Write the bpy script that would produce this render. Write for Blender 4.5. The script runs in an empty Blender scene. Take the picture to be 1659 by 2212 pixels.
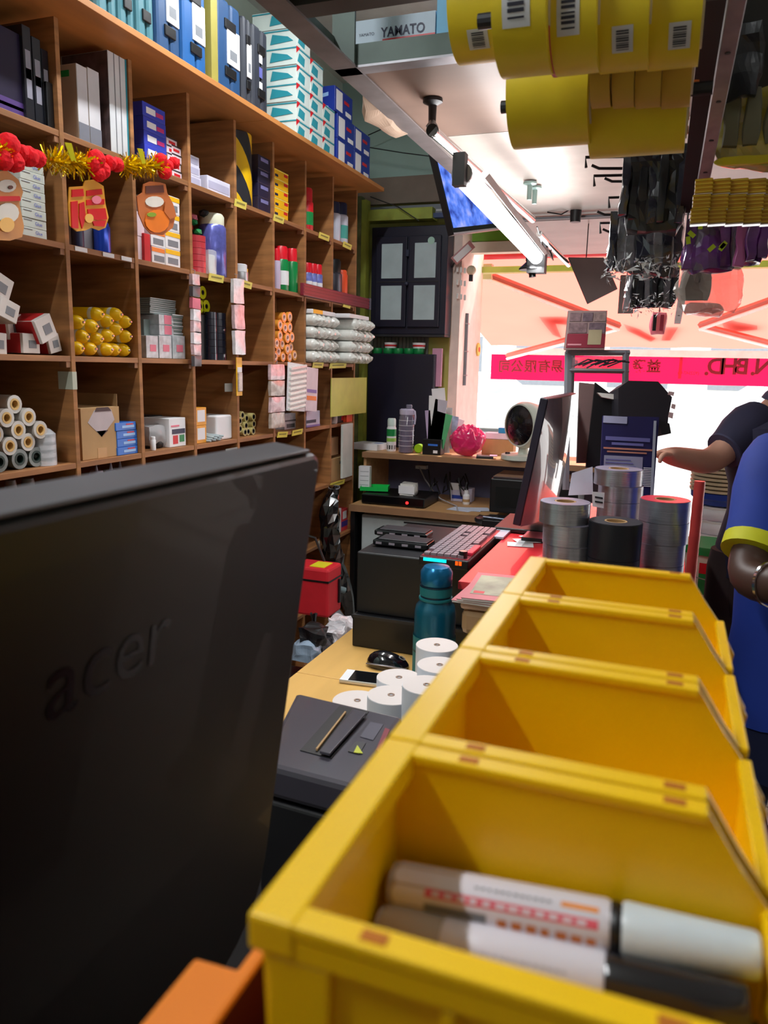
import bpy, bmesh, math, random
from math import sin, cos, pi, radians, sqrt, atan2
from mathutils import Vector, Matrix, noise
random.seed(7)
SC = bpy.context.scene
COL = SC.collection
# ---------------------------------------------------------------- camera
FPX = 1661.0
TH, PI_, RO = radians(20.2), radians(10.7), radians(1.3)
CAM = Vector((0, 0, 1.5))
FW = Vector((-sin(TH)*cos(PI_), cos(TH)*cos(PI_), -sin(PI_)))
_r0 = Vector((cos(TH), sin(TH), 0)); _u0 = _r0.cross(FW)
RT = _r0*cos(RO) + _u0*sin(RO); UP = _u0*cos(RO) - _r0*sin(RO)
cd = bpy.data.cameras.new('camera'); cam = bpy.data.objects.new('camera', cd); COL.objects.link(cam)
m3 = Matrix((RT, UP, -FW)).transposed()
cam.matrix_world = Matrix.Translation(CAM) @ m3.to_4x4()
cd.sensor_fit = 'HORIZONTAL'; cd.sensor_width = 36.0; cd.lens = 36.0*FPX/1659.0
cd.clip_start = 0.02; cd.clip_end = 200
cd.dof.use_dof = True; cd.dof.focus_distance = 2.3; cd.dof.aperture_fstop = 14
SC.camera = cam
# ---------------------------------------------------------------- world, sun, exposure
w = bpy.data.worlds.new('world'); SC.world = w; w.use_nodes = True
bg = w.node_tree.nodes['Background']; bg.inputs[0].default_value = (0.93, 0.97, 1.0, 1); bg.inputs[1].default_value = 4.5
sd = bpy.data.lights.new('sun', 'SUN'); sd.energy = 5.0; sd.angle = 0.05; sd.color = (1, .96, .9)
sun = bpy.data.objects.new('sun', sd); COL.objects.link(sun); sun.rotation_euler = (radians(-32), radians(14), 0)
SC.view_settings.view_transform = 'Standard'; SC.view_settings.look = 'None'
SC.view_settings.exposure = 0.0; SC.view_settings.gamma = 1.0; SC.view_settings.use_curve_mapping = False
# ---------------------------------------------------------------- projection helpers (photograph measurement -> world point)
def at(px, py, X=None, Y=None, Z=None, D=None):
    r = FW + RT*((px-829.5)/FPX) - UP*((py-1106)/FPX)
    if D is not None: t = D
    elif X is not None: t = (X-CAM.x)/r.x
    elif Y is not None: t = (Y-CAM.y)/r.y
    else: t = (Z-CAM.z)/r.z
    return CAM + r*t
def yat(px, X, Z):                      # Y of the point on line (X, ., Z) seen at column px
    lo, hi = 0.2, 9.0
    for _ in range(40):
        y = (lo+hi)/2; d = Vector((X, y, Z))-CAM; x = 829.5+FPX*d.dot(RT)/d.dot(FW)
        if x < px: lo = y
        else: hi = y
    return (lo+hi)/2
# ---------------------------------------------------------------- materials
MATS = {}
def lin(c):
    c = c/255.0
    return c/12.92 if c <= .04045 else ((c+.055)/1.055)**2.4
def M(name, rgb=(200, 200, 200), rough=.5, metal=0, emit=0, alpha=1, trans=0, var=.08, scale=12, bump=0, stretch=(1, 1, 1), coat=0, sub=0):
    if name in MATS: return MATS[name]
    m = bpy.data.materials.new(name); m.use_nodes = True; nt = m.node_tree; b = nt.nodes['Principled BSDF']
    c = tuple(lin(v) for v in rgb)
    b.inputs['Base Color'].default_value = (*c, 1)
    b.inputs['Roughness'].default_value = rough; b.inputs['Metallic'].default_value = metal
    b.inputs['Alpha'].default_value = alpha; b.inputs['Transmission Weight'].default_value = trans
    b.inputs['Coat Weight'].default_value = coat
    if emit:
        b.inputs['Emission Color'].default_value = (*c, 1); b.inputs['Emission Strength'].default_value = emit
    tc = nt.nodes.new('ShaderNodeTexCoord'); mp = nt.nodes.new('ShaderNodeMapping'); nz = nt.nodes.new('ShaderNodeTexNoise')
    mp.inputs['Scale'].default_value = stretch; nz.inputs['Scale'].default_value = scale; nz.inputs['Detail'].default_value = 4
    nt.links.new(tc.outputs['Object'], mp.inputs[0]); nt.links.new(mp.outputs[0], nz.inputs[0])
    if var and not emit:
        r = nt.nodes.new('ShaderNodeValToRGB'); e = r.color_ramp.elements
        e[0].position = .3; e[1].position = .7
        e[0].color = (*[v*(1-var) for v in c], 1); e[1].color = (*[min(1, v*(1+var)) for v in c], 1)
        nt.links.new(nz.outputs[0], r.inputs[0]); nt.links.new(r.outputs[0], b.inputs['Base Color'])
    if bump:
        bp = nt.nodes.new('ShaderNodeBump'); bp.inputs['Strength'].default_value = bump; bp.inputs['Distance'].default_value = .004
        nt.links.new(nz.outputs[0], bp.inputs['Height']); nt.links.new(bp.outputs[0], b.inputs['Normal'])
    MATS[name] = m
    return m
def cloth_translucent(name, rgb, tr, mix=.5):
    if name in MATS: return MATS[name]
    m = bpy.data.materials.new(name); m.use_nodes = True; nt = m.node_tree; nt.nodes.clear()
    o = nt.nodes.new('ShaderNodeOutputMaterial'); mx = nt.nodes.new('ShaderNodeMixShader'); mx.inputs[0].default_value = mix
    d = nt.nodes.new('ShaderNodeBsdfDiffuse'); t = nt.nodes.new('ShaderNodeBsdfTranslucent')
    tc = nt.nodes.new('ShaderNodeTexCoord'); nz = nt.nodes.new('ShaderNodeTexNoise'); nz.inputs['Scale'].default_value = 2.5
    rr = nt.nodes.new('ShaderNodeValToRGB'); c = tuple(lin(v) for v in tr)
    rr.color_ramp.elements[0].color = (*[v*.88 for v in c], 1); rr.color_ramp.elements[1].color = (*c, 1)
    nt.links.new(tc.outputs['Object'], nz.inputs[0]); nt.links.new(nz.outputs[0], rr.inputs[0]); nt.links.new(rr.outputs[0], t.inputs[0])
    d.inputs[0].default_value = (*[lin(v) for v in rgb], 1)
    nt.links.new(d.outputs[0], mx.inputs[1]); nt.links.new(t.outputs[0], mx.inputs[2]); nt.links.new(mx.outputs[0], o.inputs[0])
    MATS[name] = m; return m
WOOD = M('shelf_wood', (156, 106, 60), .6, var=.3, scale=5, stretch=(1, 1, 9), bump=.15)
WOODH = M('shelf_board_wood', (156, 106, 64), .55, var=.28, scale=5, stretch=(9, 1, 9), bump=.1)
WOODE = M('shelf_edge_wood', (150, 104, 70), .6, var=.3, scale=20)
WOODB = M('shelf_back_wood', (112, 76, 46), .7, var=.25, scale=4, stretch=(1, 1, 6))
PLY = M('plank_ply', (190, 126, 66), .5, var=.22, scale=4, stretch=(3, .6, 1), bump=.1)
YEL = M('bin_yellow', (250, 200, 0), .4, var=.05, scale=8, bump=.03)
BLACK = M('black_plastic', (14, 14, 17), .4, var=.1)
DARK = M('dark_grey_plastic', (34, 35, 40), .45)
WHITE = M('white_paint', (226, 228, 226), .5, var=.04)
PAPER = M('paper_white', (232, 233, 236), .6, var=.03)
RED = M('red_plastic', (205, 26, 38), .4)
GREEN = M('green_plastic', (20, 140, 70), .4)
BLUE = M('blue_card', (34, 66, 168), .4, var=.06)
NAVY = M('navy_plastic', (24, 30, 66), .4)
TEAL = M('teal_print', (40, 140, 156), .45)
STEEL = M('bare_steel', (160, 154, 158), .45, metal=.6, var=.15, scale=30)
CHROME = M('chrome', (220, 220, 222), .14, metal=1, var=0)
ANGLE = M('grey_green_iron', (92, 106, 100), .55, metal=.2, var=.2, scale=9)
CARD = M('cardboard', (182, 146, 100), .75, var=.08)
TAG = M('yellow_tag', (236, 224, 96), .5, var=.05)
ORANGE = M('orange_plastic', (252, 142, 48), .45, var=.04)
CLEAR = M('clear_film', (235, 238, 242), .12, alpha=.42, var=.02, scale=40, bump=.6)
GREYP = M('grey_plastic', (120, 124, 130), .5)
PINK = M('pink_print', (226, 120, 140), .5)
GOLD = M('gold_foil', (246, 214, 30), .22, metal=.75, var=.1)
LIME = M('lime_wall_paint', (168, 168, 88), .7, var=.1, scale=6)
# ---------------------------------------------------------------- mesh helpers
def G(): return bmesh.new()
def gbox(bm, c, s, rot=None, taper=None):
    hx, hy, hz = s[0]/2, s[1]/2, s[2]/2; vs = []
    for z in (-1, 1):
        for x, y in ((-1, -1), (1, -1), (1, 1), (-1, 1)):
            k = taper if (taper and z < 0) else 1
            v = Vector((x*hx*k, y*hy*k, z*hz))
            if rot is not None: v = rot @ v
            vs.append(bm.verts.new(v+Vector(c)))
    for f in ((3, 2, 1, 0), (4, 5, 6, 7), (0, 1, 5, 4), (1, 2, 6, 5), (2, 3, 7, 6), (3, 0, 4, 7)):
        bm.faces.new([vs[i] for i in f])
    return bm
def gab(bm, a, b):                       # axis box between two corners
    return gbox(bm, [(a[i]+b[i])/2 for i in range(3)], [abs(b[i]-a[i]) for i in range(3)])
def frame_of(d):
    d = Vector(d).normalized(); a = Vector((0, 0, 1)) if abs(d.z) < .9 else Vector((1, 0, 0))
    x = a.cross(d).normalized(); return x, d.cross(x)
def glathe(bm, prof, seg=20, o=(0, 0, 0), axis=(0, 0, 1), sy=1.0, caps=True):
    ax = Vector(axis).normalized(); x, y = frame_of(ax); rings = []
    for r, z in prof:
        rings.append([bm.verts.new(Vector(o)+ax*z+x*(r*cos(2*pi*i/seg))+y*(r*sy*sin(2*pi*i/seg))) for i in range(seg)])
    for a, b in zip(rings, rings[1:]):
        for i in range(seg): bm.faces.new((a[i], a[(i+1) % seg], b[(i+1) % seg], b[i]))
    if caps:
        bm.faces.new(rings[0][::-1]); bm.faces.new(rings[-1])
    return bm
def gcyl(bm, a, b, r, r2=None, seg=16):
    a = Vector(a); b = Vector(b); r2 = r if r2 is None else r2
    return glathe(bm, [(r, 0), (r2, (b-a).length)], seg, a, b-a)
def gtube(bm, pts, r, seg=8):
    pts = [Vector(p) for p in pts]; rings = []
    for i, p in enumerate(pts):
        d = (pts[min(i+1, len(pts)-1)]-pts[max(i-1, 0)])
        x, y = frame_of(d); rr = r[i] if isinstance(r, (list, tuple)) else r
        if rings:
            px = (prevx - d.normalized()*prevx.dot(d.normalized())).normalized(); x = px; y = d.normalized().cross(x)
        prevx = x
        rings.append([bm.verts.new(p+x*rr*cos(2*pi*k/seg)+y*rr*sin(2*pi*k/seg)) for k in range(seg)])
    for a, b in zip(rings, rings[1:]):
        for i in range(seg): bm.faces.new((a[i], a[(i+1) % seg], b[(i+1) % seg], b[i]))
    bm.faces.new(rings[0][::-1]); bm.faces.new(rings[-1]); return bm
def gprism(bm, pts, ext):
    a = [bm.verts.new(Vector(p)) for p in pts]; b = [bm.verts.new(Vector(p)+Vector(ext)) for p in pts]
    bm.faces.new(a[::-1]); bm.faces.new(b); n = len(a)
    for i in range(n): bm.faces.new((a[i], a[(i+1) % n], b[(i+1) % n], b[i]))
    return bm
def gring(bm, ro, ri, h, o=(0, 0, 0), axis=(0, 0, 1), seg=28):   # annular cylinder (tape roll)
    ax = Vector(axis).normalized(); x, y = frame_of(ax); R = []
    for r, z in ((ro, 0), (ro, h), (ri, h), (ri, 0)):
        R.append([bm.verts.new(Vector(o)+ax*z+x*(r*cos(2*pi*i/seg))+y*(r*sin(2*pi*i/seg))) for i in range(seg)])
    for k in range(4):
        a, b = R[k], R[(k+1) % 4]
        for i in range(seg): bm.faces.new((a[i], a[(i+1) % seg], b[(i+1) % seg], b[i]))
    return bm
def gsph(bm, c, r, sub=2, s=(1, 1, 1)):
    t = bmesh.ops.create_icosphere(bm, subdivisions=sub, radius=1)
    for v in t['verts']: v.co = Vector((v.co.x*r*s[0], v.co.y*r*s[1], v.co.z*r*s[2]))+Vector(c)
    return bm
def gcrumple(bm, c, s, amp=.01, sub=3, seed=0, freq=20):          # crumpled bag or packet
    n0 = len(bm.verts); t = bmesh.ops.create_cube(bm, size=1)
    es = list({e for v in t['verts'] for e in v.link_edges})
    r = bmesh.ops.subdivide_edges(bm, edges=es, cuts=6, use_grid_fill=True)
    for v in list(bm.verts)[n0:]:
        p = v.co*2; q = Vector((p.x*(1-.25*max(p.y*p.y, p.z*p.z)), p.y, p.z*(1-.04*p.y*p.y)))
        w = Vector((q.x*s[0]/2, q.y*s[1]/2, q.z*s[2]/2))
        n = noise.noise_vector(w*freq+Vector((seed, seed*2.3, 0)))
        v.co = w+n*amp+Vector(c)
    return bm
def mesh_of(bm, name, mat, smooth=False, shift=None):
    bmesh.ops.recalc_face_normals(bm, faces=bm.faces)
    me = bpy.data.meshes.new(name); bm.to_mesh(me); bm.free()
    if shift is not None: me.transform(Matrix.Translation(-Vector(shift)))
    me.materials.append(mat)
    if smooth:
        for p in me.polygons: p.use_smooth = True
        try: me.set_sharp_from_angle(angle=radians(38))
        except Exception: pass
    return me
def root_loc(p):
    l = Vector((0, 0, 0))
    while p is not None: l += p.location; p = p.parent
    return l
def part(name, parent, mat, bm, bevel=0, smooth=False, label=None, kind=None, W=False):
    me = mesh_of(bm, name, mat, smooth, root_loc(parent) if W else None)
    o = bpy.data.objects.new(name, me); COL.objects.link(o); o.parent = parent
    if bevel:
        b = o.modifiers.new('bevel', 'BEVEL'); b.width = bevel; b.segments = 2; b.limit_method = 'ANGLE'; b.angle_limit = radians(40)
    if label: o['label'] = label
    if kind: o['kind'] = kind
    return o
def thing(name, label, cat, loc=(0, 0, 0), rz=0, group=None, rot=None):
    chk(label)
    o = bpy.data.objects.new(name, None); COL.objects.link(o); o.location = loc
    o.rotation_euler = rot if rot else (0, 0, rz); o.empty_display_size = .02
    o['label'] = label; o['category'] = cat
    if group: o['group'] = group
    return o
def solo(name, label, cat, mat, bm, bevel=0, smooth=False, group=None, loc=None, rz=0, W=False):
    chk(label)
    me = mesh_of(bm, name, mat, smooth, loc if W else None); o = bpy.data.objects.new(name, me); COL.objects.link(o)
    if loc is not None: o.location = loc
    o.rotation_euler = (0, 0, rz)
    if bevel:
        b = o.modifiers.new('bevel', 'BEVEL'); b.width = bevel; b.segments = 2; b.limit_method = 'ANGLE'; b.angle_limit = radians(40)
    o['label'] = label; o['category'] = cat
    if group: o['group'] = group
    return o
def struct(name, mat, bm, parent=None, bevel=0):
    me = mesh_of(bm, name, mat); o = bpy.data.objects.new(name, me); COL.objects.link(o)
    if parent is None: o['kind'] = 'structure'
    else: o.parent = parent
    if bevel:
        b = o.modifiers.new('bevel', 'BEVEL'); b.width = bevel; b.segments = 1
    return o
def dup(r, loc, rz=None, label=None, group=None, rot=None):
    def cp(o, par):
        c = o.copy(); COL.objects.link(c); c.parent = par
        for ch in o.children: cp(ch, c)
        return c
    c = cp(r, None); c.location = loc
    if rz is not None: c.rotation_euler = (0, 0, rz)
    if rot is not None: c.rotation_euler = rot
    if label:
        chk(label)
        c['label'] = label
    if group: c['group'] = group
    return c
TXT = {}
def text(name, parent, body, size, mat, loc, rot=(pi/2, 0, 0), mirror=False, sx=1, align='CENTER', W=False, ext=.0006, bold=0):
    key = (body, align, bold)
    if key not in TXT:
        cu = bpy.data.curves.new('t', 'FONT'); cu.body = body; cu.align_x = align; cu.align_y = 'CENTER'; cu.size = 1
        cu.resolution_u = 3; cu.offset = bold
        ob = bpy.data.objects.new('t', cu); COL.objects.link(ob)
        bpy.context.view_layer.update(); dg = bpy.context.evaluated_depsgraph_get()
        me = bpy.data.meshes.new_from_object(ob.evaluated_get(dg)); bpy.data.objects.remove(ob); TXT[key] = me
    me = TXT[key].copy(); me.name = name; me.transform(Matrix.Diagonal((size*sx*(-1 if mirror else 1), size, 1, 1)))
    me.materials.clear(); me.materials.append(mat)
    o = bpy.data.objects.new(name, me); COL.objects.link(o); o.parent = parent
    l = Vector(loc)
    if W and parent is not None: l = l-root_loc(parent)
    o.location = l; o.rotation_euler = rot
    return o
FX = (pi/2, 0, pi/2)                     # text standing, facing +X
FY = (pi/2, 0, 0)                        # text standing, facing -Y
ORD = ['lowest', 'second from bottom', 'third from bottom', 'fourth from bottom', 'fifth from bottom', 'sixth from bottom', 'seventh from bottom', 'eighth from bottom']
def slab(desc, i, n):
    l = desc+', '+ordn(i, n)+' of its stack'
    return l if len(l.split()) <= 16 else desc+', '+ordn(i, n)
def chk(l):
    if not 4 <= len(l.split()) <= 16: print('BADLABEL', len(l.split()), l)
def ordn(i, n): return 'topmost' if i == n-1 else ORD[i]
# ---------------------------------------------------------------- room shell
SX = -1.606; SY0 = 1.78; CW = .297; BT = .016
ZB = [0.02, .30, .61, .905, 1.205, 1.51, 1.815, 2.105, 2.40]      # board tops
ground = struct('ground', M('street_asphalt', (162, 158, 155), .9, var=.1, scale=3), gab(G(), (-30, 4.75, -.02), (30, 40, -.001)))
fl = struct('floor', M('floor_tile', (150, 140, 130), .4, var=.1, scale=2), gab(G(), (-1.95, -2.2, -.05), (2.6, 4.75, 0)))
for i in range(-4, 6):
    for j in range(3, 12):
        if j*.4 < 4.7: part('floor_tile', fl, MATS['floor_tile'], gab(G(), (i*.42+.004, j*.4+.004, 0), (i*.42+.416, j*.4+.396, .004)))
struct('ceiling', M('ceiling_white', (214, 222, 218), .8), gab(G(), (-1.95, -2.2, 3.1), (2.6, 4.75, 3.15)))
struct('wall_left', M('wall_pale_green', (196, 214, 204), .8, scale=3), gab(G(), (-2.02, -2.2, 0), (-1.94, 4.75, 3.1)))
struct('wall_right', M('wall_right_paint', (190, 188, 178), .8), gab(G(), (2.55, -2.2, 0), (2.63, 4.75, 3.1)))
struct('wall_back', M('wall_right_paint'), gab(G(), (-1.95, -2.26, 0), (2.6, -2.2, 3.1)))
# far wall: partition left of the opening, and a lintel over the opening
pf = at(975, 800, Y=4.40).x
struct('wall_front', LIME, gab(G(), (-1.94, 4.40, 0), (pf-.02, 4.60, 2.42)))
struct('wall_front_upper', M('wall_teal_pale', (164, 192, 184), .8, scale=3), gab(G(), (-1.94, 4.42, 2.42), (-.2, 4.58, 3.1)))
lb = at(880, 408, Y=4.38)
tb = struct('trim_1', M('beam_brown_grey', (128, 114, 102), .7), gab(G(), (-1.93, 4.36, at(880, 438, Y=4.36).z), (-.9, 4.419, at(880, 380, Y=4.36).z)))
struct('wall_front_lintel', M('lintel_green', (120, 168, 40), .6), gab(G(), (-.2, 4.5, 2.50), (2.55, 4.6, 3.1)))
struct('trim_2', M('lintel_green'), gab(G(), (pf-.02, 4.62, at(1060, 520, Y=4.62).z), (2.5, 4.7, 2.62)))
struct('trim_3', M('pale_beam', (222, 214, 196), .5), gab(G(), (pf-.02, 4.6, at(1060, 545, Y=4.6).z), (2.5, 4.68, at(1060, 522, Y=4.6).z)))
struct('trim_4', M('lime_beam', (186, 180, 84), .5), gab(G(), (-1.24, 4.9, at(1100, 588, Y=4.9).z), (2.5, 4.97, at(1100, 575, Y=4.9).z)))
# pale side pillar of the opening, with conduit
jl = at(978, 800, Y=4.40).x; 
struct('trim_5', M('pillar_pink_white', (236, 216, 206), .7), gab(G(), (pf-.02, 4.41, 0), (pf+.035, 4.80, 2.52)))
cx = pf+.045
for k, (ya, yb) in enumerate(((690, 745), (752, 815), (830, 872))):
    pass
cond = thing('conduit', 'grey metal conduit running up the pale pillar of the opening', 'conduit', (pf+.04, 4.55, 1.4))
part('pipe', cond, GREYP, gcyl(G(), (0, 0, 0), (0, 0, .42), .012), smooth=True)
for z in (.06, .2, .36): part('clip', cond, STEEL, gbox(G(), (0, 0, z), (.03, .03, .008)))
# ---------------------------------------------------------------- fluorescent lamps of the shop (ceiling, behind and above the camera)
TUBE = M('lamp_tube_glow', (255, 255, 255), .5, emit=14)
def ceiling_lamp(x, y, z, L, label, energy):
    t = thing('ceiling_lamp', label, 'lamp', (x, y, z))
    part('housing', t, WHITE, gbox(G(), (0, 0, .03), (.06, L, .05)), bevel=.006)
    part('tube', t, TUBE, gcyl(G(), (0, -L/2+.03, -.01), (0, L/2-.03, -.01), .013), smooth=True)
    ld = bpy.data.lights.new('tube_light', 'AREA'); ld.shape = 'RECTANGLE'; ld.size = .05; ld.size_y = L; ld.energy = energy; ld.color = (.95, .98, 1)
    lo = bpy.data.objects.new('tube_light', ld); COL.objects.link(lo); lo.parent = t; lo.location = (0, 0, -.03)
ceiling_lamp(-1.15, -.1, 3.02, 1.2, 'white fluorescent batten on the ceiling over the shelf aisle, nearest', 30)
ceiling_lamp(-1.15, 2.3, 3.02, 1.2, 'white fluorescent batten on the ceiling over the shelf aisle, far one', 22)
ceiling_lamp(1.2, .6, 3.02, 1.2, 'white fluorescent batten on the ceiling over the customer side', 5)
# ---------------------------------------------------------------- pigeonhole shelf
N0 = -3
def UY(n): return SY0+n*CW
shelf = thing('pigeonhole_shelf', 'tall brown plywood pigeonhole shelf covering the whole left wall', 'shelf', (SX-.16, UY(2), 0))
for n in range(N0, 8):
    part('upright', shelf, WOOD, gab(G(), (SX-.30, UY(n)-BT/2, 0), (SX, UY(n)+BT/2, ZB[8]-BT)), bevel=.001, W=True)
for n in range(N0, 7):
    for k, z in enumerate(ZB[:-1]):
        part('board', shelf, WOODH, gab(G(), (SX-.30, UY(n)+BT/2, z-BT), (SX-.002, UY(n+1)-BT/2, z)), bevel=.001, W=True)
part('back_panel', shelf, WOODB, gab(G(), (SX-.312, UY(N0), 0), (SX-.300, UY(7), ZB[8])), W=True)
part('half_divider', shelf, WOOD, gab(G(), (SX-.29, 3.222, ZB[5]), (SX-.13, 3.232, ZB[6]-BT)), W=True)
for a, b in ((UY(N0)-.3, yat(585, -1.5, 2.4)), (yat(585, -1.5, 2.4)+.002, 3.99)):
    part('top_plank', shelf, PLY, gab(G(), (SX-.31, a, ZB[8]), (-1.508, b, ZB[8]+.018)), bevel=.001, W=True)
# small battens under the boards
for n in range(-1, 7):
    for z in (ZB[5], ZB[6], ZB[7]):
        part('batten', shelf, WOODE, gab(G(), (SX-.03, UY(n+1)-BT/2-.016, z-BT-.016), (SX-.004, UY(n+1)-BT/2, z-BT)), W=True)

def face(x0, y0, x1, y1, X):
    zm = at((x0+x1)/2, (y0+y1)/2, X=X).z
    ya, yb = at(x0, (y0+y1)/2, X=X).y, at(x1, (y0+y1)/2, X=X).y
    return ya, yb, at((x0+x1)/2, y1, X=X).z, at((x0+x1)/2, y0, X=X).z
def cell_clamp(ya, yb, X, pad=.0015, mid=None):
    if X-.0 > SX+.004: return ya, yb
    n = math.floor(((ya+yb)/2-SY0)/CW) if mid is None else math.floor((yat(mid, SX, 1.6)-SY0)/CW); lo, hi = UY(n)+BT/2+pad, UY(n+1)-BT/2-pad
    w = yb-ya; c = (ya+yb)/2
    if w > hi-lo: return lo, hi
    if ya < lo: return lo, lo+w
    if yb > hi: return hi-w, hi
    return ya, yb
def z_clamp(z0, zt):
    for zz in ZB[1:]:
        if z0 < zz-.02: return min(zt, zz-BT-.002)
    return zt
def carton(name, label, cat, px, mat, z0=None, X=-1.64, dep=.12, group=None, rz=0, prints=(), bevel=.0015, side=None):
    """box whose front is seen in the pixel box px; prints: (u0,v0,u1,v1,mat) rectangles on the front"""
    ya, yb, za, zb = face(*px, X)
    if z0 is not None: za = z0
    if X < SX+.004: ya, yb = cell_clamp(ya, yb, X, .0015, (px[0]+px[2])/2); zb = z_clamp(za, zb)
    w, h = yb-ya, zb-za
    t = thing(name, label, cat, (X-dep/2, (ya+yb)/2, za), rz, group)
    part('body', t, mat, gab(G(), (-dep/2, -w/2, 0), (dep/2, w/2, h)), bevel=bevel)
    for u0, v0, u1, v1, pm in prints:
        part('print', t, pm, gab(G(), (dep/2, -w/2+u0*w, v0*h), (dep/2+.0008, -w/2+u1*w, v1*h)))
    if side: part('side_print', t, side, gab(G(), (-dep/2+.004, -w/2-.0008, .1*h), (dep/2-.004, -w/2, .9*h)))
    return t, w, h
def stack(n, name, desc, cat, px, mat, z0=None, X=-1.64, dep=.12, group=None, prints=(), jit=.003, txt=None, side=None):
    ya, yb, za, zb = face(*px, X)
    if z0 is not None: za = z0
    if X < SX+.004: ya, yb = cell_clamp(ya, yb, X, jit+.001, (px[0]+px[2])/2); zb = z_clamp(za, zb)
    w, h = yb-ya, (zb-za)/n; first = None; out = []
    for i in range(n):
        lab = slab(desc, i, n) if n > 1 else desc
        loc = (X-dep/2+random.uniform(-jit, 0), (ya+yb)/2+random.uniform(-jit, jit), za+i*h)
        if first is None:
            t = thing(name, lab, cat, loc, 0, group)
            part('body', t, mat, gab(G(), (-dep/2, -w/2, 0), (dep/2, w/2, h-.0006)), bevel=.0012)
            for u0, v0, u1, v1, pm in prints:
                part('print', t, pm, gab(G(), (dep/2, -w/2+u0*w, v0*h), (dep/2+.0008, -w/2+u1*w, v1*h)))
            if side: part('side_print', t, side, gab(G(), (-dep/2+.004, -w/2-.0008, .15*h), (dep/2-.004, -w/2, .85*h)))
            if txt: text('lettering', t, txt[0], txt[1]*h, txt[2], (dep/2+.0012, txt[3]*w, h*.5), FX)
            first = t
        else: t = dup(first, loc, 0, lab, group)
        out.append(t)
    return out
def can(name, label, px, body, cap, z0, X=-1.615, capf=.28, band=None, group=None, cat='spray can', nozzle=False):
    """upright aerosol can or bottle seen in pixel box px"""
    x0, y0, x1, y1 = px
    ya, yb = at(x0, (y0+y1)/2, X=X-.028).y, at(x1, (y0+y1)/2, X=X-.028).y
    ya, yb = cell_clamp(ya, yb, X-.03, .0015, (x0+x1)/2) if z0 < 2.3 else (ya, yb); r = (yb-ya)/2*.86; zt = z_clamp(z0, at((x0+x1)/2, y0, X=X).z); h = zt-z0; hb = h*(1-capf)
    t = thing(name, label, cat, (X-r, (ya+yb)/2, z0), 0, group)
    part('body', t, body, glathe(G(), [(r*.94, 0), (r, .004), (r, hb*.93), (r*.8, hb)], 20), smooth=True)
    part('cap', t, cap, glathe(G(), [(r*.86, hb*.965), (r*.86, h*.96), (r*.74, h)], 18), smooth=True)
    if band: part('band', t, band, glathe(G(), [(r*1.01, hb*.18), (r*1.01, hb*.62)], 20, caps=False), smooth=True)
    return t

def relax(C, ylo, yhi, zb, lead=0):
    """push circles [y, z, r] apart and keep them between the uprights and above the board"""
    for _ in range(140):
        for i, a in enumerate(C):
            a[0] = min(max(a[0], ylo+a[2]+lead), yhi-a[2]); a[1] = max(a[1]-.0004, zb+a[2]+.0006)
            for b in C[i+1:]:
                dy, dz = b[0]-a[0], b[1]-a[1]; d = math.hypot(dy, dz) or 1e-6; m_ = a[2]+b[2]+.0008-d
                if m_ > 0:
                    a[0] -= dy/d*m_/2; a[1] -= dz/d*m_/2; b[0] += dy/d*m_/2; b[1] += dz/d*m_/2
    for a in C: a[0] = min(max(a[0], ylo+a[2]+lead), yhi-a[2]); a[1] = max(a[1], zb+a[2]+.0006)
    return C
def cell(n): return UY(n)+BT/2+.001, UY(n+1)-BT/2-.001
# ---- row under the plank (board 7)
z = ZB[7]+.0008
for i, (a, b) in enumerate(((52, 70), (73, 91), (94, 108))):
    t, w_, h_ = carton('boxed_tool', 'tall dark glossy tool pack at the top left cell, %s of three' % ('left one', 'middle one', 'right one')[i], 'box',
           (a, 58+i*26, b, 236+i*16), M('dark_glossy_pack', (32, 34, 44), .22, coat=.4), z, -1.63, .14, 'dark packs in the top left cell',
           prints=((.2, .25, .8, .75, M('pack_print', (150, 150, 165), .3)), (.2, .45, .8, .56, RED)))
carton('storage_box', 'large dark purple boxed tool left of the three glossy packs', 'box', (-60, 50, 50, 240), M('dark_purple_box', (36, 28, 58), .35), z, -1.64, .2,
       prints=((.35, .04, .98, .2, M('purple_print', (86, 60, 130), .4)), (.4, .1, .95, .14, PAPER)))
for i, (a, b, y0) in enumerate(((168, 190, 143), (192, 216, 152))):
    t, w_, h_ = carton('paper_carton', 'white slim carton in second top cell, %s of the pair' % ('left', 'right')[i], 'box', (a, y0, b, 285), M('greyish_white_card', (205, 205, 210), .5), z, -1.625, .15, 'pair of slim cartons in second top cell')
    part('print', t, M('grey_band', (120, 124, 136), .5), gab(G(), (.075, -w_/2, 0), (.0758, w_/2, .05*1)))
    part('side_panel', t, M('beige_side', (176, 162, 146), .6), gab(G(), (-.07, -w_/2-.001, .001), (.074, -w_/2, h_-.002)))
    part('badge', t, GREEN, gab(G(), (.0, -w_/2-.002, h_*.84), (.05, -w_/2-.001, h_*.92)))
t, w_, h_ = carton('paper_carton', 'tallest pale carton of the second top cell, dark printed side', 'box', (250, 128, 288, 320), M('pale_card', (206, 210, 214), .5), z, -1.612, .17, prints=((.92, 0, 1, 1, TEAL), (.3, 0, .34, 1, GREYP), (.6, 0, .64, 1, GREYP)))
part('side_panel', t, M('dark_printed_side', (84, 66, 66), .5, var=.5, scale=30), gab(G(), (-.08, -w_/2-.001, .001), (.084, -w_/2, h_-.002)))
carton('bracket', 'small black metal bracket leaning behind the slim cartons', 'bracket', (140, 196, 152, 262), BLACK, z, -1.62, .01)
BW = M('pink_white_card', (226, 206, 214), .45)
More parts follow.
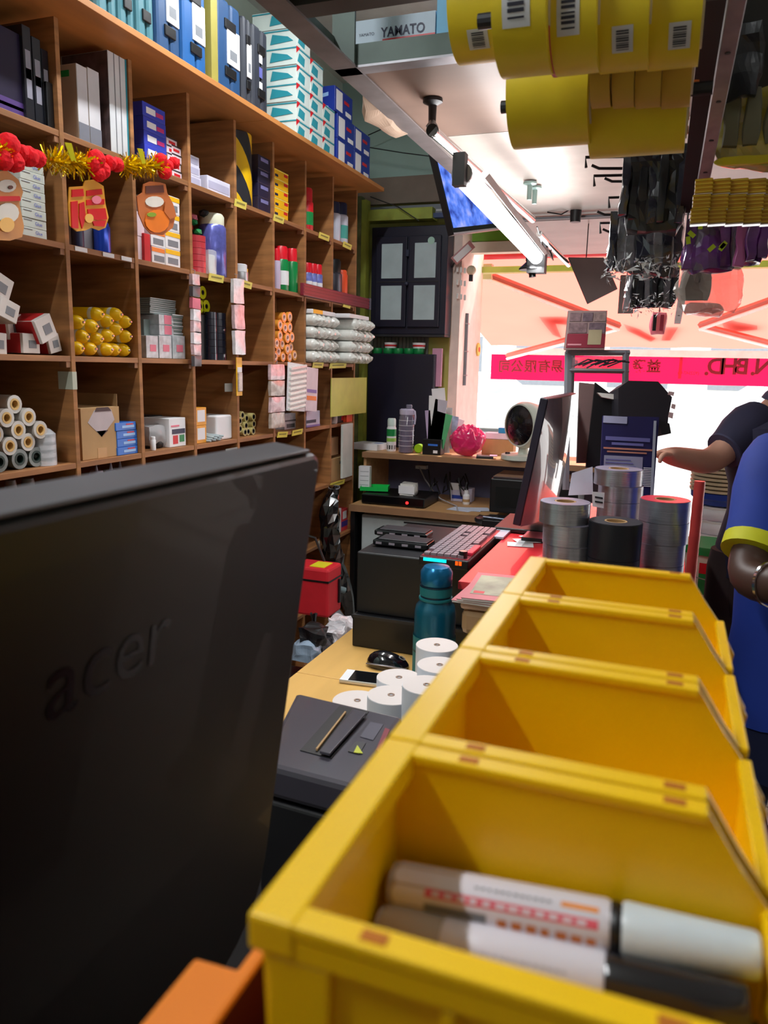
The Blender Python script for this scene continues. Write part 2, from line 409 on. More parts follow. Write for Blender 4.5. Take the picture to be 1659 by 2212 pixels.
stack(2, 'small_box', 'pink and white fitting box under the blue boxes', 'box', (299, 297, 322, 335), BW, z, -1.66, .1, 'pink boxes beside the blue stack', prints=((.2, .25, .8, .6, RED), (0, .8, 1, 1, DARK)))
stack(4, 'small_box', 'blue box with white and red lettering', 'box', (312, 230, 360, 332), M('royal_blue_card', (52, 66, 186), .4), z+.03, -1.63, .11, 'blue boxes in third top cell',
      prints=((.15, .25, .55, .7, PAPER), (.58, .3, .9, .6, M('magenta_print', (200, 50, 120), .4))))
b0 = bpy.data.objects
stack(5, 'small_box', 'pink and white fitting box in the left pile', 'box', (362, 300, 384, 372), BW, z, -1.63, .1, 'fitting boxes in third top cell', prints=((.2, .25, .8, .6, RED), (0, .85, 1, 1, DARK)))
stack(4, 'small_box', 'pink and white fitting box in the right pile', 'box', (385, 322, 405, 385), BW, z, -1.628, .1, 'fitting boxes in third top cell', prints=((.2, .3, .8, .6, RED), (0, .85, 1, 1, DARK)))
WB = M('bluish_white_card', (214, 214, 232), .5)
stack(3, 'small_box', 'bluish white box at the left of the fourth top cell', 'box', (409, 336, 436, 392), WB, z, -1.63, .1, 'white boxes in fourth top cell', prints=((.1, .2, .9, .8, M('fine_print', (180, 180, 206), .5)),), jit=.008)
carton('flat_box', 'flat white box lying in the fourth top cell', 'box', (448, 388, 497, 420), WB, z, -1.62, .12, prints=((.05, .2, .95, .7, MATS['fine_print']),))
# hazard tape roll standing + dark boxes
ya, yb = at(510, 370, X=-1.62).y, at(556, 370, X=-1.62).y; r = (yb-ya)/2; zt = at(530, 292, X=-1.64).z
def hazard_mat():
    m = M('hazard_stripes', (230, 190, 20), .3, var=0); nt = m.node_tree; b = nt.nodes['Principled BSDF']
    wv = nt.nodes.new('ShaderNodeTexWave'); wv.inputs['Scale'].default_value = 3.2; wv.bands_direction = 'DIAGONAL'; wv.inputs['Distortion'].default_value = 0
    tc = nt.nodes.new('ShaderNodeTexCoord'); mp = nt.nodes.new('ShaderNodeMapping'); mp.inputs['Scale'].default_value = (0, 1.6, 1.0)
    rp = nt.nodes.new('ShaderNodeValToRGB'); rp.color_ramp.interpolation = 'CONSTANT'
    rp.color_ramp.elements[0].color = (lin(40), lin(40), lin(46), 1); rp.color_ramp.elements[1].position = .5; rp.color_ramp.elements[1].color = (lin(226), lin(180), lin(16), 1)
    nt.links.new(tc.outputs['Object'], mp.inputs[0]); nt.links.new(mp.outputs[0], wv.inputs[0]); nt.links.new(wv.outputs[0], rp.inputs[0]); nt.links.new(rp.outputs[0], b.inputs['Base Color'])
    return m
t = thing('hazard_tape_roll', 'tall yellow and black striped tape rolls standing under the plank', 'tape', (-1.61-r, (ya+yb)/2, z))
n_ = 5; hh = (zt-z)/n_
part('roll', t, hazard_mat(), glathe(G(), [(r*.97, 0), (r, .003), (r, zt-z-.003), (r*.97, zt-z)], 28), smooth=True)
part('core', t, M('core_card'), glathe(G(), [(r*.5, zt-z), (r*.5, zt-z+.001)], 20)) if False else part('core', t, DARK, gring(G(), r*.55, r*.45, .002, (0, 0, zt-z)))
part('label_strip', t, BLACK, gbox(G(), (r*.45, -r*.88, (zt-z)*.3), (.02, .006, (zt-z)*.58), Matrix.Rotation(-1.1, 3, 'Z')))
stack(4, 'dark_box', 'black and violet box right of the striped roll', 'box', (560, 340, 586, 455), M('black_violet_card', (36, 32, 58), .35), z, -1.615, .12, 'dark boxes beside the striped roll', prints=((.2, .6, .8, .85, M('lilac_print', (120, 118, 170), .4)),), jit=.001)
YB = M('yellow_card', (240, 184, 20), .35)
stack(5, 'yellow_box', 'small yellow box on the fifth top cell', 'box', (590, 368, 622, 466), YB, z, -1.612, .1, 'yellow boxes in the fifth top cell', prints=((.7, .5, .95, .8, RED), (.1, .2, .3, .45, NAVY), (0, .88, 1, .96, M('yellow_gloss', (255, 236, 120), .3))), jit=.004)
can('spray_can', 'slim red spray can with green base under the plank', (656, 400, 671, 495), RED, RED, z, band=GREEN, capf=.3)
for i, (a, b) in enumerate(((716, 731), (731, 748))):
    can('spray_can', 'white spray can with navy cap and teal foot, %s of the pair' % ('left', 'right')[i], (a, 430+i*2, b, 525), M('can_white', (205, 208, 224), .3), NAVY, z, band=M('can_teal', (80, 170, 160), .4) if i else None, group='navy capped cans under the plank')
# ---- second row (board 6)
z = ZB[6]+.0008
GB = M('glue_box', (206, 214, 206), .5)
stack(8, 'glue_box', 'white glue box with blue lettering', 'box', (46, 352, 98, 515), GB, z, -1.62, .14, 'white boxes in the cell behind the garland', txt=('Glue', .55, M('ink_blue', (60, 80, 190), .5), .16), jit=.002, prints=((.06, .75, .4, .82, GREYP),))
stack(1, 'green_box', 'narrow green box behind the left hanging ornament', 'box', (30, 362, 46, 515), M('mid_green', (60, 140, 60), .5), z, -1.66, .1)
can('tin', 'navy tin behind the red and gold ornament', (150, 482, 172, 536), NAVY, NAVY, z, capf=.1, cat='tin')
carton('small_box', 'grey box between the navy tin and blue tin', 'box', (174, 487, 204, 541), M('grey_card', (128, 124, 130), .6), z, -1.66, .1)
can('tin', 'shiny blue tin right of the grey box', (204, 476, 232, 541), M('shiny_blue', (30, 70, 190), .2, metal=.3), M('shiny_blue'), z, capf=.08, cat='tin')
WR = M('white_carton', (226, 224, 226), .5); OR2 = M('orange_print', (240, 130, 50), .5)
stack(4, 'white_box', 'white carton with orange stripe, left column', 'box', (326, 424, 357, 570), WR, z, -1.625, .14, 'white cartons in the third cell', prints=((0, .7, 1, .95, OR2), (.15, .15, .85, .5, GREYP)), jit=.002)
stack(4, 'white_box', 'white carton with orange stripe, right column', 'box', (358, 424, 389, 578), WR, z, -1.62, .14, 'white cartons in the third cell', prints=((0, .7, 1, .95, YB), (.15, .15, .85, .5, GREYP)), jit=.002)
stack(2, 'white_box', 'pinkish white carton at the left of the third cell', 'box', (297, 458, 312, 560), BW, z, -1.63, .14, 'white cartons in the third cell', jit=.002)
carton('red_box', 'narrow red box standing among the white cartons', 'box', (312, 505, 325, 565), RED, z, -1.622, .13)
# fourth cell: red shrink wrapped tapes, clear packs, big spray can, pink and green toy
def wrapped_roll(name, label, px, m, z0, X=-1.63, n=6, cat='tape'):
    x0, y0, x1, y1 = px; ya, yb = at(x0, (y0+y1)/2, X=X-.028).y, at(x1, (y0+y1)/2, X=X-.028).y
    ya, yb = cell_clamp(ya, yb, X-.03, .0015, (x0+x1)/2); r = (yb-ya)/2*.88; h = at((x0+x1)/2, y0, X=X).z-z0
    t = thing(name, label, cat, (X-r, (ya+yb)/2, z0)); hh = h/n
    for k in range(n):
        part('roll', t, m, gring(G(), r, r*.5, hh*.95, (0, 0, k*hh), seg=18), smooth=True)
    return t
wrapped_roll('tape_stack', 'column of red shiny tape rolls in the fourth cell', (412, 505, 442, 594), M('red_film', (196, 60, 70), .15, coat=.8), z)
wrapped_roll('tape_stack', 'column of dark red tape rolls behind the clear pack', (445, 500, 466, 592), M('dark_red_film', (130, 40, 48), .2, coat=.6), z, -1.72)
t = thing('clear_packet', 'crumpled clear packet between red tapes and violet can', 'packet', at(455, 590, X=-1.64)); t.location.z = z
part('film', t, CLEAR, gcrumple(G(), (0, 0, .045), (.03, .05, .09), .006, seed=3), smooth=True)
part('contents', t, M('white_contents', (220, 226, 224), .5), gcrumple(G(), (0, 0, .04), (.02, .04, .07), .004, seed=5), smooth=True)
can('spray_can', 'big violet and silver spray can in the fourth cell', (466, 462, 503, 594), M('violet_silver', (96, 100, 176), .22, metal=.3, var=.35, scale=30), M('cream_cap', (214, 214, 190), .4), z, capf=.16)
t = thing('plastic_toy', 'green and pink plastic scraper set above the red tapes', 'toy', at(425, 505, X=-1.70)); 
t.location.z = z+.095
for k in range(7): part('piece', t, (GREEN, PINK, GREEN, RED, GREEN, PINK, DARK)[k], gsph(G(), (random.uniform(-.03, .03), random.uniform(-.05, .035), .02+k*.018), .018+random.random()*.008, 1, (1, .9, .7)), smooth=True)
can('spray_can', 'short silver can with white cap in the fifth cell', (510, 567, 531, 612), M('silver_can', (170, 172, 176), .3, metal=.6), M('cap_grey_white', (216, 216, 220), .4), z, capf=.4)
carton('yellow_box', 'small yellow box behind the short silver can', 'box', (529, 580, 536, 610), YB, z, -1.64, .06)
for i, (a, b, y0, y1, m) in enumerate(((588, 597, 533, 622, M('can_pale_violet', (196, 180, 206), .3)), (600, 619, 528, 628, M('can_green', (14, 130, 66), .3)), (623, 637, 533, 630, M('can_green')))):
    can('spray_can', ('pale can with red cap at the left of the green cans', 'wide green can with red cap, middle of three', 'green can with red cap, right of three')[i], (a, y0, b, y1), m, M('cap_red', (222, 20, 40), .35), z, band=PAPER if i == 1 else None, group='red capped cans in the sixth cell')
for i, (a, b) in enumerate(((656, 668), (668, 678), (679, 690))):
    can('spray_can', 'small blue and white can with red cap, %s of three' % ('left', 'middle', 'right')[i], (a, 564+i*2, b, 616+i*4), M('can_blue_white', (110, 120, 190), .3, var=.4, scale=40), MATS['cap_red'], z, band=PAPER, group='small red capped cans')
can('spray_can', 'dark spray can with black cap in the last cell', (716, 556, 736, 636), M('can_gunmetal', (70, 72, 82), .3, metal=.4), BLACK, z, capf=.3)
can('spray_can', 'orange tube beside the dark spray can', (733, 580, 745, 640), M('orange_red', (236, 84, 44), .4), M('orange_red'), z, capf=.1)
# red trunking lying along the front of two cells
ya, yb = yat(656, -1.585, 1.83), 4.02
t = thing('red_trunking', 'dark red plastic trunking lying along the shelf front', 'trunking', (-1.585, ya, ZB[6]-.01))
part('channel', t, M('trunking_red', (128, 36, 52), .35), gab(G(), (-.019, 0, 0), (0, yb-ya, .055)), bevel=.003)
for q in (.012, .027, .042): part('rib', t, M('trunking_red'), gab(G(), (0, 0, q), (.003, yb-ya, q+.006)))
part('end_cap', t, M('trunking_grey', (92, 88, 104), .4), gab(G(), (-.02, yb-ya-.02, -.002), (.004, yb-ya, .057)))
# ---- third row (board 5)
z = ZB[5]+.0008
RB = M('white_red_box', (214, 208, 202), .5)
def loose_box(label, px, py, s, rot, X=-1.62, zc=None):
    p = at(px, py, X=X); 
    t = thing('tumbled_box', label, 'box', (X-s[0]/2, p.y, p.z), rot=rot, group='tumbled red and white boxes')
    part('body', t, RB, gbox(G(), (0, 0, 0), s), bevel=.0015)
    part('red_side', t, M('box_red', (178, 34, 34), .45), gbox(G(), (-.003, -s[1]/2-.0005, 0), (s[0]*.9, .001, s[2]*.98)))
    part('red_top', t, M('box_red'), gbox(G(), (-.003, 0, s[2]/2+.0005), (s[0]*.8, s[1]*.9, .001)))
    part('label_print', t, GREYP, gbox(G(), (s[0]/2+.0004, .004, -.002), (.001, s[1]*.45, s[2]*.4)))
loose_box('upright white box with red side on the shelf, middle', 68, 742, (.12, .058, .052), (0, 0, 0), zc=z)
loose_box('tilted white box with red side lying over the others', 100, 710, (.13, .062, .064), (radians(24), 0, 0), -1.60)
loose_box('white box slanting down at the right of the tumbled pile', 118, 742, (.1, .044, .05), (radians(14), 0, 0), -1.63)
loose_box('white box tipped forward, upper left of the tumbled pile', 20, 670, (.1, .062, .05), (radians(-20), 0, 0), -1.6)
loose_box('highest white box of the tumbled pile at frame edge', 2, 618, (.1, .07, .062), (radians(-24), 0, 0), -1.62)
loose_box('white box at the frame edge, lowest of the pile', -2, 742, (.12, .05, .055), (radians(-3), 0, 0), -1.62)
loose_box('dark red sided box deep in the tumbled pile', 25, 705, (.1, .08, .06), (radians(8), 0, radians(20)), -1.67)
# yellow sealant sausages
SAUS = M('sausage_yellow', (236, 190, 10), .32, var=.06, bump=.2, scale=30)
def sausage(i, p, L, r, ang, X):
    t = thing('sealant_sausage', SL[i], 'sealant', (X, p.y, p.z), rot=(0, 0, ang), group='yellow sealant sausages')
    pr = [(.004, -.012), (r*.45, -.006), (r*.8, .002), (r, .014), (r*1.02, L*.5), (r, L-.014), (r*.8, L-.002), (r*.4, L+.006)]
    part('foil', t, SAUS, glathe(G(), pr[1:], 14, (0, 0, 0), (-1, 0, 0)), smooth=True)
    part('clip', t, CHROME, glathe(G(), [(r*.12, -.012), (r*.2, -.009), (r*.2, -.004), (r*.45, -.004)], 10, (0, 0, 0), (-1, 0, 0)), smooth=True)
    part('stripe', t, M('foil_white', (226, 226, 214), .3), glathe(G(), [(r*1.02, .02), (r*1.035, .026), (r*1.02, .032)], 14, (0, 0, 0), (-1, 0, 0), caps=False), smooth=True)
SS = [(182, 752, .02), (203, 754, .02), (243, 756, .02), (272, 754, .02), (300, 753, .02), (182, 722, .02), (228, 724, .02), (256, 718, .02), (282, 722, .02), (304, 722, .02), (186, 692, .02), (262, 694, .02), (288, 694, .02), (206, 690, .02), (212, 662, .02), (240, 664, .02)]
SL = ['yellow sealant sausage, bottom row, leftmost', 'yellow sealant sausage, bottom row, second from left', 'yellow sealant sausage, bottom row, middle', 'yellow sealant sausage, bottom row, second from right', 'yellow sealant sausage, bottom row, rightmost',
      'yellow sealant sausage, second row up, leftmost', 'yellow sealant sausage, second row up, second from left', 'yellow sealant sausage, second row up, middle', 'yellow sealant sausage, second row up, second from right', 'yellow sealant sausage, second row up, rightmost',
      'yellow sealant sausage, third row up, leftmost', 'yellow sealant sausage, third row up, third from left', 'yellow sealant sausage, third row up, rightmost', 'yellow sealant sausage, third row up, second from left', 'topmost left yellow sealant sausage of the pile', 'topmost right yellow sealant sausage of the pile']
_c = cell(0)
CS = relax([[at(px, py, X=-1.63).y, at(px, py, X=-1.63).z, .0222] for px, py, r in SS], _c[0], _c[1], ZB[5], .026)
for i, (px, py, r) in enumerate(SS):
    sausage(i, Vector((-1.625, CS[i][0], CS[i][1])), .19, CS[i][2]-.0012, radians(7), -1.622-.012*random.random())
# grey boxes
GP = M('grey_green_card', (124, 136, 132), .45); GP2 = M('packet_silver', (178, 186, 190), .25, var=.25, scale=40)
stack(8, 'flat_grey_box', 'thin grey box in the upper left pile', 'box', (325, 646, 380, 680), GP, at(350, 680, X=-1.66).z, -1.66, .13, 'grey boxes in the third cell', prints=((0, .7, 1, .95, PAPER),), jit=.002)
stack(2, 'grey_packet', 'grey packet with pink label in the middle pile', 'packet', (345, 680, 376, 724), GP2, at(350, 724, X=-1.64).z, -1.64, .12, 'grey boxes in the third cell', prints=((.35, .1, .85, .95, PINK),), jit=.002)
stack(6, 'flat_grey_box', 'thin grey box in the upper right pile', 'box', (377, 680, 400, 726), GP, at(350, 724, X=-1.64).z, -1.64, .12, 'grey boxes in the third cell', prints=((0, .7, 1, .95, PAPER),), jit=.003)
for i, (a, b) in enumerate(((316, 342), (344, 371), (373, 400))):
    carton('grey_packet', 'silvery packet on the shelf board, %s of three' % ('left', 'middle', 'right')[i], 'packet', (a, 725, b, 772), GP2, z, -1.625, .12, 'silvery packets on the board', prints=((.3, .3, .8, .6, PINK),))
carton('storage_box', 'plain grey green box behind the grey pile', 'box', (311, 690, 330, 724), GP, z+.07, -1.68, .1)
# fifth cell dark rolls with neon caps
YN = M('neon_yellow', (212, 214, 10), .4)
for i, (px, py) in enumerate(((438, 632), (433, 662), (446, 662))):
    p = at(px, py, X=-1.68); t = thing('neon_roll', 'neon yellow tape roll end, %s above the black rolls' % ('upper one', 'lower left one', 'lower right one')[i], 'tape', (-1.68, p.y, p.z))
    part('roll', t, YN, gring(G(), .024, .008, .08, (0, 0, 0), (-1, 0, 0), 18), smooth=True)
    part('core', t, BLACK, gring(G(), .009, .004, .081, (.001, 0, 0), (-1, 0, 0), 12))
carton('black_box', 'black box supporting the neon yellow rolls', 'box', (430, 680, 452, 774), BLACK, z, -1.66, .12)
wrapped_roll('tape_stack', 'column of black tape rolls, left, in dim cell', (444, 672, 462, 775), M('black_tape', (26, 30, 44), .2, coat=.5), z, n=7)
wrapped_roll('tape_stack', 'column of black tape rolls, right, in dim cell', (461, 674, 484, 775), M('black_tape'), z, n=7)
# yellow stretch film rolls, lying, ends facing out
def lying_rolls(desc, pts, r, L, mo, mc, X, grp, cat='tape', hole=BLACK, C=None):
    first = None
    for i, (px, py) in enumerate(pts):
        p = Vector((X+random.uniform(-.006, .006), C[i][0], C[i][1]))
        if first is None:
            t = thing('tape_roll', RL[i], cat, p, group=grp)
            part('film', t, mo, gring(G(), r, r*.62, L, (0, 0, 0), (-1, 0, 0), 18), smooth=True)
            part('core', t, mc, gring(G(), r*.64, r*.42, L+.002, (.001, 0, 0), (-1, 0, 0), 16), smooth=True)
            part('hole', t, hole, glathe(G(), [(r*.43, 0), (r*.43, .002)], 12, (-.02, 0, 0), (-1, 0, 0)))
            first = t
        else: dup(first, p, 0, RL[i], grp)
cols = (602, 613, 624); RL = []; pts = []
for j, py in enumerate((772, 752, 732, 713, 696, 680)):
    for i, px in enumerate(cols):
        if j == 5 and i == 0: continue
        pts.append((px, py)); RL.append('orange packing tape roll, %s column, %s' % (('left', 'middle', 'right')[i], ordn(j, 6)))
_c = cell(4); C = relax([[at(a, b, X=-1.63).y, at(a, b, X=-1.63).z, .0225] for a, b in pts], _c[0], _c[1], ZB[5])
lying_rolls('', pts, .0225, .1, M('film_orange', (232, 158, 60), .2, coat=.6), M('core_pink', (236, 196, 180), .5), -1.625, 'orange packing tape rolls', C=C)
# white bagged rolls in the two last cells
FILM = M('white_film', (226, 228, 222), .2, var=.06, bump=.5, scale=60, coat=.5)
def white_roll(i, y, z_, r, L, lab, X):
    t = thing('bagged_roll', lab, 'roll', (X, y, z_), group='white bagged rolls in the last cells')
    part('roll', t, FILM, glathe(G(), [(r*.7, -.004), (r*.96, .004), (r, .012), (r, L-.01), (r*.8, L)], 16, (0, 0, 0), (-1, 0, 0)), smooth=True)
    bm = glathe(G(), [(r*.25, -.022), (r*.5, -.012), (r*.35, -.016), (r*.75, -.004)], 12, (0, 0, 0), (-1, 0, 0))
    for v in bm.verts: v.co += noise.noise_vector(v.co*80+Vector((i, 0, 0)))*.005
    part('twisted_end', t, FILM, bm, smooth=True)
k = 0; top = {}
for n_, X_, nc_, r, nr_, nm in ((5, -1.565, 5, .0272, 4, 'left'), (6, -1.50, 5, .0272, 4, 'right')):
    lo_, hi_ = cell(n_)
    for j in range(nr_):
        for i in range(nc_):
            if nm == 'right' and j == 3 and i == 0: continue
            if nm == 'left' and i == 0 and j < 3 and False: continue
            y_ = lo_+(hi_-lo_)*(i+.5)/nc_; z_ = z+r+.001+j*(2*r+.001)
            white_roll(k, y_, z_, r-.0006, .24, 'white bagged roll, %s cell, %s, %s' % (nm, ('leftmost', 'second', 'third', 'fourth', 'rightmost')[i], ordn(j, 4)), X_-random.random()*.012); k += 1
    top[nm] = z+nr_*(2*r+.001)+.001
zt_ = top['left']; lo_, hi_ = cell(5)
t = thing('flat_pack', 'white flat pack with yellow label atop bagged rolls, left', 'packet', (-1.66, (lo_+hi_)/2, zt_))
part('pack', t, PAPER, gab(G(), (-.09, -.13, 0), (.08, .13, .02)), bevel=.004); part('label', t, YB, gab(G(), (.0805, -.12, .001), (.082, -.02, .019)))
lo_, hi_ = cell(6)
t = thing('flat_pack', 'white flat pack lying over the right bagged rolls', 'packet', (-1.60, (lo_+hi_)/2, zt_))
part('pack', t, PAPER, gab(G(), (-.09, -.13, 0), (.08, .13, .02)), bevel=.004)
# ---- fourth row (board 4)
z = ZB[4]+.0008
CR = M('core_roll_cream', (206, 190, 160), .5); CRG = M('roll_grey_green', (84, 98, 92), .5)
RL = []; pts = []
tubes = [(30, 830), (15, 866), (50, 868), (8, 904), (38, 902), (68, 902), (22, 940), (54, 938)]
names = ['top of the pile', 'second layer, left', 'second layer, right', 'third layer, left', 'third layer, middle', 'third layer, right', 'fourth layer, left', 'fourth layer, right']
RL = ['cream lined paper tube in the left cell, '+n for n in names]
dk = [(18, 982), (50, 982), (62, 948)]
_c = cell(-1); C = relax([[at(a, b, X=-1.63).y, at(a, b, X=-1.63).z, .0248] for a, b in tubes]+[[at(a, b, X=-1.63).y, at(a, b, X=-1.63).z, .0278] for a, b in dk], _c[0], _c[1]-.066, ZB[4])
lying_rolls('', tubes, .0245, .22, M('tube_wrap', (190, 184, 176), .25, coat=.5), M('tube_cream', (214, 176, 110), .6), -1.63, 'tubes in the left cell', 'tube', BLACK, C=C)
RL = ['dark green lined tube at the bottom left of the pile', 'dark green lined tube at the bottom right of the pile', 'dark grey tube right of the cream tubes']
lying_rolls('', [(18, 982), (50, 982), (62, 948)], .0275, .22, M('tube_grey', (112, 120, 116), .3, coat=.4), M('tube_dark_green', (38, 58, 52), .5), -1.63, 'dark tubes in the left cell', 'tube', BLACK, C=C[8:])
ya = at(95, 970, X=-1.65).y
t = thing('disc_stack', 'stack of white lidded discs in clear wrap beside the tubes', 'tub', (-1.65, ya, z))
for q in range(4):
    part('tub', t, M('tub_white', (214, 214, 220), .4), glathe(G(), [(.03, q*.022), (.031, q*.022+.014)], 20), smooth=True)
    part('rim', t, GREYP, glathe(G(), [(.0318, q*.022+.014), (.0318, q*.022+.021)], 20), smooth=True)
part('wrap', t, CLEAR, glathe(G(), [(.033, 0), (.033, .088), (.02, .1), (.008, .106)], 16), smooth=True)
# shelf notes on the dividers
for n_, (px, y0, y1, zz) in enumerate(((150, 800, 836, 0), )):
    pa = at(155, 803, X=SX+.002); 
    solo('paper_note', 'pale paper note wrapped on the first divider', 'note', M('note_paper', (186, 190, 172), .7), gab(G(), (SX-.05, UY(0)-BT/2-.0015, pa.z-.05), (SX+.0015, UY(0)+BT/2, pa.z)))
t, w_, h_ = carton('cardboard_box', 'open cardboard box with diamond logo in the second cell', 'box', (176, 880, 259, 985), CARD, z, -1.625, .2, bevel=.001)
part('back_flap', t, M('cardboard_inner', (150, 118, 80), .8), gab(G(), (-.1, -w_/2, h_), (-.096, w_/2, h_+.055)))
part('side_flap', t, MATS['cardboard_inner'], gbox(G(), (0, w_/2-.002, h_+.018), (.19, .002, .04)))
def on_face(t, dep, w, h, poly, mat, name='logo', e=.0008):
    return part(name, t, mat, gprism(G(), [(dep/2+.0002, -w/2+u*w, v*h) for u, v in poly], (e, 0, 0)))
on_face(t, .2, w_, h_, [(.5, .42), (.16, .72), (.34, .95), (.78, .95), (.86, .74)], M('logo_pale', (190, 178, 180), .6), 'logo_diamond')
on_face(t, .2, w_, h_, [(.5, .42), (.37, .54), (.68, .54)], M('logo_brown', (74, 56, 56), .6), 'logo_point')
on_face(t, .201, w_, h_, [(.34, .92), (.4, 1.0), (.7, 1.0), (.78, .92)], M('logo_brown'), 'logo_top', .0012)
on_face(t, .2, w_, h_, [(.38, 0), (.62, 0), (.62, .2), (.38, .2)], M('packing_tape', (188, 142, 86), .35), 'tape')
stack(4, 'blue_box', 'small blue box with white and red print', 'box', (272, 910, 314, 977), M('light_blue_card', (46, 110, 200), .35), z, -1.62, .1, 'blue boxes beside the cardboard box', prints=((.3, .3, .9, .6, M('pale_blue_print', (150, 190, 236), .4)), (.5, .65, .85, .8, RED)), jit=.004)
p = at(340, 950, X=-1.66)
t = thing('black_reel', 'black round reel in clear wrap in the third cell', 'reel', (-1.69, p.y, z))
part('reel', t, BLACK, glathe(G(), [(.04, 0), (.046, .01), (.046, .035), (.036, .048), (.02, .052)], 20), smooth=True)
part('wrap', t, CLEAR, gcrumple(G(), (0, 0, .045), (.1, .1, .07), .008, seed=9), smooth=True)
t, w_, h_ = carton('white_box', 'white box with red and violet print behind black reel', 'box', (366, 903, 401, 960), PAPER, z, -1.63, .12, prints=((.15, .45, .95, .62, NAVY), (.2, .1, .5, .4, RED), (.6, .15, .9, .4, M('can_green')), (.1, .7, .6, .76, PINK)))
carton('black_box', 'dark box behind the black reel, upper', 'box', (330, 897, 358, 920), DARK, z+.045, -1.74, .1)
can('small_tub', 'tiny white tub at the left of the third cell', (316, 945, 325, 968), PAPER, PAPER, z, -1.62, cat='tub', capf=.2)
stack(2, 'orange_box', 'orange box with white front panel', 'box', (424, 880, 447, 943), M('orange_card', (232, 160, 40), .4), z, -1.625, .1, 'orange boxes in the fourth cell', prints=((.15, .2, .85, .85, PAPER),))
t = thing('nozzle_bundle', 'bundle of pale grey nozzles lying beside the white box', 'nozzle', at(452, 940, X=-1.63)); t.location.z = z
for q in range(9): part('nozzle', t, M('nozzle_grey', (168, 182, 186), .35), gcyl(G(), (-.05, -.03+q*.006, .006+.01*(q % 3)), (.02, -.02+q*.011, .006+.006*(q % 3)), .006, .004, 8))
carton('white_box', 'plain white box on the fourth cell board', 'box', (480, 896, 513, 943), PAPER, z, -1.63, .11, bevel=.006)
for kk, (rows, X_, rr) in enumerate(((((524, 870), (521, 888), (534, 880), (546, 880), (523, 907), (534, 903), (546, 902), (524, 927), (535, 924), (546, 922)), -1.65, .0155),)):
    RL = ['small black and cream tape roll, %s' % s for s in ('top of pile', 'second layer left', 'second layer middle', 'second layer right', 'third layer left', 'third layer middle', 'third layer right', 'lowest layer left', 'lowest layer middle', 'lowest layer right')]
    _c = cell(3); C = relax([[at(a, b, X=-1.65).y, at(a, b, X=-1.65).z, rr] for a, b in rows], _c[0], _c[1], ZB[4])
    lying_rolls('', rows, rr, .1, M('roll_cream_olive', (196, 184, 120), .4), BLACK, X_, 'small rolls in the fifth cell', C=C)
carton('grey_tin', 'grey tin with dark bands behind hanging packs', 'tin', (618, 893, 642, 926), M('tin_grey', (150, 142, 146), .4, var=.2, scale=40), z, -1.65, .1, prints=((0, .5, 1, .6, DARK), (.2, .1, .9, .35, DARK)))
carton('white_box', 'white and violet box in the sixth cell', 'box', (662, 888, 691, 920), M('lilac_white', (206, 202, 226), .5), z, -1.63, .12, prints=((0, .25, .7, .45, NAVY), (0, 0, 1, .12, M('lilac_deep', (130, 110, 180), .5))))
carton('black_tool', 'black and orange clamp lying in the last cell', 'tool', (727, 890, 753, 912), BLACK, z, -1.63, .1, prints=((.4, .2, .7, .6, RED),))
carton('orange_tool', 'orange end of the tool lying in last cell', 'tool', (756, 890, 768, 910), M('orange_red'), z, -1.61, .05)
can('small_pot', 'small pale pot at the left of last cell', (713, 888, 722, 913), M('pale_pink_pot', (206, 190, 186), .5), PAPER, z, cat='tub')
# ---- fifth row (board 3)
z = ZB[3]+.0008
for i, (a, b, y0) in enumerate(((8, 34, 1040), (46, 74, 1036), (100, 128, 1060))):
    t = can('glue_bottle', 'dark bottle with orange label behind the monitor, %s' % ('left', 'middle', 'right')[i], (a, y0, b, 1190), M('bottle_amber', (54, 40, 34), .2), M('cap_grey_dim', (110, 104, 100), .5), z, -1.65, band=M('label_orange', (200, 96, 40), .5), group='dark bottles behind the monitor', cat='bottle')
for i, (a, b, m) in enumerate(((196, 224, M('bottle_white', (200, 204, 216), .3)), (228, 252, NAVY), (258, 281, M('bottle_white')))):
    t = can('glue_bottle', 'squeeze bottle with pointed cap above the monitor, %s' % ('left white', 'middle navy', 'right white')[i], (a, 1020, b, 1160), m, M('cap_lilac', (170, 170, 190), .4), z, -1.65, capf=.1, band=M('band_violet', (66, 50, 140), .4), group='squeeze bottles above the monitor', cat='bottle')
    part('nozzle', t, M('cap_lilac'), glathe(G(), [(.006, .0), (.002, .022)], 10, (0, 0, at(210, 1020, X=-1.65).z-z-.004)))
can('teal_bottle', 'turquoise capped bottle just above the monitor edge', (392, 1010, 416, 1110), M('bottle_white'), M('cap_turquoise', (30, 170, 190), .4), z, -1.64, capf=.2, cat='bottle')
carton('cardboard_box', 'small cardboard box above the monitor edge', 'box', (518, 980, 557, 1050), CARD, z, -1.63, .12)
can('tin', 'shiny metal tin at the corner of the monitor', (596, 964, 617, 1050), STEEL, STEEL, z, -1.65, cat='tin')
carton('cardboard_box', 'upper cardboard carton in the last lower cell', 'box', (712, 945, 731, 988), M('cardboard_pink', (196, 150, 112), .7), z+.135, -1.63, .14)
carton('cardboard_box', 'lower cardboard carton with stamp in the last lower cell', 'box', (714, 988, 749, 1032), CARD, z, -1.62, .16, prints=((.55, .7, .9, .82, DARK),))
yb_ = yat(768, -1.59, 1.0)
solo('foam_board', 'pale grey board leaning at the shelf end', 'board', M('board_grey', (196, 202, 196), .7), gbox(G(), (0, 0, .14), (.012, .13, .28)), loc=(-1.586, at(749, 980, X=-1.586).y, at(749, 1030, X=-1.586).z))
